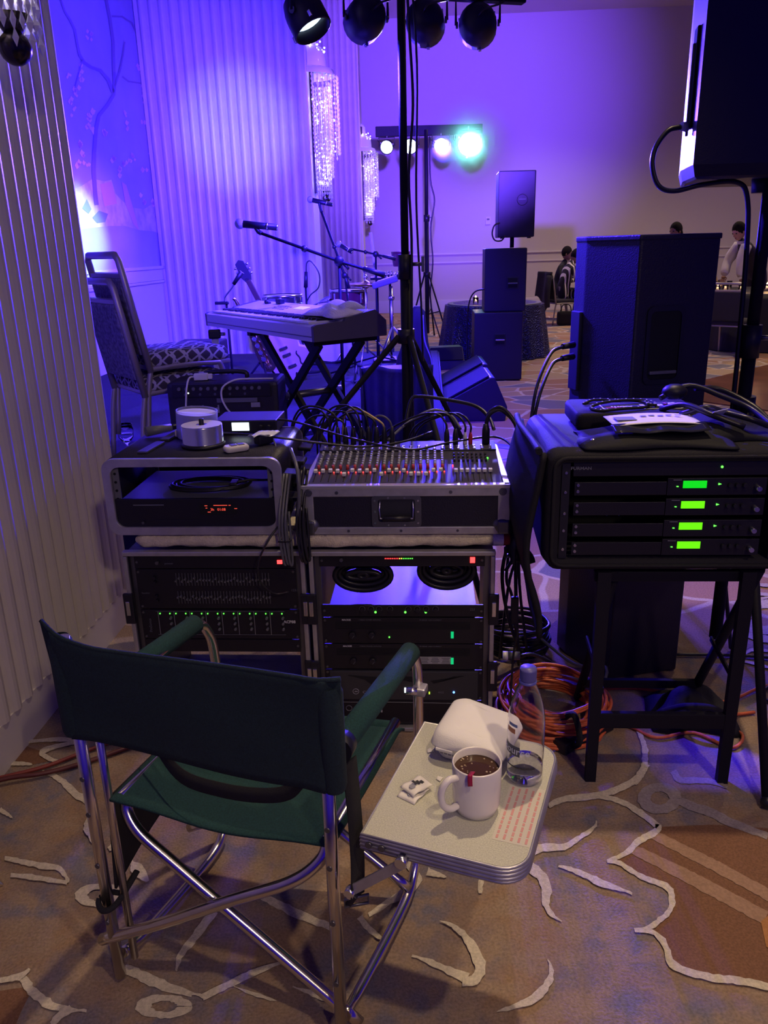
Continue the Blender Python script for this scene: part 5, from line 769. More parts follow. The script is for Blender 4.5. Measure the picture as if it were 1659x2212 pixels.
for c in range(8):
    x = 0.088 + 0.0485 * c
    MB().box((x - 0.006, FY, 0.365), (0.0012, 0.001, 0.076)).build('channel_line', M_greyink, u)
    led(u, x, 0.397, M_green_led, 0.0021); led(u, x + 0.030, 0.397, M_green_led, 0.0021)
    for z in (0.384, 0.366, 0.348): knob(u, x + 0.033, z, 0.0042, M_grey)
MB().box((0.27, FY, 0.404), (0.39, 0.001, 0.001)).build('print_line', M_dimprint, u); MB().box((0.27, FY, 0.327), (0.39, 0.001, 0.001)).build('print_line', M_dimprint, u)
ftext(u, 'ACP88', 0.461, 0.366, 0.0125, M_brightprint, bold=0.0004); text(u, 'PreSonus', (0.058, FY - 0.0004, 0.335), 0.012, M_dimprint, (PI / 2, -PI / 2, 0))
unit(ra, 0.311, 0.268, 'blank_panel')
# cables lying in the open bottom of the rack
cable('patch_lead', [tuple(Matrix.Translation((-0.769, 2.147, 0)) @ Matrix.Rotation(RY, 4, 'Z') @ Vector(p)) for p in ((0.24, 0.1, 0.03), (0.30, 0.16, 0.08), (0.38, 0.14, 0.12), (0.44, 0.2, 0.06), (0.48, 0.28, 0.03))], 0.004, M_rubber, 'black patch lead curled in the open bottom of the rack beside the pier')

rb = flight_rack((-0.222, 2.110, 0), 'black amplifier rack in the middle, with red to green level lights')
u = unit(rb, 0.588, 0.548, 'power_conditioner')
for k in range(16):
    m_ = M_red_led if k < 8 else (M_amber_led if k < 10 else M_green_led)
    led(u, 0.222 + 0.0052 * k, 0.574, m_, 0.0016, 'meter_led')
led(u, 0.472, 0.569, M_red_led, sz=(0.014, 0.017), name='lit_switch'); knob(u, 0.095, 0.572, 0.006, M_steel)
# open space with two coiled leads; behind it one sees the lit carpet
u = unit(rb, 0.428, 0.388, 'crossover')
for x in (0.150, 0.176, 0.200, 0.232, 0.286, 0.312, 0.338, 0.366):
    k_ = knob(u, x, 0.414, 0.0062); MB().tube([(x + 0.0085 * math.cos(a), FY, 0.414 + 0.0085 * math.sin(a)) for a in [R(-50 + 28 * i) for i in range(11)]], 0.0006, 4, 0).build('dial_ring', M_dimprint, u)
for x in (0.189, 0.277, 0.337): led(u, x, 0.404, M_green_led, 0.0034)
ftext(u, '223', 0.466, 0.410, 0.010, M_dimprint); ftext(u, 'CHANNEL ONE', 0.156, 0.4245, 0.0045); ftext(u, 'CHANNEL TWO', 0.30, 0.4245, 0.0045)
for (z1, z0, nm) in ((0.386, 0.300, 'a'), (0.299, 0.213, 'b')):
    u = unit(rb, z1, z0, 'power_amplifier')
    vt = MB()
    for k in range(6): vt.box((0.268, FY + 0.0005, z1 - 0.016 - 0.0042 * k), (0.40, 0.002, 0.0014))
    vt.build('vent_slots', M_void, u, kind='stuff')
    ftext(u, 'MACKIE', 0.088, z1 - 0.010, 0.0075, M_brightprint, bold=0.0002); ftext(u, 'STEREO POWER AMPLIFIER', 0.138, z1 - 0.0095, 0.0055); ftext(u, 'FR SERIES  HIGH CURRENT', 0.318, z1 - 0.0095, 0.0055)
    for x in (0.118, 0.176):
        k_ = knob(u, x, z0 + 0.030, 0.011); MB().box((x + 0.003, FY - 0.0105, z0 + 0.027), (0.001, 0.001, 0.010), rot=(0, R(35), 0)).build('pointer', M_dimprint, k_)
    led(u, 0.228, z0 + 0.022, M_green_led, 0.0024)
    led(u, 0.415, z0 + 0.030, M_green_sw, sz=(0.0085, 0.021), name='power_switch'); MB().box((0.4245, FY, z0 + 0.030), (0.007, 0.003, 0.021)).build('switch_half', M_black, u)
    if nm == 'b':
        st_ = MB().box((0.338, FY - 0.0005, z0 + 0.032), (0.148, 0.001, 0.024)).build('warning_label', mat('grey_label', (0.30, 0.30, 0.33), 0.6), u, 'long pale printed label')
        q = MB()
        for r_ in range(4):
            for c_ in range(4): q.box((0.300 + 0.032 * c_, FY - 0.0014, z0 + 0.024 + 0.0052 * r_), (0.026 - 0.004 * ((r_ + c_) % 3), 0.0004, 0.0012))
        q.build('label_print', M_ink, u, kind='stuff'); MB().cone((0.274, FY, z0 + 0.033), (0.274, FY - 0.0016, z0 + 0.033), 0.011, seg=16).build('label_seal', M_grey, u)
u = unit(rb, 0.212, 0.108, 'power_amplifier', M_rackface)
MB().box((0.268, FY - 0.002, 0.160), (0.45, 0.008, 0.100), 0.004).build('fascia', mat('grey_fascia', (0.030, 0.030, 0.038), 0.45), u)
for (a, b) in ((0.10, 0.19), (0.21, 0.33), (0.35, 0.45)):
    s = -1 if a < 0.2 else (0.0 if a < 0.3 else 1)
    MB().prism([(a, 0.196), (b, 0.190), (b - 0.02, 0.170 + 0.004 * s), (a + 0.05, 0.182)] if s <= 0 else [(a, 0.178), (b, 0.196), (b - 0.03, 0.194), (a + 0.01, 0.170)], 0.002, 'Y', FY - 0.0075).build('vent', M_void, u)
MB().tube([(0.122 + 0.009 * math.cos(a), FY - 0.0066, 0.140 + 0.009 * math.sin(a)) for a in [2 * PI * i / 20 for i in range(20)]], 0.0011, 5, 0, True).build('emblem_ring', M_greyink, u)
MB().box((0.123, FY - 0.0066, 0.140), (0.009, 0.001, 0.003)).build('emblem_bar', M_greyink, u)
text(u, 'CROWN', (0.142, FY - 0.0066, 0.134), 0.012, M_greyink, xs=1.3)
for x in (0.200, 0.346): MB().box((x, FY - 0.007, 0.137), (0.003, 0.003, 0.007)).build('led', mat('lime_led', (0.2, 0.4, 0.05), 0.4, emit=(0.55, 1.0, 0.05), power=2.2), u)
MB().box((0.283, FY - 0.007, 0.146), (0.026, 0.003, 0.017), 0.001).build('screen', M_lcd_w, u); MB().sphere((0.420, FY - 0.007, 0.140), 0.0034, 8).build('led', M_blue_led, u)
text(u, '4002', (0.372, FY - 0.0066, 0.136), 0.009, M_dimprint)
u = unit(rb, 0.107, 0.022, 'power_amplifier')
text(u, 'crown', (0.118, FY - 0.0006, 0.064), 0.024, M_brightprint, bold=0.0005, xs=1.35)
MB().tube([(0.098 + 0.009 * math.cos(a), FY - 0.0004, 0.077 + 0.009 * math.sin(a)) for a in [2 * PI * i / 18 for i in range(18)]], 0.0012, 5, 0, True).build('emblem_ring', M_dimprint, u)
MB().tube([(0.06, FY, 0.098), (0.25, FY - 0.001, 0.100), (0.47, FY, 0.096)], 0.0015, 5, 4).build('trim_line', M_grey, u)
B2 = Matrix.Translation((-0.222, 2.110, 0)) @ Matrix.Rotation(RY, 4, 'Z')
for (cx, rx, rz_, cz, lab_) in ((0.150, 0.085, 0.048, 0.494, 'thick black cable coil hanging in the open rack space, first from the pier'), (0.400, 0.082, 0.056, 0.510, 'thick black cable coil hanging in the open rack space, beside the carpet seen through it')):
    mb = MB()
    for k in range(7):
        q = 0.012 * k; mb.tube([tuple(B2 @ Vector((cx + (rx - q) * math.cos(a), 0.075 + 0.012 * (k % 3), cz + max(0.008, rz_ - q) * math.sin(a)))) for a in [2 * PI * i / 14 for i in range(14)]], 0.0085, 6, 2, True)
    tag(mb.build('cable_coil', M_rubber), lab_, 'cable')

# ------------------------------------------------------------------ on top of the racks: towel, half-open rack, mixer case
TX = lambda loc, rz=RY: Matrix.Translation(loc) @ Matrix.Rotation(rz, 4, 'Z')
rnd = random.Random(12)
tw = thing('rolled_towel', 'long cream towel rolled along the front of the two racks', 'towel', (-0.735, 2.150, 0.600), RY)
def rollf(u, v):
    a = 2 * PI * v; r = 0.022 + 0.0018 * math.sin(37 * u + 3 * a) + 0.0012 * math.sin(91 * u)
    if u < 0.03: r *= 0.35 + 0.65 * math.sin(PI / 2 * u / 0.03)
    return (0.0 + 1.045 * u, 0.035 + 1.25 * r * math.cos(a) + 0.004 * math.sin(8 * u), 0.024 + 1.02 * r * math.sin(a))
MB().sheet(rollf, 110, 16, wrap=True).build('roll', M_towel, tw)
MB().box((0.53, 0.24, 0.024), (1.0, 0.34, 0.044), 0.012).build('folded_pad', M_towel, tw)
MB().sheet(lambda u, v: (1.045 + 0.030 * u, 0.035 + 1.25 * 0.0215 * math.cos(2 * PI * v), 0.024 + 1.02 * 0.0215 * math.sin(2 * PI * v)), 3, 16, wrap=True).build('white_stripe', M_towelwhite, tw)
MB().lathe([(0, 0.018), (0.020, 0.016), (0.0225, 0.0), (0.0225, -0.006)], M=Matrix.Translation((1.078, 0.035, 0.024)) @ Matrix.Rotation(R(90), 4, 'Y'), seg=16).build('red_stripe', mat('red_towel_end', (0.35, 0.03, 0.04), 0.95), tw)

ur = thing('shallow_rack', 'shallow rounded rack with disc player, open upper half, on the rolled towel', 'rack', (-0.798, 2.165, 0.648), RY)
W, D, Hh = 0.512, 0.40, 0.226
def rrect2(w, h, r, n=6): return [(x + w / 2, z + h / 2) for x, z in rrect(-w / 2, -h / 2, w / 2, h / 2, r, n=n)]
def frame_loop(mb, y0, y1, wo, ro, th, M=None):
    t = bmesh.new(); O = rrect2(W, Hh, ro); I = [(x0, z0) for x0, z0 in [((x - W / 2) * (W - 2 * th) / W + W / 2, (z - Hh / 2) * (Hh - 2 * th) / Hh + Hh / 2) for x, z in O]]
    R_ = [[t.verts.new((x, y, z)) for x, z in L] for L, y in ((O, y0), (O, y1), (I, y1), (I, y0))]
    n = len(O)
    for a in range(4):
        A, B = R_[a], R_[(a + 1) % 4]
        for k in range(n): t.faces.new((A[k], A[(k + 1) % n], B[(k + 1) % n], B[k])).smooth = a in (0, 2)
    return mb._merge(t, M)
frame_loop(MB(), 0.012, D, 0, 0.030, 0.012).build('shell', M_tolex, ur)
frame_loop(MB(), -0.006, 0.016, 0, 0.032, 0.022).build('front_rim', M_alu, ur)
frame_loop(MB(), D - 0.01, D + 0.008, 0, 0.032, 0.022).build('rear_rim', M_alu, ur)
MB().box((W / 2, D - 0.012, 0.065), (W - 0.05, 0.004, 0.08)).build('rear_panel', M_void, ur)
for x in (0.030, W - 0.030):
    rl = MB().box((x, 0.014, Hh / 2), (0.022, 0.004, Hh - 0.05)).build('rack_rail', M_grey, ur)
    for k in range(6): MB().cone((x, 0.0125, 0.055 + 0.025 * k), (x, 0.0105, 0.055 + 0.025 * k), 0.004, seg=8).build('hole', M_void, rl)
M_deck = mat('deck_lid', (0.13, 0.13, 0.17), 0.5)
dk = MB().box((W / 2, 0.165, 0.064), (0.43, 0.30, 0.082), 0.002).build('disc_player', M_deck, ur)
MB().box((W / 2, 0.010, 0.062), (0.468, 0.010, 0.088), 0.002).build('face', M_rackface, dk)
MB().box((0.322, 0.0045, 0.074), (0.105, 0.001, 0.030)).build('display_window', M_void, dk)
text(dk, '3h   01:08', (0.300, 0.0038, 0.070), 0.011, M_display_red)
for x, z, w in ((0.288, 0.085, 0.008), (0.289, 0.078, 0.005), (0.296, 0.066, 0.009), (0.330, 0.086, 0.040), (0.357, 0.086, 0.006), (0.374, 0.076, 0.008)):
    MB().box((x, 0.0038, z), (w, 0.0006, 0.0018)).build('display_mark', M_display_red, dk)
MB().cone((0.10, 0.004, 0.036), (0.10, -0.004, 0.036), 0.004, seg=10).build('headphone_jack', M_steel, dk); MB().box((0.12, 0.0045, 0.088), (0.09, 0.001, 0.003)).build('printed_name', M_dimprint, dk)
MB().box((0.20, 0.004, 0.040), (0.13, 0.002, 0.006), 0.001).build('disc_tray', M_black, dk)
for k, (y, z) in enumerate(((0.06, 0.165), (0.06, 0.095), (0.20, 0.165), (0.20, 0.095), (0.33, 0.175), (0.33, 0.105))):
    hk = MB().box((W + 0.020, y, z), (0.040, 0.060, 0.012), 0.003, rot=(0, R(6), 0)).build('side_latch', M_black, ur)
for y in (0.06, 0.22):
    MB().box((0.10 + y * 0.1, y + 0.06, Hh + 0.004), (0.030, 0.13, 0.008), 0.003, rot=(0, 0, R(-6))).build('moulded_rib', M_steel, ur)
U2 = TX((-0.798, 2.165, 0.648))
cc = MB()
for k in range(4):
    cc.tube([tuple(U2 @ Vector((0.255 + 0.010 * k + 0.105 * math.cos(a) * (1 + 0.06 * math.sin(k)), 0.125 + 0.062 * math.sin(a) + 0.004 * k, 0.112 + 0.004 * (k % 2)))) for a in [2 * PI * i / 12 for i in range(12)]], 0.0048, 6, 3, True)
cc.tube([tuple(U2 @ Vector(p)) for p in ((0.35, 0.13, 0.118), (0.385, 0.14, 0.122), (0.43, 0.15, 0.119), (0.455, 0.16, 0.118))], 0.004, 6)
cc.box(tuple(U2 @ Vector((0.345, 0.125, 0.116))), (0.022, 0.05, 0.016), 0.005)
tag(cc.build('cable_coil', M_rubber), 'black cable coil lying on the disc player inside the shallow rack', 'cable')
topz = 0.648 + Hh
def on_top(x, y, z=0.0): return tuple(U2 @ Vector((x, y, Hh + z)))
sp = thing('disc_spindle', 'stack of silver blank discs on a black spindle base', 'discs', on_top(0.255, 0.150, 0.002), RY)
MB().lathe([(0, 0.0), (0.064, 0.0), (0.066, 0.006), (0.060, 0.010), (0, 0.010)], seg=32).build('base', M_black, sp)
prof = [(0.0, 0.010), (0.060, 0.010)]
for k in range(18): prof += [(0.060, 0.010 + 0.0028 * k + 0.0024), (0.0588, 0.010 + 0.0028 * k + 0.0026)]
prof += [(0.060, 0.0620), (0.059, 0.0635), (0.010, 0.0635)]
MB().lathe(prof, seg=40).build('discs', mat('silver_discs', (0.70, 0.72, 0.80), 0.22, 0.9), sp)
MB().lathe([(0.016, 0.0638), (0.0595, 0.0638)], seg=40).build('top_label', mat('disc_label', (0.70, 0.68, 0.72), 0.45), sp)
MB().lathe([(0.0075, 0.01), (0.0072, 0.078), (0.006, 0.081), (0, 0.081)], seg=14).build('peg', M_black, sp)
cu = thing('disc_cover', 'upturned frosted plastic disc cover standing behind the silver discs', 'cover', on_top(0.205, 0.262, 0.002), RY, rot=(0, R(4), RY))
MB().lathe([(0.060, 0.0), (0.0625, 0.004), (0.0635, 0.085), (0.062, 0.086), (0.0605, 0.080), (0.058, 0.004)], seg=36).build('wall', mat('frosted_plastic', (0.88, 0.88, 0.96), 0.5, trans=0.9, ior=1.1), cu)
MB().lathe([(0, 0.076), (0.0605, 0.078)], seg=36).build('top_disc', mat('frosted_top', (0.85, 0.85, 0.90), 0.35), cu)
rc = thing('remote_control', 'small pale hand remote with grey buttons on the shallow rack', 'remote', on_top(0.372, 0.075, 0.002), R(30))
loft([[(x * s, y * s * 0.9, z) for x, y in rrect(-0.036, -0.021, 0.036, 0.021, 0.012, n=4)] for s, z in ((0.86, 0.0), (1.0, 0.004), (1.0, 0.013), (0.88, 0.018))], M_cream, 'body', rc)
for x in (-0.008, 0.014): MB().box((x, 0.0, 0.0185), (0.018, 0.022, 0.003), 0.001).build('button', M_grey, rc)
rv = thing('tuner_box', 'flat black half-width box with a lit white screen on the shallow rack', 'audio device', on_top(0.352, 0.285, 0.006), RY)
MB().box((0.0, 0.08, 0.020), (0.200, 0.15, 0.040), 0.004).build('body', M_black, rv)
MB().box((-0.015, 0.0035, 0.021), (0.055, 0.002, 0.026), 0.001).build('screen', M_lcd_w, rv, 'lit white screen')
for x in (0.05, 0.075): MB().cone((x, 0.006, 0.020), (x, -0.008, 0.020), 0.007, 0.006, 12).build('knob', M_black, rv)
for x in (-0.07, 0.07): MB().box((x, 0.08, -0.003), (0.02, 0.10, 0.006)).build('foot', M_rubber, rv)
ps = thing('power_adapter', 'small clear plastic bag with a power adapter beside the lit tuner box', 'adapter', on_top(0.435, 0.16, 0.002), R(40))
MB().box((0, 0, 0.014), (0.05, 0.032, 0.026), 0.005).build('body', M_black, ps)
MB().sheet(lambda u, v: ((u - 0.5) * 0.09, (v - 0.5) * 0.045, 0.030 + 0.006 * math.sin(7 * u + 4 * v)), 8, 6, 0.0006).build('wrapping', mat('clear_film', (0.85, 0.87, 0.9), 0.15, spec=0.8), ps)
jb = thing('cable_plug_bundle', 'grey cloth covered plugs at the left rear corner of the shallow rack', 'plugs', on_top(0.085, 0.29, 0.002), R(20))
MB().cone((-0.05, 0, 0.016), (0.03, 0.02, 0.018), 0.016, 0.013, 12).build('plug', M_grey, jb); MB().box((0.045, -0.045, 0.012), (0.022, 0.016, 0.022), 0.004).build('cream_plug', M_cream, jb)
MB().tube([(0.03, 0.02, 0.018), (0.07, 0.03, 0.02), (0.12, 0.02, 0.012), (0.15, 0.04, 0.01)], 0.010, 8).build('cord', M_rubber, jb)

# mixer in its flight case
mc = thing('mixer_case', 'black flight case tray with aluminium edges and ball corners holding the mixer', 'flight case', (-0.232, 2.125, 0.648), RY)
W2, D2, H2 = 0.585, 0.47, 0.138
MB().box((W2 / 2, 0.008, H2 / 2), (W2 - 0.01, 0.010, H2 - 0.01)).build('front_panel', M_tolex, mc)
MB().box((W2 / 2, D2 - 0.008, H2 / 2), (W2 - 0.01, 0.010, H2 - 0.01)).build('rear_panel', M_tolex, mc)
for x in (0.006, W2 - 0.006): MB().box((x, D2 / 2, H2 / 2), (0.010, D2 - 0.012, H2 - 0.01)).build('side_panel', M_tolex, mc)
MB().box((W2 / 2, D2 / 2, 0.006), (W2 - 0.01, D2 - 0.012, 0.008)).build('base_panel', M_tolex, mc)
for (c, s) in (((W2 / 2, 0.004, 0.010), (W2, 0.012, 0.022)), ((W2 / 2, 0.004, H2 - 0.013), (W2, 0.012, 0.026)), ((0.016, 0.004, H2 / 2), (0.034, 0.010, H2 - 0.04)), ((W2 - 0.016, 0.004, H2 / 2), (0.034, 0.010, H2 - 0.04))):
    e_ = MB().box(c, s, 0.002).build('edge_trim', M_alu, mc)
MB().box((W2 / 2, 0.008, H2 + 0.002), (W2, 0.022, 0.010), 0.002).build('top_lip', mat('bright_aluminium', (0.74, 0.72, 0.68), 0.35, 0.8), mc)
for x in (0.008, W2 - 0.008): MB().box((x, D2 / 2, H2 + 0.002), (0.018, D2, 0.010), 0.002).build('top_lip', MATS['bright_aluminium'], mc)
for x, s in ((0.020, 1), (W2 - 0.020, -1)):
    cr = MB().sphere((x, 0.008, 0.022), 0.030, 14, scale=(1, 0.5, 0.9)).box((x - 0.004 * s, 0.0, 0.020), (0.034, 0.014, 0.040), 0.005).build('ball_corner', M_steel, mc, 'rounded steel ball corner')
    MB().cone((x, -0.001, H2 - 0.014), (x, -0.004, H2 - 0.014), 0.012, 0.010, 12).build('corner_cap', M_steel, mc)
for x in (0.10, 0.42): MB().cone((x, -0.001, H2 - 0.014), (x, -0.0035, H2 - 0.014), 0.005, seg=10).build('rivet', M_steel, mc)
for x in (0.13, 0.28, 0.44): MB().cone((x, -0.001, 0.010), (x, -0.0035, 0.010), 0.004, seg=10).build('rivet', M_steel, mc)
hd = MB()
t_ = bmesh.new(); O = [(x + 0.268, z + 0.068) for x, z in rrect(-0.070, -0.046, 0.070, 0.046, 0.010, n=4)]; I = [(x + 0.268, z + 0.070) for x, z in rrect(-0.052, -0.032, 0.052, 0.034, 0.006, n=4)]
RR = [[t_.verts.new((x, y, z)) for x, z in L] for L, y in ((O, 0.001), (O, -0.004), (I, -0.004), (I, 0.004))]
for a in range(3):
    for k in range(len(O)): t_.faces.new((RR[a][k], RR[a][(k + 1) % len(O)], RR[a + 1][(k + 1) % len(O)], RR[a + 1][k]))
hd._merge(t_); h_ = hd.build('handle_dish', M_steel, mc, 'recessed steel handle dish')
MB().box((0.268, 0.0030, 0.070), (0.106, 0.002, 0.068)).build('dish_back', mat('dish_back', (0.05, 0.05, 0.065), 0.4, 0.6), h_)
MB().tube([(0.222, -0.002, 0.098), (0.220, -0.008, 0.075), (0.222, -0.010, 0.050), (0.314, -0.010, 0.050), (0.316, -0.008, 0.075), (0.314, -0.002, 0.098)], 0.003, 6, 0).build('bail', M_bright, h_)
MB().cone((0.228, -0.011, 0.050), (0.308, -0.011, 0.050), 0.008, seg=12).build('grip', M_black, h_)
for x, z in ((0.207, 0.10), (0.207, 0.068), (0.207, 0.034), (0.329, 0.10), (0.329, 0.068), (0.329, 0.034), (0.245, 0.108), (0.291, 0.108), (0.245, 0.028), (0.291, 0.028)):
    MB().cone((x, -0.0035, z), (x, -0.006, z), 0.0035, 0.003, 8).build('rivet', M_bright, h_)

mx = thing('mixing_desk', 'dark grey mixing desk with white faders, red lights and plugged cables', 'mixer', tuple(TX((-0.232, 2.125, 0.648)) @ Vector((0.018, 0.022, H2 + 0.004))), 0, rot=(R(7.0), 0, RY))
M_desk = mat('desk_panel', (0.045, 0.043, 0.055), 0.30, spec=0.6)
MB().box((0.2745, 0.165, -0.022), (0.549, 0.33, 0.044), 0.003).build('body', M_desk, mx)
MB().box((0.2745, 0.290, 0.002), (0.549, 0.078, 0.006), 0.001).build('jack_field', M_desk, mx)
kn = MB()
for c in range(18):
    for r_ in range(6): kn.cone((0.016 + 0.0215 * c, 0.136 + 0.0185 * r_, 0.0), (0.016 + 0.0215 * c, 0.136 + 0.0185 * r_, 0.011), 0.0046, 0.0036, 8)
kn.build('channel_knobs', mat('desk_knob', (0.34, 0.34, 0.38), 0.4), mx, 'rows of small grey channel knobs', 'stuff')
kq = MB()
for c in range(8):
    for r_ in range(3): kq.cone((0.418 + 0.0135 * c, 0.165 + 0.024 * r_, 0.0), (0.418 + 0.0135 * c, 0.165 + 0.024 * r_, 0.009), 0.0036, 0.003, 8)
kq.build('equaliser_sliders', mat('desk_knob_dark', (0.03, 0.03, 0.035), 0.4), mx, kind='stuff')
M_redknob = mat('red_knob', (0.42, 0.06, 0.06), 0.4); M_fader = mat('white_fader', (0.75, 0.73, 0.68), 0.4)
rk = MB().cone((0, 0, 0), (0, 0, 0.013), 0.0052, 0.0040, 10).build('pan_knob', M_redknob, mx); rk.location = (0.016, 0.112, 0)
fd = MB().box((0, 0, 0.008), (0.0105, 0.0125, 0.009), 0.0015).build('fader', M_fader, mx); fd.location = (0.011, 0.080, 0)
fs = MB().box((0, 0, 0.0006), (0.0022, 0.062, 0.0012)).build('fader_slot', M_void, mx); fs.location = (0.011, 0.048, 0)
ml = MB().sphere((0, 0, 0.002), 0.0021, 8).build('mute_led', M_red_led, mx); ml.location = (0.021, 0.083, 0)
low = {4: 0.055, 9: 0.055, 13: 0.055, 14: 0.055, 15: 0.055}
for c in range(18):
    if c: share(rk, 'pan_knob', (0.016 + 0.0215 * c, 0.112, 0), mx); share(fd, 'fader', (0.011 + 0.0215 * c, low.get(c, 0.080 + 0.002 * (c % 3)), 0), mx); share(fs, 'fader_slot', (0.011 + 0.0215 * c, 0.048, 0), mx)
    if c and c not in (1, 8): share(ml, 'mute_led', (0.021 + 0.0215 * c, 0.083, 0), mx)
for c in range(7):
    share(fd, 'fader', (0.420 + 0.0165 * c, 0.078, 0), mx); share(fs, 'fader_slot', (0.420 + 0.0165 * c, 0.048, 0), mx)
for y in (0.128, 0.120): share(ml, 'peak_led', (0.412, y, 0.001), mx)
g_ = MB().sphere((0.518, 0.185, 0.002), 0.0030, 8).build('power_led', M_green_led, mx)
jk = MB()
for c in range(22): 
    for r_ in range(2): jk.lathe([(0.0028, 0.0), (0.0028, 0.003), (0.0048, 0.003), (0.0048, 0.0)], (0.016 + 0.0245 * c, 0.262 + 0.018 * r_, 0.005), 8)
jk.build('jack_sockets', M_bright, mx, 'rows of small bright sockets', 'stuff')
MXM = Matrix.Translation(mx.location) @ Euler(mx.rotation_euler).to_matrix().to_4x4()
def xlr(i, x, col, arc, label, grp, h=0.060, m=M_black, r=0.0088):
    t = thing('microphone_cable', label, 'cable', tuple(MXM @ Vector((x, 0.300, 0.004))), RY, grp)
    MB().lathe([(0.0, 0.0), (r * 0.95, 0.0), (r, 0.004), (r, h * 0.55), (r * 0.82, h * 0.75), (r * 0.5, h), (0.0, h)], seg=12).build('plug', m, t)
    MB().tube([(0, 0, h - 0.003)] + arc, 0.0034, 7).build('cord', col, t)
G = 'microphone cables plugged into the mixer'
ORD = ('first', 'second', 'third', 'fourth', 'fifth', 'sixth', 'seventh')
def L_(i): return ORD[i] + ' black upright plug, counted from the shallow rack, along the mixer\'s rear edge'
for i in range(9):
    x = 0.030 + 0.0245 * i; s = rnd.uniform(0.8, 1.2); k = rnd.uniform(-0.03, 0.03)
    arc = [(-0.01, 0.0, 0.085 * s + 0.01), (-0.05 + k, 0.02, 0.115 * s), (-0.11 + k, 0.07, 0.095 * s), (-0.15 + k, 0.12, 0.02), (-0.16 + k, 0.17, -0.10), (-0.15, 0.20, -0.22)]
    if i == 7: xlr(i, x, M_tan, [(-0.006, 0.0, 0.070), (-0.03, 0.01, 0.085), (-0.065, 0.03, 0.102), (-0.10, 0.06, 0.104), (-0.14, 0.12, 0.06), (-0.15, 0.17, -0.1)], 'tan cable plugged upright in the mixer among black ones', None)
    elif i == 8: xlr(i, x, M_greycable, [(-0.008, 0, 0.078), (-0.03, 0.005, 0.092), (-0.055, 0.02, 0.080), (-0.07, 0.05, 0.0), (-0.07, 0.10, -0.1)], 'grey cable looping from a plug in the middle of the mixer\'s rear edge', None)
    else: xlr(i, x, M_rubber, arc, L_(i), G)
for x, m_, lab_ in ((0.455, mat('white_plug', (0.72, 0.70, 0.68), 0.4), 'cable with white plug at the right of the mixer\'s rear edge'), (0.472, mat('red_plug', (0.45, 0.02, 0.04), 0.4), 'cable with red plug at the right of the mixer\'s rear edge')):
    xlr(0, x, M_rubber, [(0.0, 0.0, 0.060), (-0.02, 0.02, 0.085), (-0.06, 0.06, 0.085), (-0.16, 0.12, 0.03), (-0.20, 0.17, -0.1)], lab_, None, 0.040, m_, 0.0065)
for x, lab_ in ((0.398, 'black cable with upright plug, first of the two left of the white plug'), (0.425, 'black cable with upright plug just left of the white plug')):
    xlr(0, x, M_rubber, [(-0.004, 0.0, 0.07), (-0.03, 0.01, 0.095), (-0.09, 0.04, 0.085), (-0.20, 0.09, 0.02), (-0.28, 0.14, -0.08)], lab_, None, 0.050)
sn = thing('cable_loom', 'thick pair of black cables arching from the mixer\'s right end down to the floor', 'cable', tuple(MXM @ Vector((0.520, 0.300, 0.004))), RY)
MB().lathe([(0, 0), (0.012, 0), (0.012, 0.045), (0.008, 0.065), (0, 0.065)], seg=12).build('plug', M_black, sn)
for k in (0, 1): MB().tube([(0, 0, 0.062), (0.012, 0.006 * k, 0.095 + 0.006 * k), (0.05, 0.0, 0.105 + 0.008 * k), (0.095, -0.02, 0.05), (0.105, -0.035, -0.08), (0.095, -0.03, -0.25), (0.06, -0.02, -0.42), (0.085, 0.01, -0.60), (0.14, 0.06, -0.775)], 0.0062, 7).build('cord', M_rubber, sn)
cable('long_cable', [(-0.52, 2.52, 0.905), (-0.40, 2.47, 0.915), (-0.28, 2.44, 0.912), (-0.10, 2.38, 0.868), (0.08, 2.335, 0.838), (0.20, 2.38, 0.844), (0.35, 2.44, 0.846), (0.398, 2.36, 0.835), (0.415, 2.25, 0.80)], 0.0036, M_rubber, 'black cable lying across the mixer from the tuner box to its right edge')
cable('long_cable', [(-0.60, 2.36, 0.905), (-0.45, 2.33, 0.902), (-0.32, 2.31, 0.892), (-0.20, 2.33, 0.868), (-0.06, 2.345, 0.848), (0.06, 2.40, 0.846), (0.16, 2.46, 0.862)], 0.0036, M_rubber, 'black cable sagging over the gap between shallow rack and mixer')
cable('arched_cable', [(0.02, 2.42, 0.85), (0.09, 2.52, 0.885), (0.17, 2.56, 0.913), (0.23, 2.55, 0.893), (0.255, 2.50, 0.86)], 0.0045, M_greycable, 'grey cable rising in an arch behind the middle of the mixer')
cable('arched_cable', [(0.08, 2.60, 0.86), (0.10, 2.62, 0.935), (0.13, 2.62, 0.948), (0.22, 2.60, 0.938), (0.31, 2.56, 0.922), (0.35, 2.52, 0.89), (0.36, 2.48, 0.86)], 0.006, M_rubber, 'thick black cable in a flat arch behind the mixer\'s right half')
hb = thing('hanging_cable_bundle', 'tied black and grey cables hanging between the shallow rack and the mixer case', 'cable bundle', (-0.300, 2.110, 0.62), RY)
for k, (x, zt, zb) in enumerate(((0.005, 0.10, -0.04), (0.014, 0.10, -0.038), (0.023, 0.10, -0.042), (0.056, 0.11, -0.03), (0.065, 0.12, -0.035), (0.074, 0.11, -0.028))):
    MB().tube([(x + 0.01, 0.05, zt + 0.10), (x, 0.0, zt), (x - 0.002, -0.012, 0.04), (x + 0.006, -0.020, zb), (x + 0.012, -0.012, zb - 0.006), (x + 0.010, -0.002, 0.03), (x + 0.006, 0.01, zt)], 0.0040, 6).build('strand', M_greycable if k in (0, 1, 2) else M_rubber, hb)
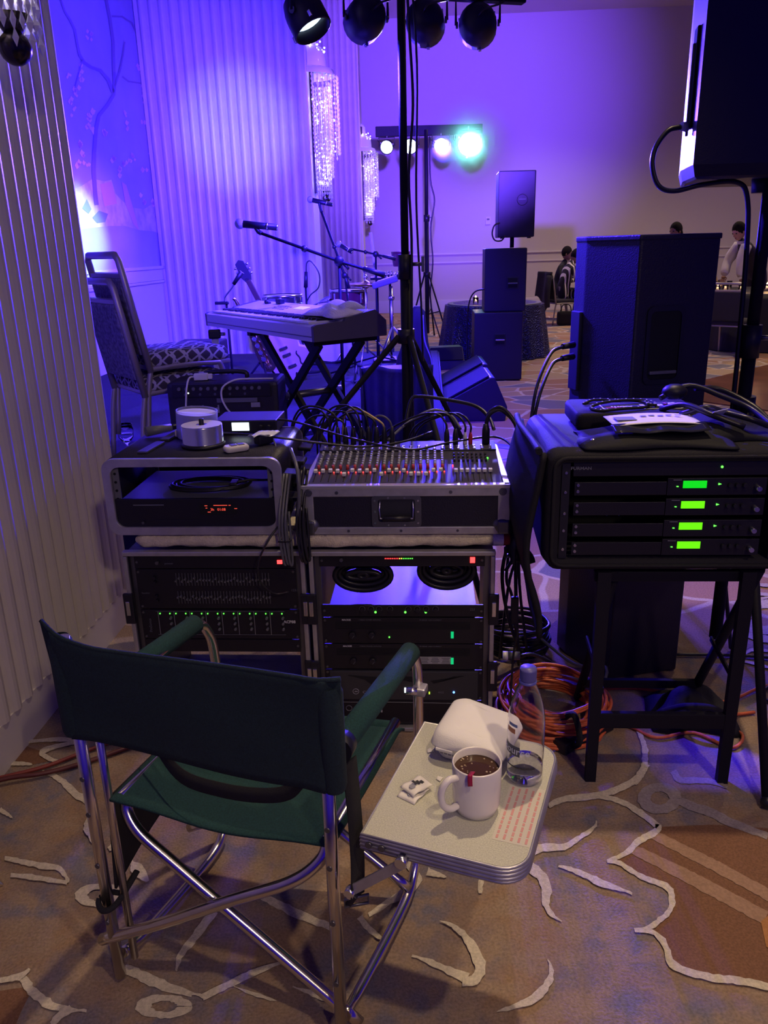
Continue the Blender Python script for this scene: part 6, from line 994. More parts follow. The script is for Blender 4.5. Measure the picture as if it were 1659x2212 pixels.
MB().tube([(0.0, -0.022, 0.02), (0.035, -0.024, 0.022), (0.036, 0.0, 0.02), (0.0, 0.0, 0.02)], 0.002, 5, 0, True).build('tie', M_black, hb)
MB().tube([(0.0, 0.0, 0.06), (-0.025, -0.03, 0.03), (-0.055, -0.045, -0.03), (-0.055, -0.045, -0.09), (-0.02, -0.03, -0.135), (0.02, -0.02, -0.135)], 0.003, 6).build('looped_lead', M_rubber, hb)
MB().tube([(0.03, 0.10, 0.26), (0.06, 0.02, 0.215), (0.062, 0.0, 0.12), (0.05, 0.0, 0.05)], 0.0055, 7).build('power_lead', M_greycable, hb)
cable('thin_lead', [(-0.325, 2.30, 0.885), (-0.315, 2.27, 0.87), (-0.312, 2.24, 0.80), (-0.315, 2.20, 0.72), (-0.325, 2.17, 0.68)], 0.0028, M_greycable, 'thin grey lead running down the side of the shallow rack')

# ------------------------------------------------------------------ right: padded rack bag on a folding stand
bg = thing('rack_bag', 'padded black rack bag with four green lit receivers, on a folding stand', 'rack bag', (0.405, 1.842, 0.640), RY)
BW, BD, BH = 0.60, 0.50, 0.300
M_nylon = mat('black_nylon', (0.011, 0.010, 0.016), 0.7, spec=0.3, bump=0.5, bscale=500)
t_ = bmesh.new()
def rect_y(w0, w1, h0, h1, y, r): return [(x, y, z) for x, z in [((a), (b)) for a, b in rrect(w0, h0, w1, h1, r, n=4)]]
Ls = [rect_y(0.028, BW - 0.028, 0.022, BH - 0.022, 0.30, 0.01), rect_y(0.028, BW - 0.028, 0.022, BH - 0.022, 0.0, 0.01), rect_y(0.0, BW, 0.0, BH, 0.0, 0.03), rect_y(-0.006, BW + 0.006, -0.004, BH + 0.006, 0.06, 0.03), rect_y(0.0, BW, 0.0, BH + 0.004, 0.3, 0.03), rect_y(0.0, BW, 0.0, BH - 0.004, BD, 0.04), rect_y(0.1, BW - 0.1, 0.1, BH - 0.1, BD + 0.004, 0.03)]
V = [[t_.verts.new(p) for p in L] for L in Ls]
for A, B in zip(V, V[1:]):
    for k in range(len(A)): t_.faces.new((A[k], A[(k + 1) % len(A)], B[(k + 1) % len(A)], B[k])).smooth = True
t_.faces.new(V[-1]); mbb = MB(); mbb._merge(t_); mbb.build('padded_body', M_nylon, bg)
MB().tube([(x, -0.004, z) for x, z in rrect(0.012, 0.010, BW - 0.012, BH - 0.010, 0.03, n=4)], 0.0045, 6, 0, True).build('zip_edge', M_strap, bg)
MB().box((BW / 2, 0.26, BH / 2), (BW - 0.07, 0.01, BH - 0.06)).build('inner_back', M_void, bg)
for x in (0.042, BW - 0.042): 
    rl = MB().box((x, 0.012, BH / 2), (0.020, 0.004, BH - 0.05)).build('rack_rail', M_black, bg)
    for z in (0.05, 0.10, 0.145, 0.20, 0.25): MB().cone((x, 0.010, z), (x, 0.007, z), 0.0045, 0.0035, 8).build('screw', M_bright, rl)
pcx = MB().box((BW / 2, 0.012, 0.262), (0.482, 0.006, 0.042), 0.001).box((BW / 2, 0.10, 0.262), (0.44, 0.17, 0.036)).build('power_conditioner', M_rackface, bg)
text(pcx, 'FURMAN', (0.052, 0.0085, 0.258), 0.0105, M_dimprint, xs=1.2, bold=0.0003); MB().sphere((0.412, 0.0085, 0.262), 0.0032, 8).build('power_led', M_green_led, pcx)
for k, z in enumerate((0.2125, 0.1605, 0.105, 0.055)):
    rcv = MB().box((0.405, 0.012, z), (0.236, 0.006, 0.043), 0.001).box((0.405, 0.11, z), (0.21, 0.19, 0.038)).build('receiver', M_rackface, bg, 'half width receiver with a lit screen')
    MB().box((0.352, 0.008, z + 0.006), (0.0565, 0.002, 0.0185), 0.0006).build('screen', M_lcd_g if k == 0 else M_lcd_y, rcv)
    MB().box((0.310, 0.008, z + 0.0215 - 0.004), (0.020, 0.001, 0.0022)).build('printed_name', M_dimprint, rcv)
    MB().box((0.311, 0.008, z + 0.001), (0.0045, 0.002, 0.0018)).build('led', M_green_led, rcv)
    if k < 3: MB().prism([(0.408, z + 0.009), (0.408, z + 0.004), (0.415, z + 0.0065)], 0.002, 'Y', 0.007).build('arrow_led', M_green_led, rcv)
    for j, x in enumerate((0.435, 0.452, 0.470)): MB().cone((x, 0.010, z + 0.004), (x, 0.0, z + 0.004), 0.0055, 0.005, 10).build('button', M_black, rcv)
    MB().cone((0.500, 0.010, z - 0.002), (0.500, -0.010, z - 0.002), 0.0075, 0.006, 10).build('aerial_socket', M_bright, rcv)
    bp = MB().box((0.175, 0.012, z - 0.004), (0.222, 0.004, 0.034), 0.001).build('blank_plate', M_rackface, bg)
    for dz in (0.010, -0.006): MB().cone((0.072, 0.011, z + dz - 0.004), (0.072, 0.006, z + dz - 0.004), 0.0048, 0.0038, 8).build('screw', M_bright, bp)
for (x, z) in ((0.155, 0.190), (0.150, 0.135), (0.160, 0.137), (0.180, 0.135), (0.252, 0.137), (0.253, 0.082)):
    MB().tube([(x, 0.05, z + 0.008), (x + 0.003, 0.048, z), (x + 0.006, 0.05, z - 0.010)], 0.0015, 5).build('inner_wire', mat('violet_wire', (0.25, 0.22, 0.55), 0.4), bg)
def flapf(u, v):
    z = 0.295 - 0.50 * v; y = 0.02 + 0.44 * u
    x = -0.018 - 0.050 * math.sin(PI * min(1, v * 1.15)) * (0.6 + 0.5 * u) + 0.006 * math.sin(8 * v + 5 * u) - 0.012 * (1 - v) * math.sin(3 * u) + 0.03 * max(0, v - 0.75) * 4 * u
    return (x, y, z)
MB().sheet(flapf, 16, 24, 0.014).build('hanging_flap', M_nylon, bg)
MB().tube([Vector(flapf(u / 10, 0.0)) + Vector((-0.006, 0, 0.006)) for u in range(11)], 0.009, 8, 2).build('flap_hem', M_nylon, bg)

fs_ = thing('folding_stand', 'black folding metal stand under the padded rack bag', 'stand', (0.405, 1.842, 0), RY)
for x in (0.150, 0.508):
    MB().prism([(-0.014, 0.0), (0.014, 0.0), (0.017, 0.63), (-0.017, 0.63)], 0.020, 'Y', 0.0, M=Matrix.Translation((x, 0.0, 0.0))).build('front_leg', M_blackmat, fs_)
    MB().tube([(x + 0.035, 0.03, 0.628), (x + 0.037, 0.30, 0.20), (x + 0.038, 0.42, 0.008)], 0.014, 8, 0).build('rear_leg', M_blackmat, fs_)
    MB().box((x, 0.25, 0.626), (0.03, 0.46, 0.022), 0.004).build('top_rail', M_blackmat, fs_)
    MB().box((x + 0.018, 0.13, 0.30), (0.006, 0.24, 0.016), 0.001, rot=(R(8), 0, 0)).build('brace', M_blackmat, fs_)
MB().box((0.329, 0.010, 0.195), (0.358, 0.018, 0.045), 0.003).build('cross_bar', M_blackmat, fs_)
MB().box((0.366, 0.36, 0.10), (0.36, 0.016, 0.028), 0.003).build('cross_bar', M_blackmat, fs_)
MB().box((0.329, 0.03, 0.610), (0.40, 0.02, 0.028), 0.003).build('cross_bar', M_blackmat, fs_)

# on top of the bag
BT = TX((0.405, 1.842, 0.640))
def bt(x, y, z=0.0): return tuple(BT @ Vector((x, y, BH + 0.006 + z)))
gc = thing('flat_case', 'flat black case with an upside-down shop sticker on the rack bag', 'case', bt(0.265, 0.33, 0.004), RY)
loft([[(x, y, z) for x, y in rrect(-0.165 * s, -0.105 * s, 0.165 * s, 0.105 * s, 0.02, n=4)] for s, z in ((0.98, 0.0), (1.0, 0.006), (1.0, 0.034), (0.97, 0.042))], M_nylon, 'body', gc)
M_stick = mat('sticker_white', (0.80, 0.78, 0.74), 0.4)
sk = MB().prism(rrect(-0.085, -0.055, 0.130, 0.035, 0.012, n=4), 0.0012, 'Z', 0.0415).build('sticker', M_stick, gc, 'white edged sticker with upside-down print')
MB().prism(rrect(-0.081, -0.051, 0.126, 0.031, 0.010, n=4), 0.0012, 'Z', 0.0421).build('sticker_black', M_ink, sk)
text(sk, "Bill's", (0.086, 0.002, 0.0436), 0.036, M_stick, (0, 0, PI), bold=0.0012)
text(sk, '.com', (0.000, -0.020, 0.0436), 0.030, M_stick, (0, 0, PI), bold=0.0010)
M_maroon = mat('sticker_maroon', (0.30, 0.05, 0.04), 0.4)
MB().prism([(-0.075, -0.030), (-0.020, -0.030), (-0.015, -0.042), (-0.075, -0.045)], 0.0006, 'Z', 0.0433).build('red_mark', M_maroon, sk)
MB().tube([(0.094, 0.022, 0.0435), (0.098, 0.012, 0.0435), (0.096, -0.004, 0.0435), (0.086, -0.006, 0.0435)], 0.0024, 5).build('red_bracket', M_maroon, sk)
MB().prism([(0.100, -0.034), (0.124, -0.034), (0.124, 0.024), (0.106, 0.022), (0.102, 0.0)], 0.0006, 'Z', 0.0433).build('picture_patch', mat('sticker_photo', (0.55, 0.50, 0.36), 0.5, noise=0.6, nscale=90), sk)
cd = thing('braided_cord', 'black and white flecked braided cord looped over the flat case', 'cord', bt(0.195, 0.300, 0.048), RY)
loop = [(-0.055, 0.050, 0), (-0.02, 0.085, 0.004), (0.04, 0.085, 0.002), (0.085, 0.055, 0.006), (0.115, 0.02, 0.004), (0.09, -0.03, 0.004), (0.03, -0.055, 0.006), (-0.03, -0.06, 0.002), (-0.05, -0.025, 0.004), (-0.01, 0.02, 0.008), (0.06, 0.045, 0.010), (0.115, 0.04, 0.008), (0.13, 0.0, 0.004), (0.10, -0.02, 0.010)]
MB().tube(loop, 0.0042, 7).build('cord', M_strap, cd)
fk = MB(); PP = catmull(loop, 6)
for i in range(0, len(PP), 2): fk.box(tuple(PP[i] + Vector((0, 0, 0.0036))), (0.0042, 0.0034, 0.0024), 0.0008)
fk.build('white_flecks', M_stick, cd, kind='stuff')
cs = thing('cloth_sack', 'crumpled black cloth sack under the papers on the rack bag', 'cloth', bt(0.265, 0.11, 0.0), RY)
def crump(w, d, h, seed):
    q = random.Random(seed); a = [q.uniform(4, 11) for _ in range(6)]
    return lambda u, v: ((u - 0.5) * w * (1 + 0.05 * math.sin(a[0] * v)), (v - 0.5) * d * (1 + 0.10 * math.sin(a[1] * u)), h * (math.sin(PI * u) * math.sin(PI * v)) ** 0.6 * (0.75 + 0.25 * math.sin(a[2] * u + 3 * v) * math.sin(a[3] * v)) + 0.003)
MB().sheet(crump(0.36, 0.20, 0.045, 3), 30, 18, 0.004).build('cloth', mat('black_cloth', (0.008, 0.008, 0.012), 0.75, spec=0.3, bump=0.3, bscale=80), cs)
MB().sphere((-0.155, -0.06, 0.012), 0.008, 8).tube([(-0.155, -0.06, 0.012), (-0.12, -0.08, 0.012), (-0.08, -0.085, 0.016)], 0.003, 6).build('toggle', M_bright, cs)
pw = thing('paper_sleeve', 'printed papers in a clear sleeve lying on the black sack', 'papers', bt(0.270, 0.125, 0.046), RY + R(4))
MB().sheet(lambda u, v: ((u - 0.5) * 0.22, (v - 0.5) * 0.10, 0.006 * math.sin(PI * u) + 0.004 * v), 10, 6, 0.0015).build('sheet', M_paper, pw)
q = MB()
for k in range(5): q.box((-0.02 + 0.022 * k, 0.012 + 0.004 * (k % 2), 0.0105), (0.014, 0.010, 0.0005))
q.box((-0.07, 0.0, 0.0078), (0.05, 0.04, 0.0005)); q.build('print', M_greyink, pw, kind='stuff')
MB().sheet(lambda u, v: ((u - 0.5) * 0.235, -0.085 + 0.045 * v, -0.010 + 0.012 * v + 0.002 * math.sin(14 * u)), 14, 4, 0.001).build('clear_sleeve', mat('shiny_black_film', (0.02, 0.02, 0.025), 0.12, spec=0.8), pw)
hp = thing('cable_heap', 'heap of black straps and cables on the right of the rack bag', 'cables', bt(0.455, 0.20, 0.0), RY)
MB().sheet(crump(0.24, 0.26, 0.060, 9), 22, 18, 0.004).build('cloth', MATS['black_cloth'], hp)
for k, P in enumerate((((-0.10, -0.02, 0.05), (-0.05, -0.06, 0.075), (0.0, -0.05, 0.06), (0.05, -0.09, 0.05), (0.10, -0.08, 0.03)), ((-0.12, 0.10, 0.07), (-0.04, 0.12, 0.10), (0.04, 0.08, 0.075), (0.10, 0.04, 0.05), (0.13, -0.04, 0.02)),
                       ((-0.13, 0.05, 0.05), (-0.09, -0.02, 0.075), (-0.04, -0.09, 0.06), (0.03, -0.11, 0.035)), ((-0.02, 0.13, 0.09), (0.05, 0.14, 0.085), (0.12, 0.08, 0.05), (0.14, 0.0, 0.02)))):
    MB().tube(P, 0.0075, 7).build('strand', M_rubber, hp)
MB().sphere((-0.08, 0.11, 0.085), 0.032, 12, scale=(1.1, 0.8, 0.7)).build('plug_end', M_black, hp)
MB().sheet(lambda u, v: (-0.045 + 0.035 * u, -0.10 + 0.03 * v, 0.072 - 0.02 * v + 0.008 * u), 4, 4, 0.001).build('price_tag', M_stick, hp)
tag(MB().box(bt(0.545, 0.14, 0.006), (0.06, 0.05, 0.004), 0.001, rot=(0, 0, R(-12))).build('white_card', M_stick), 'small white card at the right end of the rack bag', 'card')

# ------------------------------------------------------------------ loudspeakers on the right
sb = thing('tall_loudspeaker', 'tall black loudspeaker cabinet with slanted rear corner behind the rack bag', 'speaker', (0, 0, 0))
plan = [(0.630, 2.620), (0.645, 2.550), (0.752, 2.362), (1.000, 2.415), (1.13, 2.95), (0.765, 2.95)]
MB().prism(plan, 1.432, 'Z', 0.006, 0.006).build('cabinet', M_tolex, sb)
MB().prism([(x + (0.003 if x > .8 else -0.003), y - 0.003) for x, y in plan], 0.016, 'Z', 1.424, 0.004).build('top_cap', M_tolex, sb)
HM = Matrix.Translation((0.752, 2.362, 0)) @ Matrix.Rotation(math.atan2(0.053, 0.253), 4, 'Z')
hf = MB(); t_ = bmesh.new()
O = [(x + 0.098, z + 1.125) for x, z in rrect(-0.062, -0.115, 0.062, 0.115, 0.02, n=4)]; I = [(x + 0.098, z + 1.125) for x, z in rrect(-0.050, -0.100, 0.050, 0.100, 0.016, n=4)]
RR = [[t_.verts.new((x, y, z)) for x, z in L] for L, y in ((O, 0.001), (O, -0.005), (I, -0.005), (I, -0.001))]
for a in range(3):
    for k in range(len(O)): t_.faces.new((RR[a][k], RR[a][(k + 1) % len(O)], RR[a + 1][(k + 1) % len(O)], RR[a + 1][k]))
hf._merge(t_, HM); hf.build('handle_frame', M_black, sb)
MB().box((0.098, -0.001, 1.125), (0.098, 0.002, 0.198), M=HM).build('handle_recess', M_void, sb)
MB().box((0.098, -0.006, 1.046), (0.088, 0.012, 0.010), 0.003, M=HM).build('handle_grip', M_grey, sb)
SM = Matrix.Translation((0.637, 2.585, 0)) @ Matrix.Rotation(R(102), 4, 'Z')
pnl = MB().box((0.0, 0.003, 1.09), (0.062, 0.012, 0.25), 0.003, M=SM).build('connector_panel', M_black, sb)
for z in (1.113, 1.076):
    MB().cone((0.622, 2.560, z), (0.580, 2.530, z - 0.002), 0.011, 0.009, 12).build('plug', M_black, pnl)
cable('speaker_cable', [(0.582, 2.532, 1.111), (0.535, 2.49, 1.095), (0.482, 2.42, 1.01), (0.462, 2.40, 0.90), (0.44, 2.36, 0.78), (0.43, 2.40, 0.45), (0.46, 2.46, 0.02)], 0.0052, M_rubber, 'black cable from the upper plug on the tall loudspeaker falling behind the rack bag')
cable('speaker_cable', [(0.582, 2.532, 1.074), (0.54, 2.49, 1.06), (0.492, 2.42, 0.985), (0.470, 2.40, 0.89), (0.45, 2.37, 0.76), (0.445, 2.43, 0.40), (0.50, 2.50, 0.02)], 0.0052, M_rubber, 'black cable from the lower plug on the tall loudspeaker falling behind the rack bag')

ps_ = thing('pole_loudspeaker', 'black loudspeaker high on a pole, lit along its side edge, cut by the frame', 'speaker', (0, 0, 0))
pl2 = [(0.945, 2.64), (0.905, 2.43), (1.40, 2.40), (1.42, 2.72), (1.34, 2.86), (1.02, 2.86)]
t_ = bmesh.new()
def sc_(P, s): cx = sum(p[0] for p in P) / len(P); cy = sum(p[1] for p in P) / len(P); return [(cx + (x - cx) * s, cy + (y - cy) * s) for x, y in P]
Vv = [[t_.verts.new((x, y, z)) for x, y in sc_(pl2, s)] for s, z in ((0.92, 1.588), (0.96, 1.594), (1.0, 1.625), (1.0, 2.32), (0.93, 2.36))]
for A, B in zip(Vv, Vv[1:]):
    for k in range(6): t_.faces.new((A[k], A[(k + 1) % 6], B[(k + 1) % 6], B[k]))
t_.faces.new(Vv[0]); t_.faces.new(Vv[-1]); m_ = MB(); m_._merge(t_); m_.build('cabinet', mat('speaker_shell', (0.013, 0.011, 0.026), 0.42, bump=0.15, bscale=300), ps_)
LM = Matrix.Translation((0.905, 2.43, 0)) @ Matrix.Rotation(math.atan2(0.21, 0.04), 4, 'Z')
MB().box((0.10, 0.003, 1.86), (0.055, 0.010, 0.26), 0.004, M=LM).build('handle_recess', M_void, ps_)
MB().box((0.10, 0.010, 1.83), (0.010, 0.008, 0.24), 0.003, M=LM).build('handle_edge', M_grey, ps_)
MB().cone((0.915, 2.53, 1.735), (0.895, 2.525, 1.737), 0.014, 0.012, 12).build('plug', mat('pale_plug', (0.5, 0.5, 0.55), 0.4), ps_)
MB().cone((1.15, 2.52, 1.55), (1.15, 2.52, 1.60), 0.028, 0.032, 16).build('pole_cup', M_black, ps_)
cable('speaker_cable', [(0.893, 2.525, 1.735), (0.855, 2.52, 1.725), (0.820, 2.51, 1.68), (0.812, 2.50, 1.63), (0.832, 2.49, 1.575), (0.880, 2.49, 1.560), (0.96, 2.49, 1.575), (1.06, 2.495, 1.58), (1.10, 2.50, 1.54), (1.112, 2.49, 1.40), (1.118, 2.48, 1.10), (1.12, 2.47, 0.80), (1.16, 2.50, 0.40), (1.25, 2.55, 0.01)], 0.0075, M_rubber, 'thick black cable looping from the high pole loudspeaker and down its pole')
def tripod(name, label, cat, base, h, hub, feet, r0, r1, collar=None, brace=None, group=None):
    t = thing(name, label, cat, base)
    MB().cone((0, 0, 0.10), (0, 0, collar or h * 0.6), r0, seg=14).build('lower_pole', M_blackmat, t)
    MB().cone((0, 0, collar or h * 0.6), (0, 0, h), r1, seg=14).build('upper_pole', M_blackmat, t)
    c = collar or h * 0.6
    cl_ = MB().cone((0, 0, c - 0.05), (0, 0, c + 0.05), r0 * 1.35, seg=14).build('collar', M_black, t)
    MB().cone((r0, 0, c + 0.01), (r0 + 0.045, -0.01, c + 0.01), 0.008, seg=8).box((r0 + 0.052, -0.012, c + 0.01), (0.012, 0.012, 0.062), 0.003).build('wing_knob', M_steel, cl_)
    MB().cone((0, 0, hub - 0.03), (0, 0, hub + 0.03), r0 * 1.7, seg=14).build('leg_hub', M_black, t)
    bz = brace or hub * 0.40
    for (x, y) in feet:
        d = Vector((x, y, 0)).normalized()
        lg = MB().cone((d.x * r0 * 1.5, d.y * r0 * 1.5, hub), (x, y, 0.02), 0.0135, 0.0125, 10).build('leg', M_blackmat, t)
        MB().sphere((x, y, 0.018), 0.018, 8).build('rubber_foot', M_rubber, lg)
        q = (hub - bz) / hub * 0.78
        MB().cone((d.x * r0, d.y * r0, bz), (x * (1 - (bz * 1.15) / hub) + 0, y * (1 - (bz * 1.15) / hub), bz * 1.15), 0.008, seg=8).build('brace', M_blackmat, lg)
    return t
tripod('speaker_stand', 'black tripod speaker stand behind the rack bag carrying the high loudspeaker', 'stand', (1.15, 2.47, 0), 1.58, 0.92, [(-0.165, -0.76), (0.70, 0.25), (0.05, 0.72)], 0.021, 0.0185, 1.12, 0.40)

# ------------------------------------------------------------------ light stand with four par lamps over the stage
ls = tripod('light_stand', 'black tripod light stand with cross bar in front of the keyboard', 'light stand', (0.115, 3.46, 0), 2.46, 1.06, [(-0.98, -0.30), (0.28, -0.72), (0.52, 0.86)], 0.022, 0.0165, 1.345, 0.44)
o_ = [c for c in ls.children if c.name.startswith('leg')]
YB = R(15)
bar = MB().box((0.01, 0.42, 2.46), (1.15, 0.05, 0.05), 0.004, rot=(0, 0, YB)).build('cross_bar', M_blackmat, ls)
MB().box((0.0, 0.21, 2.46), (0.05, 0.46, 0.04), 0.004).build('bar_bracket', M_blackmat, ls)
MB().tube([(0.018, -0.02, 2.44), (0.030, -0.015, 2.2), (0.040, -0.02, 1.95), (0.020, -0.02, 1.70), (0.028, -0.02, 1.45), (0.024, -0.03, 1.10), (0.03, -0.03, 0.6), (0.10, -0.06, 0.02)], 0.0055, 7).build('power_cable', M_rubber, ls)
MB().tube([(0.036, 0.0, 2.44), (0.058, 0.0, 2.1), (0.050, 0.0, 1.6), (0.066, 0.0, 1.2), (0.072, 0.0, 0.95)], 0.0045, 7).build('control_cable', M_rubber, ls)
def par_can(loc, aim, label, lensm, grp, scale=1.0, yoke_up=True):
    t = thing('par_lamp', label, 'stage light', loc, 0, grp)
    d = (Vector(aim) - Vector(loc)).normalized()
    Q = d.to_track_quat('Z', 'Y').to_matrix().to_4x4() @ Matrix.Scale(scale, 4)
    ca = MB().lathe([(0, -0.105), (0.055, -0.100), (0.080, -0.075), (0.094, -0.030), (0.098, 0.0), (0.098, 0.085), (0.090, 0.090), (0.090, 0.010)], seg=20, M=Q).build('can', M_black, t)
    MB().lathe([(0, 0.020), (0.088, 0.020)], seg=20, M=Q).build('lens', lensm, t, 'lit lens')
    for k in range(3):
        a = 2 * PI * k / 3 + 0.4; MB().box((0.101 * math.cos(a), 0.101 * math.sin(a), 0.06), (0.016, 0.016, 0.03), 0.003, M=Q).build('lens_clip', M_bright, ca)
    rt = d.cross(Vector((0, 0, 1))).normalized()
    for s in (-1, 1):
        a = rt * (0.112 * scale * s); 
        MB().cone(a + Vector((0, 0, 0)), a * 0.9, 0.016 * scale, seg=10).build('yoke_knob', M_steel, t)
    top = Vector((0, 0, 0.122 * scale))
    MB().tube([rt * -0.112 * scale, rt * -0.112 * scale + top, rt * 0.112 * scale + top, rt * 0.112 * scale], 0.0075 * scale, 6, 0).build('yoke', M_black, t)
    MB().cone((0, 0, 0.115 * scale), (0, 0, 0.150 * scale), 0.010 * scale, seg=8).build('clamp_bolt', M_bright, t)
    MB().tube([-d * 0.10 * scale, -d * 0.14 * scale + rt * 0.03 + Vector((0, 0, 0.02)), rt * 0.13 * scale + Vector((0, 0, 0.08)), rt * 0.10 * scale + Vector((0, 0, 0.16 * scale))], 0.0045, 6).build('lead', M_rubber, t)
    return t
M_lens_c = mat('cyan_lens', (0.6, 0.8, 1), 0.3, emit=(0.55, 0.75, 1.0), power=2.5)
M_lens_v = mat('violet_lens', (0.5, 0.3, 1), 0.3, emit=(0.4, 0.2, 1.0), power=2.0)
GP = 'par lamps on the near light stand'
bz = 2.352
for (x, y, aim, lab_, lm) in ((-0.275, 3.77, (0.10, 3.55, 1.6), 'black par lamp nearest the fluted pier, its lit lens edge showing', M_lens_c),
                            (-0.022, 3.845, (-1.5, 9.0, 2.0), 'dark par lamp between the lit one and the stand pole', M_lens_c),
                            (0.232, 3.915, (0.9, 8.5, 1.8), 'black par lamp just past the stand pole, pointing away', M_lens_v),
                            (0.470, 3.985, (1.2, 9.5, 2.0), 'black par lamp at the far end of the bar, under the lit bar edge', M_lens_v)):
    par_can((x, y, bz), aim, lab_, lm, GP, 0.86)

# ------------------------------------------------------------------ keyboard on its stand
KM = R(-55.5)
kb = thing('stage_keyboard', 'silver stage keyboard on a black folding stand, seen from its end', 'keyboard', (-1.012, 4.725, 1.018), KM)
prof = [(0, 0.0), (0, 0.066), (0.02, 0.074), (0.17, 0.079), (0.178, 0.094), (0.345, 0.124), (0.41, 0.070), (0.41, 0.0)]
MB().prism(prof, 1.215, 'X', 0.02).build('shell', M_keyboard, kb)
M_endcap = mat('keyboard_end', (0.10, 0.09, 0.12), 0.5)
for x in (0.0, 1.235): MB().prism([(y - 0.002, z + 0.003) if z > 0.01 else (y, z) for y, z in prof], 0.02, 'X', x).build('end_cheek', M_endcap, kb)
MB().box((0.627, -0.001, 0.022), (1.21, 0.004, 0.004)).build('front_groove', M_grey, kb)
wk = MB().box((0, 0.094, 0.0805), (0.0228, 0.145, 0.010), 0.0015).build('white_key', M_keywhite, kb); wk.location = (0.055 + 0.012, 0, 0)
bkk = MB().box((0, 0.122, 0.0900), (0.0115, 0.088, 0.012), 0.0015).build('black_key', M_black, kb); bkk.location = (0.055 + 0.024, 0, 0)
for k in range(1, 47): share(wk, 'white_key', (0.067 + 0.0238 * k, 0, 0), kb)
for k in range(1, 46):
    if k % 7 not in (2, 6): share(bkk, 'black_key', (0.079 + 0.0238 * k, 0, 0), kb)
def kz(y): return 0.094 + (y - 0.178) * 0.18
scn = MB().box((0.66, 0.275, kz(0.275) + 0.001), (0.10, 0.05, 0.003), 0.001, rot=(R(10), 0, 0)).build('screen', mat('pale_lcd', (0.7, 0.75, 0.8), 0.3, emit=(0.6, 0.6, 1.0), power=0.5), kb)
bn = MB().box((0, 0, 0), (0.020, 0.008, 0.004), 0.001).build('button', M_grey, kb); bn.location = (0.40, 0.25, kz(0.25)); bn.rotation_euler = (R(10), 0, 0)
for r_ in range(3):
    for c_ in range(8):
        if r_ or c_: share(bn, 'button', (0.40 + 0.028 * c_ + (0.34 if c_ > 5 else 0), 0.225 + 0.025 * r_, kz(0.225 + 0.025 * r_)), kb, (R(10), 0, 0))
MB().sphere((0.20, 0.30, kz(0.30) + 0.008), 0.014, 10).box((0.22, 0.30, kz(0.3) + 0.006), (0.04, 0.02, 0.012), 0.004).build('lever', M_black, kb)
MB().box((0.34, 0.315, kz(0.315) + 0.014), (0.055, 0.03, 0.026), 0.003).build('clip_box', M_black, kb)
tk = thing('keyboard_towel', 'crumpled white towel lying on the right end of the keyboard', 'towel', tuple(TX((-1.012, 4.725, 1.018), KM) @ Vector((1.09, 0.22, 0.100))), KM)
MB().sheet(crump(0.30, 0.20, 0.060, 5), 26, 18, 0.006).build('cloth', M_towelwhite, tk)
MB().sheet(lambda u, v: (-0.02 + 0.22 * (u - 0.5), 0.06 + 0.12 * (v - 0.5), 0.030 + 0.050 * (math.sin(PI * u) * math.sin(PI * v)) ** 0.5 * (0.7 + 0.3 * math.sin(9 * u))), 18, 12, 0.006).build('fold', M_towelwhite, tk)
ks = thing('keyboard_stand', 'black double X folding stand under the keyboard', 'stand', (-1.012, 4.725, 0.4), KM)
for y in (0.09, 0.33):
    for a, b in (((0.50, 0.60), (1.20, 0.02)), ((1.18, 0.60), (0.52, 0.02))):
        dx, dz = b[0] - a[0], b[1] - a[1]; L = math.hypot(dx, dz)
        MB().box(((a[0] + b[0]) / 2, y + (0.018 if a[0] < 1 else -0.018), (a[1] + b[1]) / 2), (L, 0.022, 0.045), 0.003, rot=(0, math.atan2(-dz, dx), 0)).build('crossed_leg', M_blackmat, ks)
for x in (0.50, 1.18): MB().box((x, 0.21, 0.603), (0.04, 0.36, 0.022), 0.003).build('support_arm', M_blackmat, ks)
for x in (0.52, 1.20): MB().box((x, 0.21, 0.015), (0.03, 0.40, 0.028), 0.004).build('foot_bar', M_rubber, ks)
MB().cone((0.85, 0.04, 0.31), (0.85, 0.38, 0.31), 0.02, seg=12).build('pivot', M_steel, ks); MB().box((0.85, 0.055, 0.312), (0.030, 0.004, 0.040)).build('pale_sticker', M_greyink, ks)

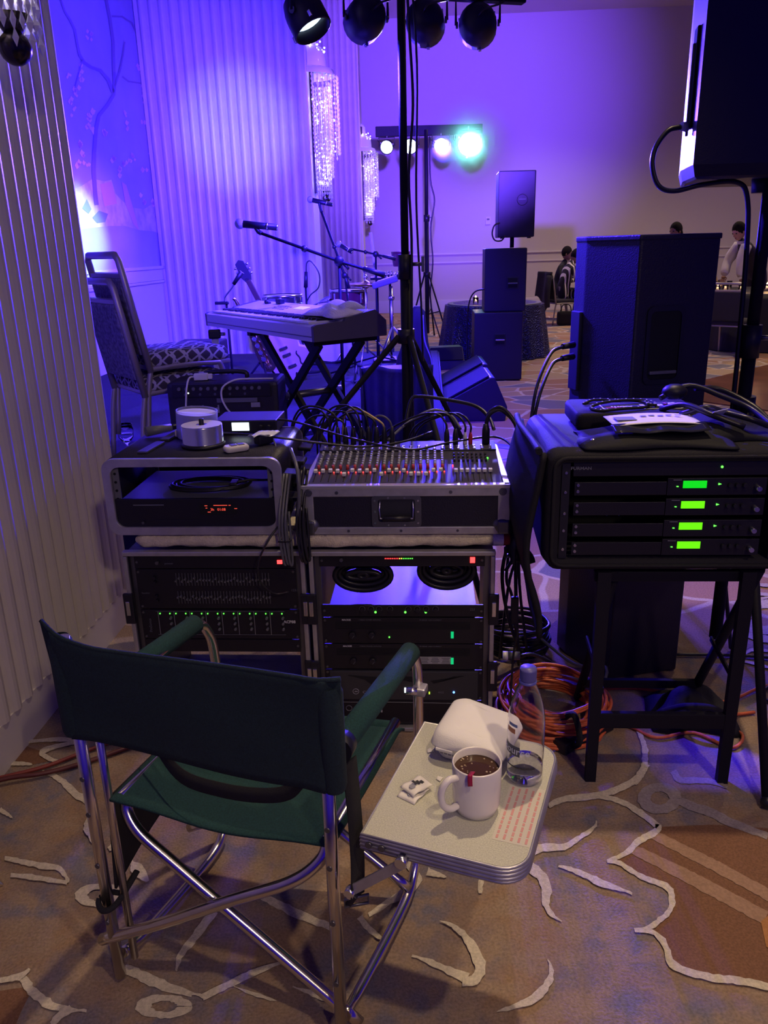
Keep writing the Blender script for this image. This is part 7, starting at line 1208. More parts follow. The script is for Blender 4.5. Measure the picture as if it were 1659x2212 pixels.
# ------------------------------------------------------------------ microphones on stands
def mic(parent, head, tail, band=True, m=M_black):
    h, t = Vector(head), Vector(tail); d = (t - h).normalized()
    b = MB().cone(h + d * 0.03, t, 0.019, 0.0165, 14).build('microphone_body', m, parent)
    MB().sphere(h + d * 0.02, 0.027, 14).build('grille', mat('mic_grille', (0.40, 0.40, 0.42), 0.45, 0.7, bump=0.8, bscale=500), parent, 'pale metal mesh grille')
    if band: MB().cone(h + d * ((t - h).length * 0.74), h + d * ((t - h).length * 0.78), 0.0195, seg=14).build('silver_band', M_bright, b)
    MB().cone(t - d * 0.004, t + d * 0.004, 0.0155, seg=12).build('end_cap', M_bright, b)
def boom_stand(label, base, top, tail, tip, mh, mt, legs=3, boomr=0.008):
    t = thing('microphone_stand', label, 'microphone stand', base)
    B = Vector(base); L = lambda p: Vector(p) - B
    MB().cone((0, 0, 0.03), L(top), 0.0105, 0.0085, 10).build('pole', M_blackmat, t)
    for k in range(legs):
        a = 2 * PI * k / legs + 0.5; lg = MB().cone((0, 0, 0.10), (0.30 * math.cos(a), 0.30 * math.sin(a), 0.012), 0.008, seg=8).build('leg', M_blackmat, t)
        MB().sphere((0.30 * math.cos(a), 0.30 * math.sin(a), 0.012), 0.012, 8).build('rubber_foot', M_rubber, lg)
    bm_ = MB().tube([L(tail), L(top), L(tip)], boomr, 8, 0).build('boom', M_blackmat, t)
    MB().sphere(L(top), 0.028, 10, scale=(1, 0.7, 1)).cone(L(top) + Vector((0.02, 0, -0.01)), L(top) + Vector((0.05, -0.01, -0.04)), 0.008, seg=8).build('swivel', M_black, t)
    q = L(tail) + (L(top) - L(tail)) * 0.0; MB().cone(q, q + (L(top) - L(tail)).normalized() * 0.12, 0.016, 0.012, 10).build('counterweight', M_black, bm_)
    m2 = L(top) + (L(tip) - L(top)) * 0.45; MB().sphere(m2, 0.018, 8).build('boom_joint', M_black, bm_)
    c = (L(mh) * 0.55 + L(mt) * 0.45); MB().tube([L(tip), (L(tip) + c) / 2 + Vector((0, 0, -0.01)), c], 0.012, 8).build('mic_clip', M_black, t)
    mic(t, L(mh), L(mt))
    return t
boom_stand('black boom stand with microphone reaching over the keyboard', (-0.215, 4.46, 0.4), (-0.205, 4.40, 1.362), (0.036, 4.36, 1.286), (-0.610, 4.42, 1.512), (-0.742, 4.43, 1.565), (-0.525, 4.42, 1.540))
boom_stand('straight microphone stand farther back, microphone held high before the pier', (-0.20, 6.62, 0.4), (-0.27, 6.70, 1.22), (-0.24, 6.69, 1.12), (-0.445, 6.85, 1.715), (-0.553, 6.88, 1.817), (-0.355, 6.866, 1.769), boomr=0.010)
boom_stand('boom microphone stand by the drums, its microphone pointing down', (-0.02, 7.20, 0.4), (-0.015, 7.26, 1.375), (0.16, 7.25, 1.33), (-0.21, 7.27, 1.42), (-0.351, 7.295, 1.476), (-0.223, 7.268, 1.396))
gm = thing('clip_microphone', 'small black microphone on a short chrome arm behind the keyboard\'s far end', 'microphone', (-0.99, 5.30, 0.4))
MB().cone((0, 0, 0), (0, 0, 0.02), 0.09, 0.085, 16).build('base', M_blackmat, gm); MB().cone((0, 0, 0.02), (0, 0, 0.70), 0.008, seg=8).build('pole', M_blackmat, gm)
MB().tube([(0, 0, 0.70), (-0.01, 0, 0.74), (0.04, 0, 0.80), (0.07, 0, 0.84)], 0.006, 6).build('arm', M_bright, gm)
MB().cone((0.055, 0, 0.825), (0.115, 0.0, 0.90), 0.012, 0.017, 10).build('capsule', M_black, gm); MB().box((-0.03, 0, 0.71), (0.09, 0.03, 0.02), 0.006).build('clamp', M_black, gm)
ck = thing('drum_microphone', 'small black microphone with a looped lead standing over the snare drum', 'microphone', (-0.62, 7.00, 0.4))
MB().cone((0, 0, 0), (0, 0, 0.02), 0.10, 0.09, 14).build('base', M_blackmat, ck); MB().cone((0, 0, 0.02), (0, 0, 0.72), 0.009, seg=8).build('pole', M_blackmat, ck)
MB().cone((0, 0, 0.72), (0.01, 0, 0.85), 0.018, 0.014, 10).build('capsule', M_black, ck)
MB().tube([(0.01, 0, 0.84), (0.02, 0, 0.92), (0.06, 0, 0.93), (0.12, 0, 0.83), (0.11, 0, 0.72), (0.04, 0, 0.66), (0.0, 0, 0.60)], 0.006, 6).build('looped_lead', M_rubber, ck)

# ------------------------------------------------------------------ drums and percussion
M_drum = mat('drum_shell', (0.10, 0.02, 0.03), 0.25); M_head = mat('drum_head', (0.70, 0.70, 0.72), 0.5)
def drum(name, label, loc, r, h, shell=M_drum, leg=None, axis=None, lugs=8):
    t = thing(name, label, 'drum', loc, rot=axis)
    MB().lathe([(r, 0), (r, h)], seg=28).build('shell', shell, t); 
    MB().lathe([(0, h + 0.004), (r * 0.98, h + 0.004)], seg=28).build('head', M_head, t); MB().lathe([(0, -0.002), (r * 0.98, -0.002)], seg=28).build('lower_head', M_head, t)
    for z in (0.0, h): MB().lathe([(r + 0.001, z - 0.012), (r + 0.008, z - 0.012), (r + 0.008, z + 0.012), (r + 0.001, z + 0.012)], seg=28).build('hoop', M_bright, t)
    lu = MB().box((0, 0, 0), (0.014, 0.020, h * 0.7), 0.004).build('lug', M_bright, t); lu.location = (r + 0.006, 0, h / 2)
    for k in range(1, lugs): a = 2 * PI * k / lugs; share(lu, 'lug', ((r + 0.006) * math.cos(a), (r + 0.006) * math.sin(a), h / 2), t, (0, 0, a))
    if leg:
        MB().cone((0, 0, -0.03), (0, 0, -leg + 0.15), 0.012, seg=8).build('stand_post', M_bright, t)
        for k in range(3): a = 2 * PI * k / 3; MB().cone((0, 0, -leg + 0.22), (0.25 * math.cos(a), 0.25 * math.sin(a), -leg + 0.01), 0.008, seg=6).build('stand_leg', M_bright, t); MB().cone((0, 0, -0.05), (r * 0.9 * math.cos(a), r * 0.9 * math.sin(a), -0.008), 0.007, seg=6).build('basket_arm', M_bright, t)
    return t
drum('floor_tom', 'red shelled tom drum with chrome rim at the right of the drum kit', (-0.28, 7.60, 0.93), 0.165, 0.13, leg=0.50)
drum('snare_drum', 'shallow chrome rimmed snare drum behind the keyboard', (-0.90, 7.64, 0.95), 0.18, 0.075, mat('dark_chrome_shell', (0.25, 0.25, 0.28), 0.2, 0.9), leg=0.53)
bd = drum('bass_drum', 'dark bass drum with pale hoop behind the keyboard stand', (-0.47, 7.50, 0.69), 0.28, 0.36, mat('black_drum_shell', (0.02, 0.02, 0.025), 0.3), axis=(R(-84), 0, R(-12)))
def cym(label, loc, r, h, tilt, hat=False):
    t = thing('cymbal_stand', label, 'cymbal', loc)
    pr_ = [(0, 0.03), (0.02, 0.028), (0.04, 0.012), (r * 0.5, 0.006), (r, -0.004), (r, -0.006), (0.04, 0.008), (0, 0.024)]
    M_ = Matrix.Translation((0, 0, h)) @ Matrix.Rotation(tilt, 4, 'X') @ Matrix.Rotation(tilt * 0.6, 4, 'Y')
    MB().lathe(pr_, seg=26, M=M_).build('cymbal', mat('cymbal_bronze', (0.55, 0.40, 0.18), 0.25, 1.0), t)
    if hat: MB().lathe([(r_, -z_ - 0.012) for r_, z_ in pr_], seg=26, M=M_).build('lower_cymbal', MATS['cymbal_bronze'], t)
    MB().cone((0, 0, 0.1), (0, 0, h + 0.14), 0.009, seg=8).build('post', M_bright, t); MB().sphere((0, 0, h + 0.06), 0.022, 8).cone((0, 0, h + 0.10), (0, 0, h + 0.15), 0.018, 0.026, 10).build('wing_nut', M_bright, t)
    MB().cone((0, 0, h * 0.5 - 0.05), (0, 0, h * 0.5 + 0.05), 0.017, seg=8).build('clamp', M_bright, t)
    for k in range(3): a = 2 * PI * k / 3 + 0.3; MB().cone((0, 0, 0.30), (0.28 * math.cos(a), 0.28 * math.sin(a), 0.012), 0.008, seg=6).build('leg', M_bright, t)
    return t
cym('hi-hat cymbals on a chrome stand right of the tom drum', (-0.115, 7.42, 0.4), 0.17, 0.72, 0.06, True)
pt = thing('percussion_pad', 'tilted blue lit electronic pad on a chrome stand beside the hi-hat', 'percussion pad', (0.06, 7.30, 0.4))
MB().box((0.0, 0, 0.735), (0.235, 0.17, 0.05), 0.012, rot=(0, R(-16), 0)).build('pad', M_grey, pt); MB().box((0.0, 0, 0.7625), (0.215, 0.15, 0.006), 0.002, rot=(0, R(-16), 0)).build('pad_surface', mat('pad_surface', (0.45, 0.45, 0.50), 0.5), pt)
MB().cone((0.06, 0, 0.12), (0.055, 0, 0.70), 0.014, seg=8).build('post', M_bright, pt); MB().sphere((0.055, 0, 0.60), 0.03, 8).build('clamp', M_bright, pt)
for k in range(3): a = 2 * PI * k / 3; MB().cone((0.06, 0, 0.35), (0.06 + 0.26 * math.cos(a), 0.26 * math.sin(a), 0.012), 0.009, seg=6).build('leg', M_bright, pt)
tr = thing('percussion_table', 'small black percussion tray on two posts holding bells and a bongo, behind the pad', 'percussion table', (0.05, 7.62, 0.4))
MB().box((0.03, 0, 0.76), (0.30, 0.24, 0.022), 0.006).build('tray', M_blackmat, tr)
for x in (-0.06, 0.06): MB().cone((x, 0, 0.01), (x, 0, 0.76), 0.011, seg=8).build('post', M_blackmat, tr)
MB().box((0.0, 0, 0.012), (0.22, 0.30, 0.022), 0.005).build('base', M_blackmat, tr)
for k in range(6): MB().cone((0.02 + 0.028 * k, -0.05, 0.772), (0.02 + 0.028 * k, -0.05, 0.815 + 0.006 * (k % 3)), 0.011, 0.008, 8).build('bell', M_bright, tr)
MB().lathe([(0.07, 0), (0.085, 0.09), (0.088, 0.13), (0.0, 0.132)], (0.165, 0.02, 0.86), 16).build('bongo', M_drum, tr); MB().cone((0.165, 0.02, 0.77), (0.165, 0.02, 0.87), 0.010, seg=8).build('bongo_post', M_bright, tr)
MB().box((-0.085, 0.0, 0.965), (0.030, 0.030, 0.40), 0.010, rot=(0, R(-6), 0)).build('chime_tube', mat('pale_tube', (0.55, 0.55, 0.62), 0.35), tr)
# saxophone and guitar
M_brass = mat('lacquered_brass', (0.80, 0.62, 0.36), 0.18, 1.0)
sx = thing('saxophone', 'shiny brass saxophone on its stand under the keyboard', 'saxophone', (-0.93, 6.10, 0.4), R(20))
MB().tube([(-0.16, 0, 0.70), (-0.13, 0, 0.66), (-0.06, 0.0, 0.48), (0.0, 0, 0.30), (0.04, 0, 0.20), (0.075, 0, 0.17), (0.105, 0, 0.205), (0.085, 0, 0.29), (0.04, 0, 0.40), (0.02, 0, 0.45)], [0.011, 0.014, 0.020, 0.026, 0.032, 0.036, 0.042, 0.048, 0.058, 0.085], 14).build('body', M_brass, sx)
for k in range(6): MB().cone((-0.07 + 0.020 * k, -0.022, 0.50 - 0.052 * k), (-0.07 + 0.020 * k, -0.042, 0.50 - 0.052 * k), 0.016, 0.017, 10).build('key_cup', M_bright, sx)
MB().tube([(-0.10, -0.03, 0.58), (-0.03, -0.036, 0.40), (0.05, -0.034, 0.20)], 0.004, 6).build('key_rod', M_bright, sx)
for a in (0.5, 2.6, 4.7): MB().cone((0.03, 0.0, 0.24), (0.03 + 0.20 * math.cos(a), 0.20 * math.sin(a), 0.01), 0.008, seg=6).build('stand_leg', M_blackmat, sx)
gt = thing('guitar', 'pale semi-hollow guitar with f-holes leaning on a stand behind the keyboard', 'guitar', (-0.66, 6.48, 0.44), rot=(R(16), R(-20), R(-12)))
def gout(n=56):
    P = []
    for k in range(n):
        a = 2 * PI * k / n; z = 0.22 - 0.22 * math.cos(a)
        w = (0.195 if z < 0.24 else 0.15) * abs(math.sin(a)) ** 0.75
        if 0.16 < z < 0.34: w *= 1 - 0.22 * math.exp(-((z - 0.25) / 0.05) ** 2)
        P.append((w * (1 if math.sin(a) >= 0 else -1), z))
    return P
MB().prism(gout(), 0.045, 'Y', -0.0225, 0.004).build('body', M_wood, gt)
for s in (-1, 1): MB().tube([(0.085 * s, -0.026, 0.10), (0.075 * s, -0.026, 0.12), (0.085 * s, -0.026, 0.16), (0.075 * s, -0.026, 0.20), (0.085 * s, -0.026, 0.22)], 0.005, 6).build('f_hole', M_ink, gt)
MB().box((0, -0.028, 0.64), (0.044, 0.022, 0.46), 0.005).build('neck', mat('dark_neck', (0.10, 0.06, 0.04), 0.4), gt)
hdp = MB().prism([(-0.024, 0.86), (0.024, 0.86), (0.042, 0.90), (0.036, 1.01), (0.0, 1.03), (-0.036, 1.01), (-0.042, 0.90)], 0.014, 'Y', -0.035, 0.002).build('headstock', M_ink, gt)
for s in (-1, 1):
    for k in range(3): MB().cone((0.038 * s, -0.028, 0.91 + 0.036 * k), (0.060 * s, -0.028, 0.91 + 0.036 * k), 0.008, seg=8).build('tuner', M_bright, hdp)
for z, w in ((0.12, 0.07), (0.22, 0.07), (0.28, 0.07)): MB().box((0, -0.030, z), (w, 0.014, 0.022), 0.003).build('pickup', M_bright, gt)
stq = MB()
for k in range(6): stq.box((-0.013 + 0.0052 * k, -0.041, 0.50), (0.0008, 0.0008, 0.78))
stq.build('strings', M_bright, gt, kind='stuff')
for a in (0.8, 2.4, 4.7): MB().cone((0.0, 0.05, 0.10), (0.22 * math.cos(a), 0.06 + 0.18 * math.sin(a), -0.03), 0.009, seg=6).build('stand_leg', M_blackmat, gt)
# stage left: stacked banquet chairs, amplifiers
M_fab = bpy.data.materials.new('patterned_seat_fabric'); M_fab.use_nodes = True
_nt = M_fab.node_tree; _b = _nt.nodes['Principled BSDF']; _b.inputs['Roughness'].default_value = 0.9
_tc = _nt.nodes.new('ShaderNodeTexCoord'); _mp = _nt.nodes.new('ShaderNodeMapping'); _mp.inputs['Scale'].default_value = (24, 24, 24); _mp.inputs['Rotation'].default_value = (0.6, 0.5, 0.8)
_vo = _nt.nodes.new('ShaderNodeTexVoronoi'); _vo.feature = 'DISTANCE_TO_EDGE'; _vo.inputs['Scale'].default_value = 1.0; _vo.inputs['Randomness'].default_value = 0.15
_mr = _nt.nodes.new('ShaderNodeMapRange'); _mr.inputs['From Min'].default_value = 0.08; _mr.inputs['From Max'].default_value = 0.11
_mx = _nt.nodes.new('ShaderNodeMix'); _mx.data_type = 'RGBA'; _mx.inputs['A'].default_value = (0.45, 0.42, 0.46, 1); _mx.inputs['B'].default_value = (0.05, 0.04, 0.06, 1)
_nt.links.new(_tc.outputs['Object'], _mp.inputs['Vector']); _nt.links.new(_mp.outputs['Vector'], _vo.inputs['Vector']); _nt.links.new(_vo.outputs['Distance'], _mr.inputs['Value']); _nt.links.new(_mr.outputs['Result'], _mx.inputs['Factor']); _nt.links.new(_mx.outputs['Result'], _b.inputs['Base Color'])
M_backfab = mat('woven_back_fabric', (0.10, 0.09, 0.13), 0.9, noise=0.8, nscale=60, color2=(0.26, 0.24, 0.30))
M_chairframe = mat('champagne_chair_frame', (0.42, 0.38, 0.36), 0.40, 0.5)
def banquet_chair(loc, rz, label, grp=None, fabric=None):
    t = thing('banquet_chair', label, 'chair', loc, rz, grp)
    loft([[(x, y, z) for x, y in rrect(-0.215 * s, -0.21 * s, 0.215 * s, 0.21 * s, 0.05, n=5)] for s, z in ((0.97, 0.395), (1.0, 0.405), (1.0, 0.435), (0.94, 0.458), (0.6, 0.466))], fabric or M_fab, 'seat', t)
    MB().box((0, 0, 0.385), (0.42, 0.41, 0.022), 0.006).build('seat_frame', M_chairframe, t)
    for s in (-1, 1):
        MB().tube([(-0.27, 0.20 * s, 0.012), (-0.225, 0.20 * s, 0.34), (-0.17, 0.20 * s, 0.385), (0.10, 0.20 * s, 0.385), (0.165, 0.20 * s, 0.34), (0.215, 0.20 * s, 0.012)], 0.013, 10, 4).build('leg_frame', M_chairframe, t)
    Bm = Matrix.Translation((-0.215, 0, 0.37)) @ Matrix.Rotation(R(-10), 4, 'Y')
    bp_ = MB(); 
    Oq = [(y, z) for y, z in rrect(-0.20, 0.02, 0.20, 0.545, 0.03, n=4)]
    fr_ = [(-0.20, 0.0), (-0.20, 0.52), (-0.175, 0.545), (0.175, 0.545), (0.20, 0.52), (0.20, 0.0)]
    MB().tube([(0, y, z) for y, z in fr_], 0.017, 8, 0, M=Bm).build('back_frame', M_chairframe, t)
    MB().box((0, 0, 0.455), (0.026, 0.38, 0.022), 0.004, M=Bm).build('handle_rail', M_chairframe, t)
    MB().box((0, 0, 0.265), (0.040, 0.375, 0.36), 0.012, M=Bm).build('back_pad', fabric or M_backfab, t)
    return t
GC = 'banquet chairs stacked in pair on the stage'
bc = banquet_chair((-1.085, 4.06, 0.4), R(38), 'lower of the two stacked banquet chairs beside the fluted pier', GC)
dup(bc, (-1.052, 4.085, 0.515), (0, 0, R(38)), 'upper of the two stacked banquet chairs, with a high slotted back', GC)
am = thing('combo_amplifier', 'black keyboard combo amplifier with printed name, in front of the stacked chairs', 'amplifier', (-1.00, 3.66, 0.4), R(-2))
MB().box((0.26, 0.14, 0.225), (0.52, 0.27, 0.45), 0.018).build('cabinet', M_tolex, am)
MB().box((0.26, 0.004, 0.155), (0.45, 0.008, 0.27), 0.004).build('grille', mat('grille_cloth', (0.016, 0.015, 0.020), 0.9, bump=0.6, bscale=600), am)
cpn = MB().box((0.26, 0.002, 0.414), (0.46, 0.012, 0.062), 0.003).build('control_panel', M_rackface, am)
for k in range(12): MB().cone((0.065 + 0.034 * k, -0.002, 0.425), (0.065 + 0.034 * k, -0.016, 0.425), 0.009, 0.008, 10).build('knob', M_grey, cpn)
for k in range(5): MB().cone((0.09 + 0.07 * k, -0.002, 0.398), (0.09 + 0.07 * k, -0.008, 0.398), 0.006, seg=8).build('input_jack', M_steel, cpn)
MB().box((0.33, -0.004, 0.368), (0.19, 0.002, 0.020)).build('printed_strip', M_dimprint, am); MB().box((0.415, -0.005, 0.345), (0.042, 0.002, 0.022)).build('pale_label', M_greyink, am)
MB().sphere((0.105, -0.005, 0.405), 0.004, 8).build('power_led', M_lcd_w, am)
text(am, 'Roland', (0.105, -0.006, 0.312), 0.050, M_greyink, bold=0.0012)
MB().tube([(0.16, 0.13, 0.452), (0.18, 0.13, 0.480), (0.34, 0.13, 0.480), (0.36, 0.13, 0.452)], 0.011, 8).build('carry_handle', M_rubber, am)
A2 = TX((-1.00, 3.66, 0.4), R(-2))
pg = thing('white_charger', 'white plug charger with its white lead on the combo amplifier', 'charger', tuple(A2 @ Vector((0.15, 0.08, 0.452))), R(5))
MB().box((0.0, 0, 0.016), (0.065, 0.04, 0.030), 0.005).box((0.042, 0, 0.016), (0.02, 0.03, 0.022), 0.003).build('plug_body', M_white, pg)
MB().tube([(-0.03, -0.01, 0.018), (-0.05, -0.04, 0.016), (-0.058, -0.09, -0.02), (-0.070, -0.11, -0.12), (-0.085, -0.12, -0.20), (-0.09, -0.12, -0.26)], 0.0045, 7).build('lead', M_whitecable, pg)
cable('white_lead', [tuple(A2 @ Vector(p)) for p in ((0.50, 0.03, 0.460), (0.40, 0.02, 0.462), (0.33, 0.0, 0.462), (0.275, -0.02, 0.435), (0.265, -0.03, 0.39), (0.285, -0.04, 0.34), (0.325, -0.05, 0.29), (0.352, -0.06, 0.23), (0.362, -0.06, 0.16))], 0.0045, M_whitecable, 'white lead curling down the front of the combo amplifier')
ba = thing('small_amplifier', 'small black amplifier box on the stage behind the stacked chairs', 'amplifier', (-1.72, 6.75, 0.4), R(-4))
MB().box((0.19, 0.13, 0.16), (0.38, 0.25, 0.31), 0.012).build('cabinet', M_tolex, ba); MB().box((0.19, 0.002, 0.14), (0.33, 0.006, 0.20), 0.004).build('grille', MATS['grille_cloth'], ba); MB().box((0.19, 0.0, 0.28), (0.33, 0.006, 0.03), 0.002).build('control_strip', M_grey, ba)
wp = thing('folded_stand', 'pale flat metal post with a black clamp beside the stacked chairs', 'stand', (-0.955, 4.66, 0.4), R(10))
MB().box((0, 0, 0.29), (0.042, 0.016, 0.54), 0.003).build('post', mat('pale_metal', (0.55, 0.55, 0.58), 0.4, 0.4), wp); MB().box((0.0, -0.004, 0.575), (0.07, 0.05, 0.05), 0.008).build('clamp', M_black, wp); MB().cone((0.03, -0.02, 0.575), (0.06, -0.03, 0.575), 0.010, seg=8).build('clamp_knob', M_bright, wp)
MB().box((0, 0, 0.010), (0.16, 0.24, 0.018), 0.005).build('base', M_blackmat, wp)
gb = thing('wine_goblet', 'stemmed water glass standing on the stage edge beside the pier', 'glass', (-1.375, 4.15, 0.4))
MB().lathe([(0.036, 0.0), (0.034, 0.004), (0.006, 0.008), (0.005, 0.055), (0.02, 0.068), (0.040, 0.095), (0.043, 0.13), (0.039, 0.165), (0.0375, 0.165), (0.041, 0.13), (0.038, 0.097), (0.016, 0.072), (0, 0.068)], seg=24).build('glass', M_glass, gb)
MB().lathe([(0, 0.070), (0.016, 0.074), (0.036, 0.098), (0.038, 0.112), (0, 0.112)], seg=20).build('water', M_water, gb)
bl_ = thing('gig_bag', 'black zipped gig bag standing behind the light stand', 'bag', (0.22, 5.35, 0.4), R(10))
loft([[(x + off, y, z) for x, y in rrect(-w, -d, w, d, min(w, d) * 0.8, n=5)] for w, d, z, off in ((0.10, 0.06, 0.0, 0), (0.12, 0.075, 0.03, 0), (0.12, 0.075, 0.30, 0.01), (0.085, 0.06, 0.42, 0.02), (0.06, 0.05, 0.55, 0.03), (0.05, 0.045, 0.62, 0.035), (0.02, 0.02, 0.655, 0.035))], M_nylon, 'body', bl_)
MB().tube([(0.10, -0.06, 0.05), (0.115, -0.07, 0.28), (0.07, -0.06, 0.43), (0.06, -0.05, 0.60)], 0.006, 6).build('zip', M_grey, bl_); MB().tube([(-0.03, -0.07, 0.40), (-0.05, -0.11, 0.30), (-0.03, -0.09, 0.12)], 0.012, 6).build('shoulder_strap', M_strap, bl_)
jk_ = thing('black_jacket', 'dark fringed jacket draped over a box behind the light stand', 'clothing', (0.06, 4.30, 0.4), R(6))
MB().sheet(lambda u, v: (-0.16 + 0.40 * u + 0.04 * (0.5 - u) * v, 0.05 - 0.20 * v ** 1.5 - 0.015 * math.sin(22 * u + 2 * v), 0.40 - 0.38 * v + 0.012 * math.sin(9 * u)), 40, 16, 0.006).build('cloth', MATS['black_cloth'], jk_)
MB().box((0.03, 0.18, 0.19), (0.36, 0.24, 0.38), 0.02).build('box', M_blackmat, jk_)
tag(MB().sheet(lambda u, v: (-0.165 + 0.155 * u, 6.03 + 0.05 * v + 0.02 * u * u, 0.407 + 0.012 * math.sin(5 * u) * v), 10, 3, 0.002).build('paper_strip', M_paper), 'strip of white paper lying on the dark stage carpet', 'paper')

# ------------------------------------------------------------------ far light stand whose lamps face us
fl_ = tripod('light_stand', 'far black tripod light stand with a cross bar of lamps shining this way', 'light stand', (0.78, 13.05, 0), 3.10, 1.02, [(-0.34, -0.25), (0.30, -0.55), (0.15, 0.55)], 0.034, 0.028, 1.85, 0.40)
MB().box((0.05, 0.10, 3.10), (1.62, 0.10, 0.14), 0.01).build('cross_bar', M_blackmat, fl_)
MB().tube([(0.05, -0.04, 3.0), (0.06, -0.05, 2.4), (0.12, -0.05, 2.1), (0.06, -0.04, 1.7), (0.09, -0.05, 1.2), (0.05, -0.05, 0.6), (0.2, -0.1, 0.02)], 0.012, 6).build('power_cable', M_rubber, fl_)
M_lens_on = mat('bright_lens', (1, 1, 1), 0.3, emit=(0.70, 0.92, 1.0), power=9)
M_lens_hot = mat('hot_lens', (1, 1, 1), 0.3, emit=(0.22, 1.0, 0.85), power=70)
GF = 'lit par lamps on the far light stand'
for (x, aim, lab_, lm, s) in ((0.19, (-1.2, 4.0, 0.8), 'lit par lamp at the left end of the far bar', M_lens_on, 1.05), (0.545, (-0.3, 3.0, 0.9), 'lit par lamp on the far bar just beside the near stand pole', M_lens_on, 1.15),
                              (1.01, (0.4, 2.5, 0.9), 'lit par lamp on the far bar beside the brightest one', M_lens_on, 1.15), (1.425, (0.1, 0.0, 1.45), 'brightest lit par lamp, at the right end of the far bar', M_lens_hot, 1.7)):  # last lamp drawn oversize, its glare built into the shape
    par_can((x, 13.10, 2.885), aim, lab_, lm, GF, s)

# ------------------------------------------------------------------ loudspeaker stack across the floor, wedges, round table
def cab(name, label, loc, w, h, d, rz, handle=None, round_=0.012, driver=None):
    t = thing(name, label, 'speaker', loc, rz, 'loudspeaker stack across the floor')
    MB().box((w / 2, d / 2, h / 2), (w, d, h), round_).build('cabinet', M_tolex, t)
    if handle:
        x, z = handle; hd_ = MB().box((x, -0.001, z), (0.125, 0.010, 0.125), 0.004).build('handle_dish', M_black, t)
        MB().box((x, -0.006, z), (0.10, 0.006, 0.10), 0.002).build('dish_recess', M_void, hd_); MB().box((x, -0.012, z - 0.004), (0.10, 0.010, 0.014), 0.003).build('grip', M_bright if name == 'subwoofer' else M_grey, hd_)
    return t
sub = cab('subwoofer', 'black subwoofer box with recessed handle, lowest of the far stack', (1.03, 8.72, 0.012), 0.525, 0.725, 0.55, RY, (0.28, 0.44))
for x in (0.06, 0.46):
    for y in (0.06, 0.48): MB().cone((x, y, -0.012), (x, y, 0.0), 0.02, seg=8).build('rubber_foot', M_rubber, sub)
cab('loudspeaker', 'black cabinet with small handle slot, middle of the far stack', (1.145, 8.80, 0.738), 0.445, 0.655, 0.42, RY, (0.30, 0.30))
tp_ = cab('loudspeaker', 'black loudspeaker raised on a short pole at the top of the far stack', (1.283, 8.85, 1.500), 0.385, 0.655, 0.36, RY)
MB().tube([(0.25 + 0.055 * math.cos(a), -0.003, 0.37 + 0.055 * math.sin(a)) for a in [2 * PI * i / 20 for i in range(20)]], 0.004, 5, 0, True).build('handle_ring', M_black, tp_); MB().box((0.25, -0.004, 0.375), (0.075, 0.006, 0.012), 0.002).build('handle_slot', M_grey, tp_)
MB().cone((0.17, 0.18, -0.105), (0.17, 0.18, 0.0), 0.022, seg=12).build('pole', M_blackmat, tp_)
for x in (0.05, 0.335): MB().box((x, 0.05, -0.006), (0.04, 0.04, 0.012), 0.003).build('foot', M_rubber, tp_)
cable('speaker_cable', [(1.30, 8.84, 1.65), (1.24, 8.82, 1.62), (1.22, 8.82, 1.54), (1.25, 8.82, 1.475), (1.32, 8.83, 1.47), (1.36, 8.84, 1.52)], 0.008, M_rubber, 'black cable looped beside the raised far loudspeaker')
cable('speaker_cable', [(1.15, 8.80, 0.98), (1.05, 8.86, 0.95), (1.00, 8.95, 0.84), (0.99, 9.05, 0.60), (1.0, 9.1, 0.02)], 0.008, M_rubber, 'black cable curving from the middle cabinet of the far stack down to the floor')
W_ = [(0.0, 0.03), (0.0, 0.16), (0.40, 0.375), (0.435, 0.37), (0.545, 0.12), (0.53, 0.0), (0.03, 0.0)]
for k, (x, y, lab_) in enumerate(((0.525, 6.62, 'black wedge monitor nearest the mixer, beside the stage'), (0.570, 7.42, 'black wedge monitor just behind the nearest wedge'))):
    t = thing('wedge_monitor', lab_, 'speaker', (x, y, 0), RY + R(2), 'wedge monitors on the floor by the stage')
    MB().prism(W_, 0.60, 'Y', 0.0, 0.008).build('cabinet', M_tolex, t)
    MB().prism([(0.015, 0.176), (0.39, 0.378), (0.386, 0.388), (0.010, 0.186)], 0.55, 'Y', 0.025).build('grille', mat('wedge_grille', (0.018, 0.017, 0.026), 0.85, spec=0.2, bump=0.6, bscale=400), t)
t = thing('wedge_monitor', 'small black monitor with pale slanted grille beyond the stage corner', 'speaker', (0.62, 9.62, 0), R(8), 'wedge monitors on the floor by the stage')
MB().prism([(0.0, 0.0), (0.02, 0.10), (0.13, 0.25), (0.30, 0.26), (0.34, 0.0)], 0.42, 'X', 0.0, 0.006).build('cabinet', M_tolex, t)
MB().prism([(0.012, 0.112), (0.118, 0.252), (0.110, 0.258), (0.004, 0.118)], 0.39, 'X', 0.015).build('grille', MATS['wedge_grille'], t)

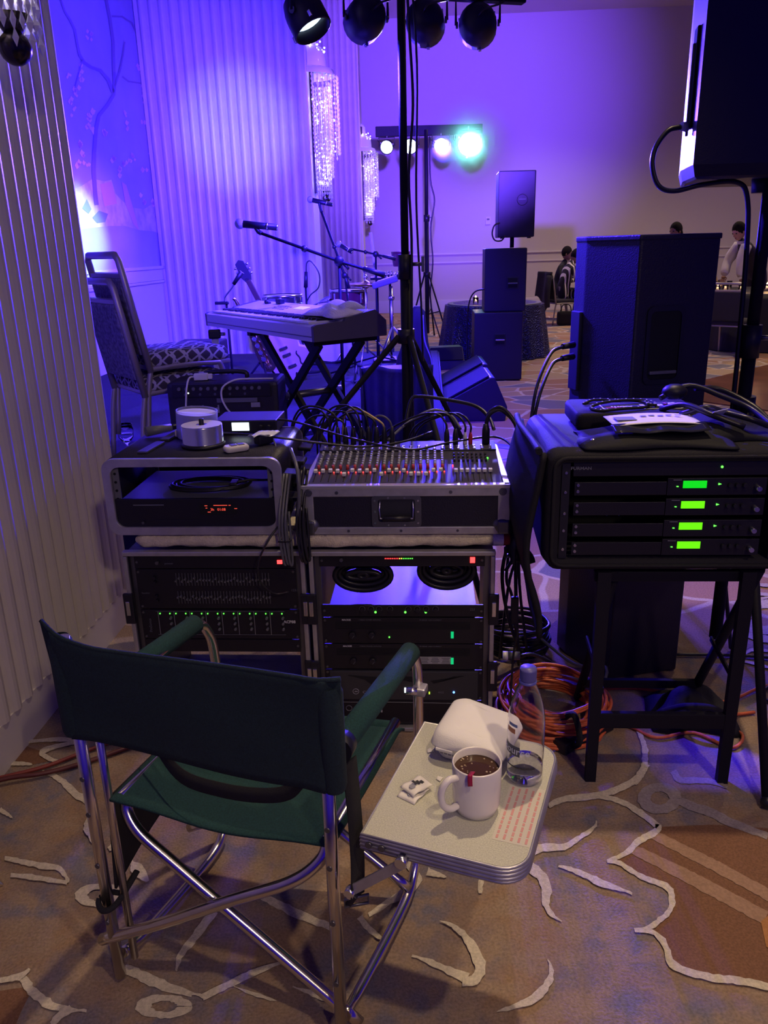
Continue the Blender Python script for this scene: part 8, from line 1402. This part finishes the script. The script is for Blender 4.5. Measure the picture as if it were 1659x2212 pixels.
M_sequin = bpy.data.materials.new('navy_sequin_cloth'); M_sequin.use_nodes = True
_nt = M_sequin.node_tree; _b = _nt.nodes['Principled BSDF']; _b.inputs['Base Color'].default_value = (0.03, 0.03, 0.16, 1); _b.inputs['Roughness'].default_value = 0.25; _b.inputs['Metallic'].default_value = 0.85
_tc = _nt.nodes.new('ShaderNodeTexCoord'); _vo = _nt.nodes.new('ShaderNodeTexVoronoi'); _vo.inputs['Scale'].default_value = 55
_bp = _nt.nodes.new('ShaderNodeBump'); _bp.inputs['Strength'].default_value = 1.0; _bp.inputs['Distance'].default_value = 0.02
_nt.links.new(_tc.outputs['Object'], _vo.inputs['Vector']); _nt.links.new(_vo.outputs['Distance'], _bp.inputs['Height']); _nt.links.new(_bp.outputs['Normal'], _b.inputs['Normal'])
def cloth_table(name, label, loc, r, h, m, cat='table', folds=17, flare=0.09):
    def f(u, v):
        a = 2 * PI * v
        if u < 0.30: q = u / 0.30; return (r * q * math.cos(a), r * q * math.sin(a), h)
        s = (u - 0.30) / 0.70; rr = r + 0.02 + flare * s + 0.030 * s * math.sin(folds * a) + 0.012 * s * math.sin(7 * a + 1)
        return (rr * math.cos(a), rr * math.sin(a), h - 0.01 - (h - 0.02) * s)
    t = thing(name, label, cat, loc)
    MB().sheet(f, 16, 96, wrap=True).build('tablecloth', m, t)
    MB().cone((0, 0, 0.0), (0, 0, h - 0.02), 0.04, seg=10).cone((0, 0, h - 0.03), (0, 0, h - 0.004), r * 0.98, seg=32).build('table_frame', M_grey, t)
    return t
cloth_table('round_table', 'small round table under a navy sequinned cloth behind the far speaker stack', (1.56, 10.95, 0), 0.64, 0.70, M_sequin)
def votive(label, loc):
    t = thing('votive_candle', label, 'candle', loc, 0, 'lit candles on the far tables')
    MB().lathe([(0, 0.0), (0.034, 0.0), (0.038, 0.09), (0.035, 0.09), (0.032, 0.006), (0, 0.006)], seg=16).build('glass', M_glass, t)
    MB().cone((0, 0, 0.007), (0, 0, 0.045), 0.028, seg=12).build('wax', M_cream, t)
    MB().lathe([(0, 0.046), (0.012, 0.058), (0.016, 0.075), (0.008, 0.098), (0, 0.112)], seg=10).build('flame', M_flame, t)
    l = bpy.data.lights.new('candle_light', 'POINT'); l.color = (1.0, 0.55, 0.25); l.energy = 1.2; l.shadow_soft_size = 0.02
    o = bpy.data.objects.new('candle_light', l); COL.objects.link(o); o.parent = t; o.location = (0, 0, 0.135)
votive('lit candle on the sequinned table left of the far speaker stack', (1.27, 10.62, 0.701))
M_darkcloth = mat('black_tablecloth', (0.012, 0.012, 0.022), 0.55)
cloth_table('round_table', 'large round dining table under a dark cloth at the right edge', (5.35, 11.25, 0), 0.90, 0.755, M_darkcloth, flare=0.05)
for x, y, lab_ in ((4.56, 10.95, 'lit candle on the dining table, first from the tall loudspeaker'), (4.72, 11.08, 'lit candle in a tall glass, second from the tall loudspeaker'), (4.87, 10.93, 'lit candle beside the waiter\'s hand'), (5.20, 10.90, 'lit candle on the dining table right of the speaker pole')):
    votive(lab_, (x, y, 0.757))
for i, (x, y, lab_) in enumerate(((4.58, 11.10, 'water glass on the dining table near the first candle'), (4.80, 11.15, 'water glass on the dining table near the second candle'))):
    gl = thing('drinking_glass', lab_, 'glass', (x, y, 0.757)); MB().lathe([(0, 0), (0.030, 0), (0.035, 0.13), (0.033, 0.13), (0.028, 0.006), (0, 0.006)], seg=14).build('tumbler', M_glass, gl); MB().lathe([(0, 0.007), (0.028, 0.007), (0.031, 0.07), (0, 0.07)], seg=14).build('water', M_water, gl)
M_darkfab = mat('dark_chair_fabric', (0.03, 0.028, 0.04), 0.85)
banquet_chair((4.52, 10.30, 0), R(48), 'dark banquet chair drawn up to the dining table, left of the speaker pole', 'chairs at the far tables', M_darkfab)
banquet_chair((5.25, 10.08, 0), R(85), 'dark banquet chair at the dining table, behind the speaker pole', 'chairs at the far tables', M_darkfab)

# ------------------------------------------------------------------ people at the far tables
def figure(name, label, joints, bones, m, loc=(0, 0, 0), rz=0.0):
    """one continuous skinned body; joints {name: (x, y, z, radius)}"""
    me = bpy.data.meshes.new(name); names = list(joints); idx = {n: i for i, n in enumerate(names)}
    me.from_pydata([joints[n][:3] for n in names], [(idx[a], idx[b]) for a, b in bones], [])
    o = bpy.data.objects.new(name, me); COL.objects.link(o)
    md = o.modifiers.new('skin', 'SKIN'); md.use_smooth_shade = True
    for n, sv in zip(names, me.skin_vertices[0].data): r = joints[n][3]; sv.radius = (r, r) if not isinstance(r, tuple) else r; sv.use_root = (n == names[0])
    sd = o.modifiers.new('sub', 'SUBSURF'); sd.levels = 2; sd.render_levels = 2
    dg = bpy.context.evaluated_depsgraph_get(); me2 = bpy.data.meshes.new_from_object(o.evaluated_get(dg))
    o.modifiers.clear(); o.data = me2; me2.materials.clear(); me2.materials.append(m)
    for p in me2.polygons: p.use_smooth = True
    o.location = loc; o.rotation_euler = (0, 0, rz)
    return tag(o, label, 'person')
def head(parent, c, fwd, hairm, skinm=M_skin, hair=True, r=0.100, long_hair=False):
    """face with eyes, nose, mouth and ears, hair shell behind; fwd is where the face looks (local)"""
    Q = Matrix.Translation(c) @ Vector(fwd).to_track_quat('Y', 'Z').to_matrix().to_4x4()
    h = MB().sphere((0, 0, 0), r, 18, M=Q, scale=(0.78, 0.95, 1.16)).sphere((0, 0.035, -0.055), r * 0.62, 12, M=Q, scale=(0.85, 0.9, 1.0)).cone((0, 0.088, 0.015), (0, 0.108, -0.022), 0.006, 0.014, 8, M=Q)
    for s in (-1, 1): h.sphere((0.080 * s, -0.005, -0.01), 0.022, 8, M=Q, scale=(0.4, 0.8, 1.2))
    hd_ = h.build('head', skinm, parent)
    for s in (-1, 1): MB().sphere((0.032 * s, 0.084, 0.018), 0.011, 8, M=Q).build('eye', M_ink, hd_)
    MB().sphere((0, 0.086, -0.052), 0.020, 8, M=Q, scale=(1, 0.4, 0.3)).build('mouth', mat('lips', (0.25, 0.07, 0.06), 0.5), hd_)
    if hair:
        hm = MB().sphere((0, -0.018, 0.028), r * 1.06, 16, M=Q, scale=(0.86, 0.96, 1.08))
        if long_hair: hm.sphere((0, -0.055, -0.10), r * 0.95, 14, M=Q, scale=(1.0, 0.6, 1.9))
        hm.build('hair', hairm, parent)
    return hd_
def hand(parent, c, d, m=M_skin):
    D = Vector(d).normalized(); s = D.cross(Vector((0, 0, 1))); s = s.normalized() if s.length > 0.1 else Vector((1, 0, 0)); C = Vector(c)
    mb = MB(); mb.sphere(C, 0.036, 10, scale=(0.9, 1.1, 0.6))
    for k, L in enumerate((0.062, 0.074, 0.070, 0.055)):
        b = C + s * (0.014 * (k - 1.5)) + D * 0.025; mb.tube([b, b + D * L * 0.55, b + D * L * 0.9 + Vector((0, 0, -0.018))], 0.0085, 6)
    mb.tube([C - s * 0.026, C - s * 0.045 + D * 0.02, C - s * 0.040 + D * 0.048], 0.0095, 6)
    return mb.build('hand', m, parent)
M_stripe = bpy.data.materials.new('striped_dress'); M_stripe.use_nodes = True
_nt = M_stripe.node_tree; _b = _nt.nodes['Principled BSDF']; _b.inputs['Roughness'].default_value = 0.85
_tc = _nt.nodes.new('ShaderNodeTexCoord'); _wv = _nt.nodes.new('ShaderNodeTexWave'); _wv.inputs['Scale'].default_value = 5.2; _wv.inputs['Distortion'].default_value = 0.6; _wv.bands_direction = 'X'
_mr = _nt.nodes.new('ShaderNodeMapRange'); _mr.inputs['From Min'].default_value = 0.60; _mr.inputs['From Max'].default_value = 0.66
_mx = _nt.nodes.new('ShaderNodeMix'); _mx.data_type = 'RGBA'; _mx.inputs['A'].default_value = (0.015, 0.012, 0.018, 1); _mx.inputs['B'].default_value = (0.80, 0.74, 0.68, 1)
_nt.links.new(_tc.outputs['Object'], _wv.inputs['Vector']); _nt.links.new(_wv.outputs['Fac'], _mr.inputs['Value']); _nt.links.new(_mr.outputs['Result'], _mx.inputs['Factor']); _nt.links.new(_mx.outputs['Result'], _b.inputs['Base Color'])
SEAT = [('hip', 'belly'), ('belly', 'chest'), ('chest', 'neck'), ('neck', 'skull'), ('chest', 'sh_l'), ('sh_l', 'el_l'), ('el_l', 'wr_l'), ('chest', 'sh_r'), ('sh_r', 'el_r'), ('el_r', 'wr_r'),
        ('hip', 'hp_l'), ('hp_l', 'kn_l'), ('kn_l', 'an_l'), ('an_l', 'to_l'), ('hip', 'hp_r'), ('hp_r', 'kn_r'), ('kn_r', 'an_r'), ('an_r', 'to_r')]
def seated(lean=0.0, arm=0.30):
    J = {'hip': (0, 0, 0.53, 0.125), 'belly': (0.05 + lean * 0.3, 0, 0.72, 0.115), 'chest': (0.08 + lean, 0, 0.93, 0.125), 'neck': (0.12 + lean * 1.35, 0, 1.075, 0.052), 'skull': (0.145 + lean * 1.6, 0, 1.14, 0.05)}
    for s, k in ((1, 'l'), (-1, 'r')):
        J['sh_' + k] = (0.09 + lean, 0.17 * s, 0.985, 0.062); J['el_' + k] = (0.17 + lean, 0.23 * s, 0.74, 0.045); J['wr_' + k] = (0.17 + lean + arm * 0.8, 0.13 * s, 0.80, 0.030)
        J['hp_' + k] = (0.05, 0.10 * s, 0.53, 0.100); J['kn_' + k] = (0.47, 0.12 * s, 0.53, 0.066); J['an_' + k] = (0.46, 0.12 * s, 0.09, 0.042); J['to_' + k] = (0.60, 0.13 * s, 0.045, 0.038)
    return J
pr1 = figure('person', 'seated person in black and white striped clothes bending over, beside the tall loudspeaker', seated(0.06), SEAT, M_stripe, (3.36, 15.05, 0), R(14))
head(pr1, (0.29, 0, 1.20), (0.8, -0.1, -0.6), M_hair)
for s in (1, -1): hand(pr1, (0.49, 0.11 * s, 0.80), (1, -0.2 * s, 0))
pr2 = figure('person', 'person in dark clothes sitting just behind the one in stripes', seated(0.02), SEAT, mat('dark_suit', (0.02, 0.02, 0.035), 0.8), (3.50, 16.10, 0), R(-28))
head(pr2, (0.20, 0, 1.24), (1, 0.1, -0.2), M_hair)
for s in (1, -1): hand(pr2, (0.45, 0.11 * s, 0.80), (1, -0.2 * s, 0))
bq = banquet_chair((3.40, 15.05, 0), R(14), 'banquet chair under the person in stripes, jacket over its back', 'chairs at the far tables', M_darkfab)
banquet_chair((3.50, 16.11, 0), R(-28), 'banquet chair under the person in dark clothes at the far table', 'chairs at the far tables', M_darkfab)
jk2 = thing('jacket', 'dark jacket hanging from the chair back behind the person in stripes', 'clothing', (3.145, 14.985, 0), R(14))
MB().sheet(lambda u, v: (-0.10 - 0.05 * v - 0.03 * math.sin(7 * u), -0.26 + 0.52 * u, 0.95 - 0.72 * v * (0.8 + 0.2 * math.sin(5 * u))), 20, 14, 0.03).build('body', mat('jacket_cloth', (0.018, 0.016, 0.03), 0.85), jk2)
MB().tube([(-0.13, -0.24, 0.88), (-0.19, -0.30, 0.62), (-0.17, -0.28, 0.34)], 0.055, 8).build('sleeve', MATS['jacket_cloth'], jk2)
cloth_table('round_table', 'round table under a dark cloth in front of the person in stripes', (4.55, 15.40, 0), 0.75, 0.755, M_darkcloth)
bgp = thing('handbag', 'dark handbag on the floor under the chair of the person in stripes', 'bag', (3.42, 14.78, 0)); MB().box((0, 0, 0.13), (0.32, 0.14, 0.25), 0.05).build('body', M_nylon, bgp); MB().tube([(-0.10, 0, 0.25), (-0.06, 0, 0.36), (0.06, 0, 0.36), (0.10, 0, 0.25)], 0.01, 6).build('strap', M_strap, bgp)
# waiter leaning over the dining table
M_vest = mat('dark_vest', (0.025, 0.018, 0.03), 0.7); M_shirt = mat('white_shirt', (0.62, 0.58, 0.58), 0.8)
Jw = {'hip': (0, 0, 0.92, 0.135), 'belly': (-0.07, -0.03, 1.08, 0.125), 'chest': (-0.20, -0.09, 1.26, 0.135), 'neck': (-0.31, -0.13, 1.38, 0.055), 'skull': (-0.345, -0.145, 1.43, 0.05),
      'sh_l': (-0.26, 0.06, 1.33, 0.066), 'el_l': (-0.40, 0.06, 1.12, 0.048), 'wr_l': (-0.48, -0.04, 0.93, 0.034), 'sh_r': (-0.30, -0.27, 1.31, 0.066), 'el_r': (-0.38, -0.34, 1.10, 0.050), 'wr_r': (-0.36, -0.36, 0.90, 0.034),
      'hp_l': (0.03, 0.11, 0.90, 0.105), 'kn_l': (0.02, 0.13, 0.48, 0.072), 'an_l': (0.06, 0.13, 0.09, 0.046), 'to_l': (-0.08, 0.10, 0.045, 0.040), 'hp_r': (0.05, -0.09, 0.90, 0.105), 'kn_r': (0.08, -0.12, 0.48, 0.072), 'an_r': (0.14, -0.12, 0.09, 0.046), 'to_r': (0.0, -0.15, 0.045, 0.040)}
wt = figure('person', 'waiter in dark vest and white shirt leaning over the dining table', Jw, SEAT, M_vest, (5.69, 12.36, 0), R(0))
for k in ('l', 'r'):
    a, b, c = (Vector(Jw[n + k][:3]) for n in ('sh_', 'el_', 'wr_')); MB().tube([a + Vector((0, 0, 0.02)), b, c], [0.078, 0.066, 0.050], 10).build('shirt_sleeve', M_shirt, wt)
    hand(wt, c + (c - b).normalized() * 0.05, c - b)
MB().lathe([(0.062, 0), (0.068, 0.045)], tuple(Vector(Jw['neck'][:3]) - Vector((0.0, 0, 0.03))), 12).build('collar', M_shirt, wt)
head(wt, (-0.385, -0.16, 1.53), (-0.75, -0.35, -0.5), M_hair, mat('fair_skin', (0.50, 0.28, 0.22), 0.6))
pr4 = figure('person', 'seated dark haired person in dark green beyond the dining table, beside the waiter', seated(0.03), SEAT, mat('dark_green_top', (0.03, 0.05, 0.05), 0.8), (5.22, 13.45, 0), R(-70))
head(pr4, (0.21, 0, 1.24), (1, 0.2, -0.1), M_hair)
for s in (1, -1): hand(pr4, (0.46, 0.11 * s, 0.80), (1, -0.2 * s, 0))
banquet_chair((5.21, 13.48, 0), R(-70), 'banquet chair under the person in dark green', 'chairs at the far tables', M_darkfab)
pr5 = figure('person', 'blond person in pale yellow seated, mostly hidden behind the tall loudspeaker', seated(0.02), SEAT, mat('yellow_dress', (0.60, 0.42, 0.16), 0.8), (4.80, 12.33, 0), R(-62))
head(pr5, (0.17, 0, 1.24), (1, 0.4, -0.1), M_blond, mat('light_skin', (0.60, 0.38, 0.28), 0.6), long_hair=True)
for s in (1, -1): hand(pr5, (0.46, 0.11 * s, 0.80), (1, -0.2 * s, 0))
banquet_chair((4.79, 12.36, 0), R(-62), 'banquet chair under the blond person', 'chairs at the far tables', M_darkfab)
Js = {'hip': (0, 0, 0.92, 0.125), 'belly': (0.01, 0, 1.08, 0.112), 'chest': (0.0, 0, 1.27, 0.125), 'neck': (0.02, 0, 1.42, 0.05), 'skull': (0.03, 0, 1.47, 0.048)}
for s, k in ((1, 'l'), (-1, 'r')):
    Js['sh_' + k] = (0, 0.17 * s, 1.34, 0.060); Js['el_' + k] = (0.02, 0.23 * s, 1.08, 0.044); Js['wr_' + k] = (0.12, 0.22 * s, 0.86, 0.030); Js['hp_' + k] = (0, 0.09 * s, 0.90, 0.10); Js['kn_' + k] = (0.03, 0.10 * s, 0.49, 0.064); Js['an_' + k] = (0, 0.10 * s, 0.08, 0.040); Js['to_' + k] = (0.14, 0.11 * s, 0.04, 0.036)
pr6 = figure('person', 'standing dark haired person whose head shows above the tall loudspeaker', Js, SEAT, mat('mustard_top', (0.45, 0.33, 0.06), 0.8), (4.72, 13.05, 0), R(200))
head(pr6, (0.05, 0, 1.565), (1, 0.2, -0.2), M_hair, long_hair=True)
for s in (1, -1): hand(pr6, (0.135, 0.22 * s, 0.81), (0.2, 0, -1))

# ------------------------------------------------------------------ cables on the floor
rnd = random.Random(21)
oc = thing('orange_cord_coil', 'orange extension cord coiled on the carpet between rack and stand', 'cord', (0.510, 2.150, 0))
cm = MB(); P = []
for k in range(17):
    rx, ry = 0.165 - 0.004 * (k % 9) + rnd.uniform(-0.012, 0.012), 0.175 - 0.004 * (k % 9) + rnd.uniform(-0.012, 0.012); ox, oy = rnd.uniform(-0.02, 0.02), rnd.uniform(-0.02, 0.02)
    for i in range(11):
        a = 2 * PI * i / 11 + k * 0.35; P.append((ox + rx * math.cos(a), oy + ry * math.sin(a), 0.008 + 0.0058 * k + 0.004 * math.sin(3 * a + k)))
cm.tube(P, 0.0052, 6, 3); cm.build('cord', M_orange, oc)
MB().tube([(0.02, -0.155, 0.0), (0.04, -0.20, 0.05), (0.03, -0.165, 0.115), (0.01, -0.12, 0.07), (0.015, -0.14, 0.01)], 0.010, 6, 5, True).build('cord_tie', M_strap, oc)
cable('extension_cable', [(0.62, 2.26, 0.012), (0.70, 2.29, 0.01), (0.80, 2.30, 0.008), (0.90, 2.27, 0.01), (1.02, 2.20, 0.008), (1.12, 2.22, 0.008), (1.30, 2.30, 0.008), (1.6, 2.25, 0.008)], 0.0052, M_orange, 'orange cord running along the carpet under the folding stand')
cable('extension_cable', [(0.66, 2.12, 0.010), (0.74, 2.08, 0.008), (0.80, 2.02, 0.008), (0.92, 2.04, 0.008), (1.00, 1.96, 0.008), (1.06, 2.03, 0.008), (0.98, 2.10, 0.012), (1.15, 2.14, 0.008)], 0.0052, M_orange, 'orange cord wandering between the feet of the folding stand')
cable('dull_red_cable', [(-1.22, 1.86, 0.010), (-1.118, 1.905, 0.010), (-1.006, 1.954, 0.010), (-0.904, 2.030, 0.010), (-0.80, 2.10, 0.012)], 0.006, M_redcable, 'dull red cable running along the carpet at the foot of the fluted pier')
cable('dull_red_cable', [(-1.24, 1.82, 0.012), (-1.10, 1.885, 0.020), (-1.0, 1.915, 0.014), (-0.90, 1.965, 0.010), (-0.78, 2.04, 0.012)], 0.007, mat('dark_red_cable', (0.10, 0.02, 0.02), 0.45), 'darker cable beside the dull red one at the foot of the fluted pier')
bc_ = thing('black_cable_coil', 'black cable coil on the carpet behind the orange cord', 'cable', (0.475, 2.62, 0))
P = []
for k in range(9):
    for i in range(9): a = 2 * PI * i / 9 + 0.3 * k; P.append(((0.12 + rnd.uniform(-.012, .012)) * math.cos(a), (0.11 + rnd.uniform(-.012, .012)) * math.sin(a), 0.012 + 0.012 * k))
MB().tube(P, 0.0065, 6, 3).build('cable', M_rubber, bc_); MB().tube([(0.06, -0.08, 0.09), (0.16, -0.24, 0.06), (0.24, -0.34, 0.10), (0.20, -0.40, 0.02)], 0.0055, 6).build('loose_end', M_greycable, bc_)
cn = thing('cable_connector', 'grey and white cable connector lying over the cords beside the rack', 'connector', (0.405, 2.33, 0.125), R(-6))
MB().cone((-0.005, 0, 0), (0.035, 0, 0), 0.014, seg=14).build('grey_shell', M_grey, cn); MB().cone((-0.022, 0, 0), (-0.005, 0, 0), 0.0145, seg=14).build('white_ring', M_white, cn); MB().tube([(0.035, 0, 0), (0.08, 0.01, 0.0), (0.15, 0.06, -0.06), (0.18, 0.10, -0.115)], 0.006, 6).build('lead', M_rubber, cn)
pstrip = thing('power_strip', 'black power strip with a small red light on the carpet by the orange cord', 'power strip', (0.585, 2.03, 0), R(35))
MB().box((0, 0, 0.022), (0.22, 0.05, 0.040), 0.006).build('body', M_black, pstrip)
for k in range(5): MB().cone((-0.07 + 0.035 * k, 0, 0.041), (-0.07 + 0.035 * k, 0, 0.0425), 0.012, seg=12).build('socket', M_grey, pstrip)
MB().box((0.095, -0.01, 0.044), (0.016, 0.010, 0.006)).build('lit_switch', M_red_led, pstrip)
for i, (P, lab_) in enumerate((([(0.345, 2.10, 0.60), (0.36, 2.16, 0.55), (0.42, 2.24, 0.585), (0.50, 2.36, 0.60)], 'black cable strung from the rack corner to the rack bag'), ([(0.35, 2.12, 0.52), (0.39, 2.16, 0.56), (0.43, 2.24, 0.56), (0.46, 2.4, 0.50), (0.42, 2.45, 0.35), (0.40, 2.5, 0.02)], 'black cable drooping between the rack and the rack bag'), ([(0.42, 2.42, 0.62), (0.40, 2.38, 0.45), (0.395, 2.36, 0.38), (0.42, 2.38, 0.30), (0.46, 2.45, 0.02)], 'black cable hanging behind the rack bag flap'))):
    cable('slack_cable', P, 0.0052, M_rubber, lab_)
hpg = thing('hanging_plug', 'flat black plug hanging by its cord beside the rack latch', 'plug', (0.372, 2.075, 0.415))
MB().box((0, 0, 0), (0.022, 0.014, 0.085), 0.004).build('body', M_black, hpg); MB().tube([(0, 0, 0.042), (-0.002, 0.005, 0.12), (0.0, 0.02, 0.20)], 0.003, 6).build('cord', M_rubber, hpg); MB().tube([(0.0, 0, -0.042), (0.012, 0.005, -0.08), (0.004, 0.02, -0.16), (0.0, 0.03, -0.38)], 0.0035, 6).build('tail_cord', M_rubber, hpg)
pf = thing('plastic_bag', 'dark plastic bag scrap hanging from the rack corner under the mixer case', 'bag', (0.355, 2.12, 0.63))
MB().sheet(lambda u, v: (0.075 * u * (0.3 + 0.7 * v) + 0.006 * math.sin(9 * v), -0.01 + 0.02 * math.sin(6 * u + 4 * v), 0.03 - 0.115 * v + 0.012 * math.sin(7 * u)), 10, 12, 0.001).build('film', mat('dark_film', (0.04, 0.04, 0.06), 0.3), pf)
bh = thing('cable_bag', 'black cable bag slumped on the carpet under the folding stand', 'bag', (0.945, 2.14, 0), R(-8))
MB().sheet(crump(0.26, 0.20, 0.115, 14), 20, 16, 0.006).build('body', M_nylon, bh); MB().tube([(-0.10, -0.05, 0.04), (-0.04, -0.09, 0.09), (0.05, -0.08, 0.08), (0.11, -0.04, 0.02)], 0.010, 6).build('handle', M_strap, bh)
cable('floor_cable', [(1.02, 2.52, 0.008), (1.25, 2.50, 0.008), (1.5, 2.46, 0.008), (1.9, 2.5, 0.008)], 0.0055, M_rubber, 'thin black cable across the ringed carpet at the right edge')
cable('floor_cable', [(1.28, 2.30, 0.008), (1.22, 2.24, 0.008), (1.24, 2.16, 0.010), (1.32, 2.13, 0.010), (1.45, 2.2, 0.008)], 0.0055, M_rubber, 'black cable loop on the carpet at the right edge behind the stand legs')
wc = thing('white_cloth', 'corner of a hanging white cloth at the left edge of the carpet', 'cloth', (-0.99, 1.47, 0), R(25))
MB().sheet(lambda u, v: (-0.30 + 0.37 * u * (0.55 + 0.45 * v), 0.02 * math.sin(9 * u), 0.30 - 0.295 * v + 0.05 * (1 - u) * v), 16, 10, 0.002).build('drape', mat('white_linen', (0.78, 0.80, 0.78), 0.85), wc)

# ball of haze added round the brightest far lamp to make its halo
hz = MB().sphere((1.42, 12.72, 2.88), 0.66, 24).build('halo_haze', bpy.data.materials.new('halo_haze'))
m = MATS_h = hz.data.materials[0]; m.use_nodes = True; nt = m.node_tree; nt.nodes.remove(nt.nodes['Principled BSDF'])
vs_ = nt.nodes.new('ShaderNodeVolumeScatter'); vs_.inputs['Color'].default_value = (0.95, 0.95, 1, 1); vs_.inputs['Anisotropy'].default_value = 0.75
tc_ = nt.nodes.new('ShaderNodeTexCoord'); ln = nt.nodes.new('ShaderNodeVectorMath'); ln.operation = 'DISTANCE'; ln.inputs[1].default_value = (1.42, 12.72, 2.88); nt.links.new(tc_.outputs['Object'], ln.inputs[0])
mr_ = nt.nodes.new('ShaderNodeMapRange'); mr_.inputs['From Min'].default_value = 0.65; mr_.inputs['From Max'].default_value = 0.1; mr_.inputs['To Max'].default_value = 0.7; nt.links.new(ln.outputs['Value'], mr_.inputs['Value']); nt.links.new(mr_.outputs['Result'], vs_.inputs['Density'])
nt.links.new(vs_.outputs['Volume'], nt.nodes['Material Output'].inputs['Volume'])
tag(hz, 'ball of thin haze added round the brightest far par lamp for its halo', 'haze', kind='stuff')
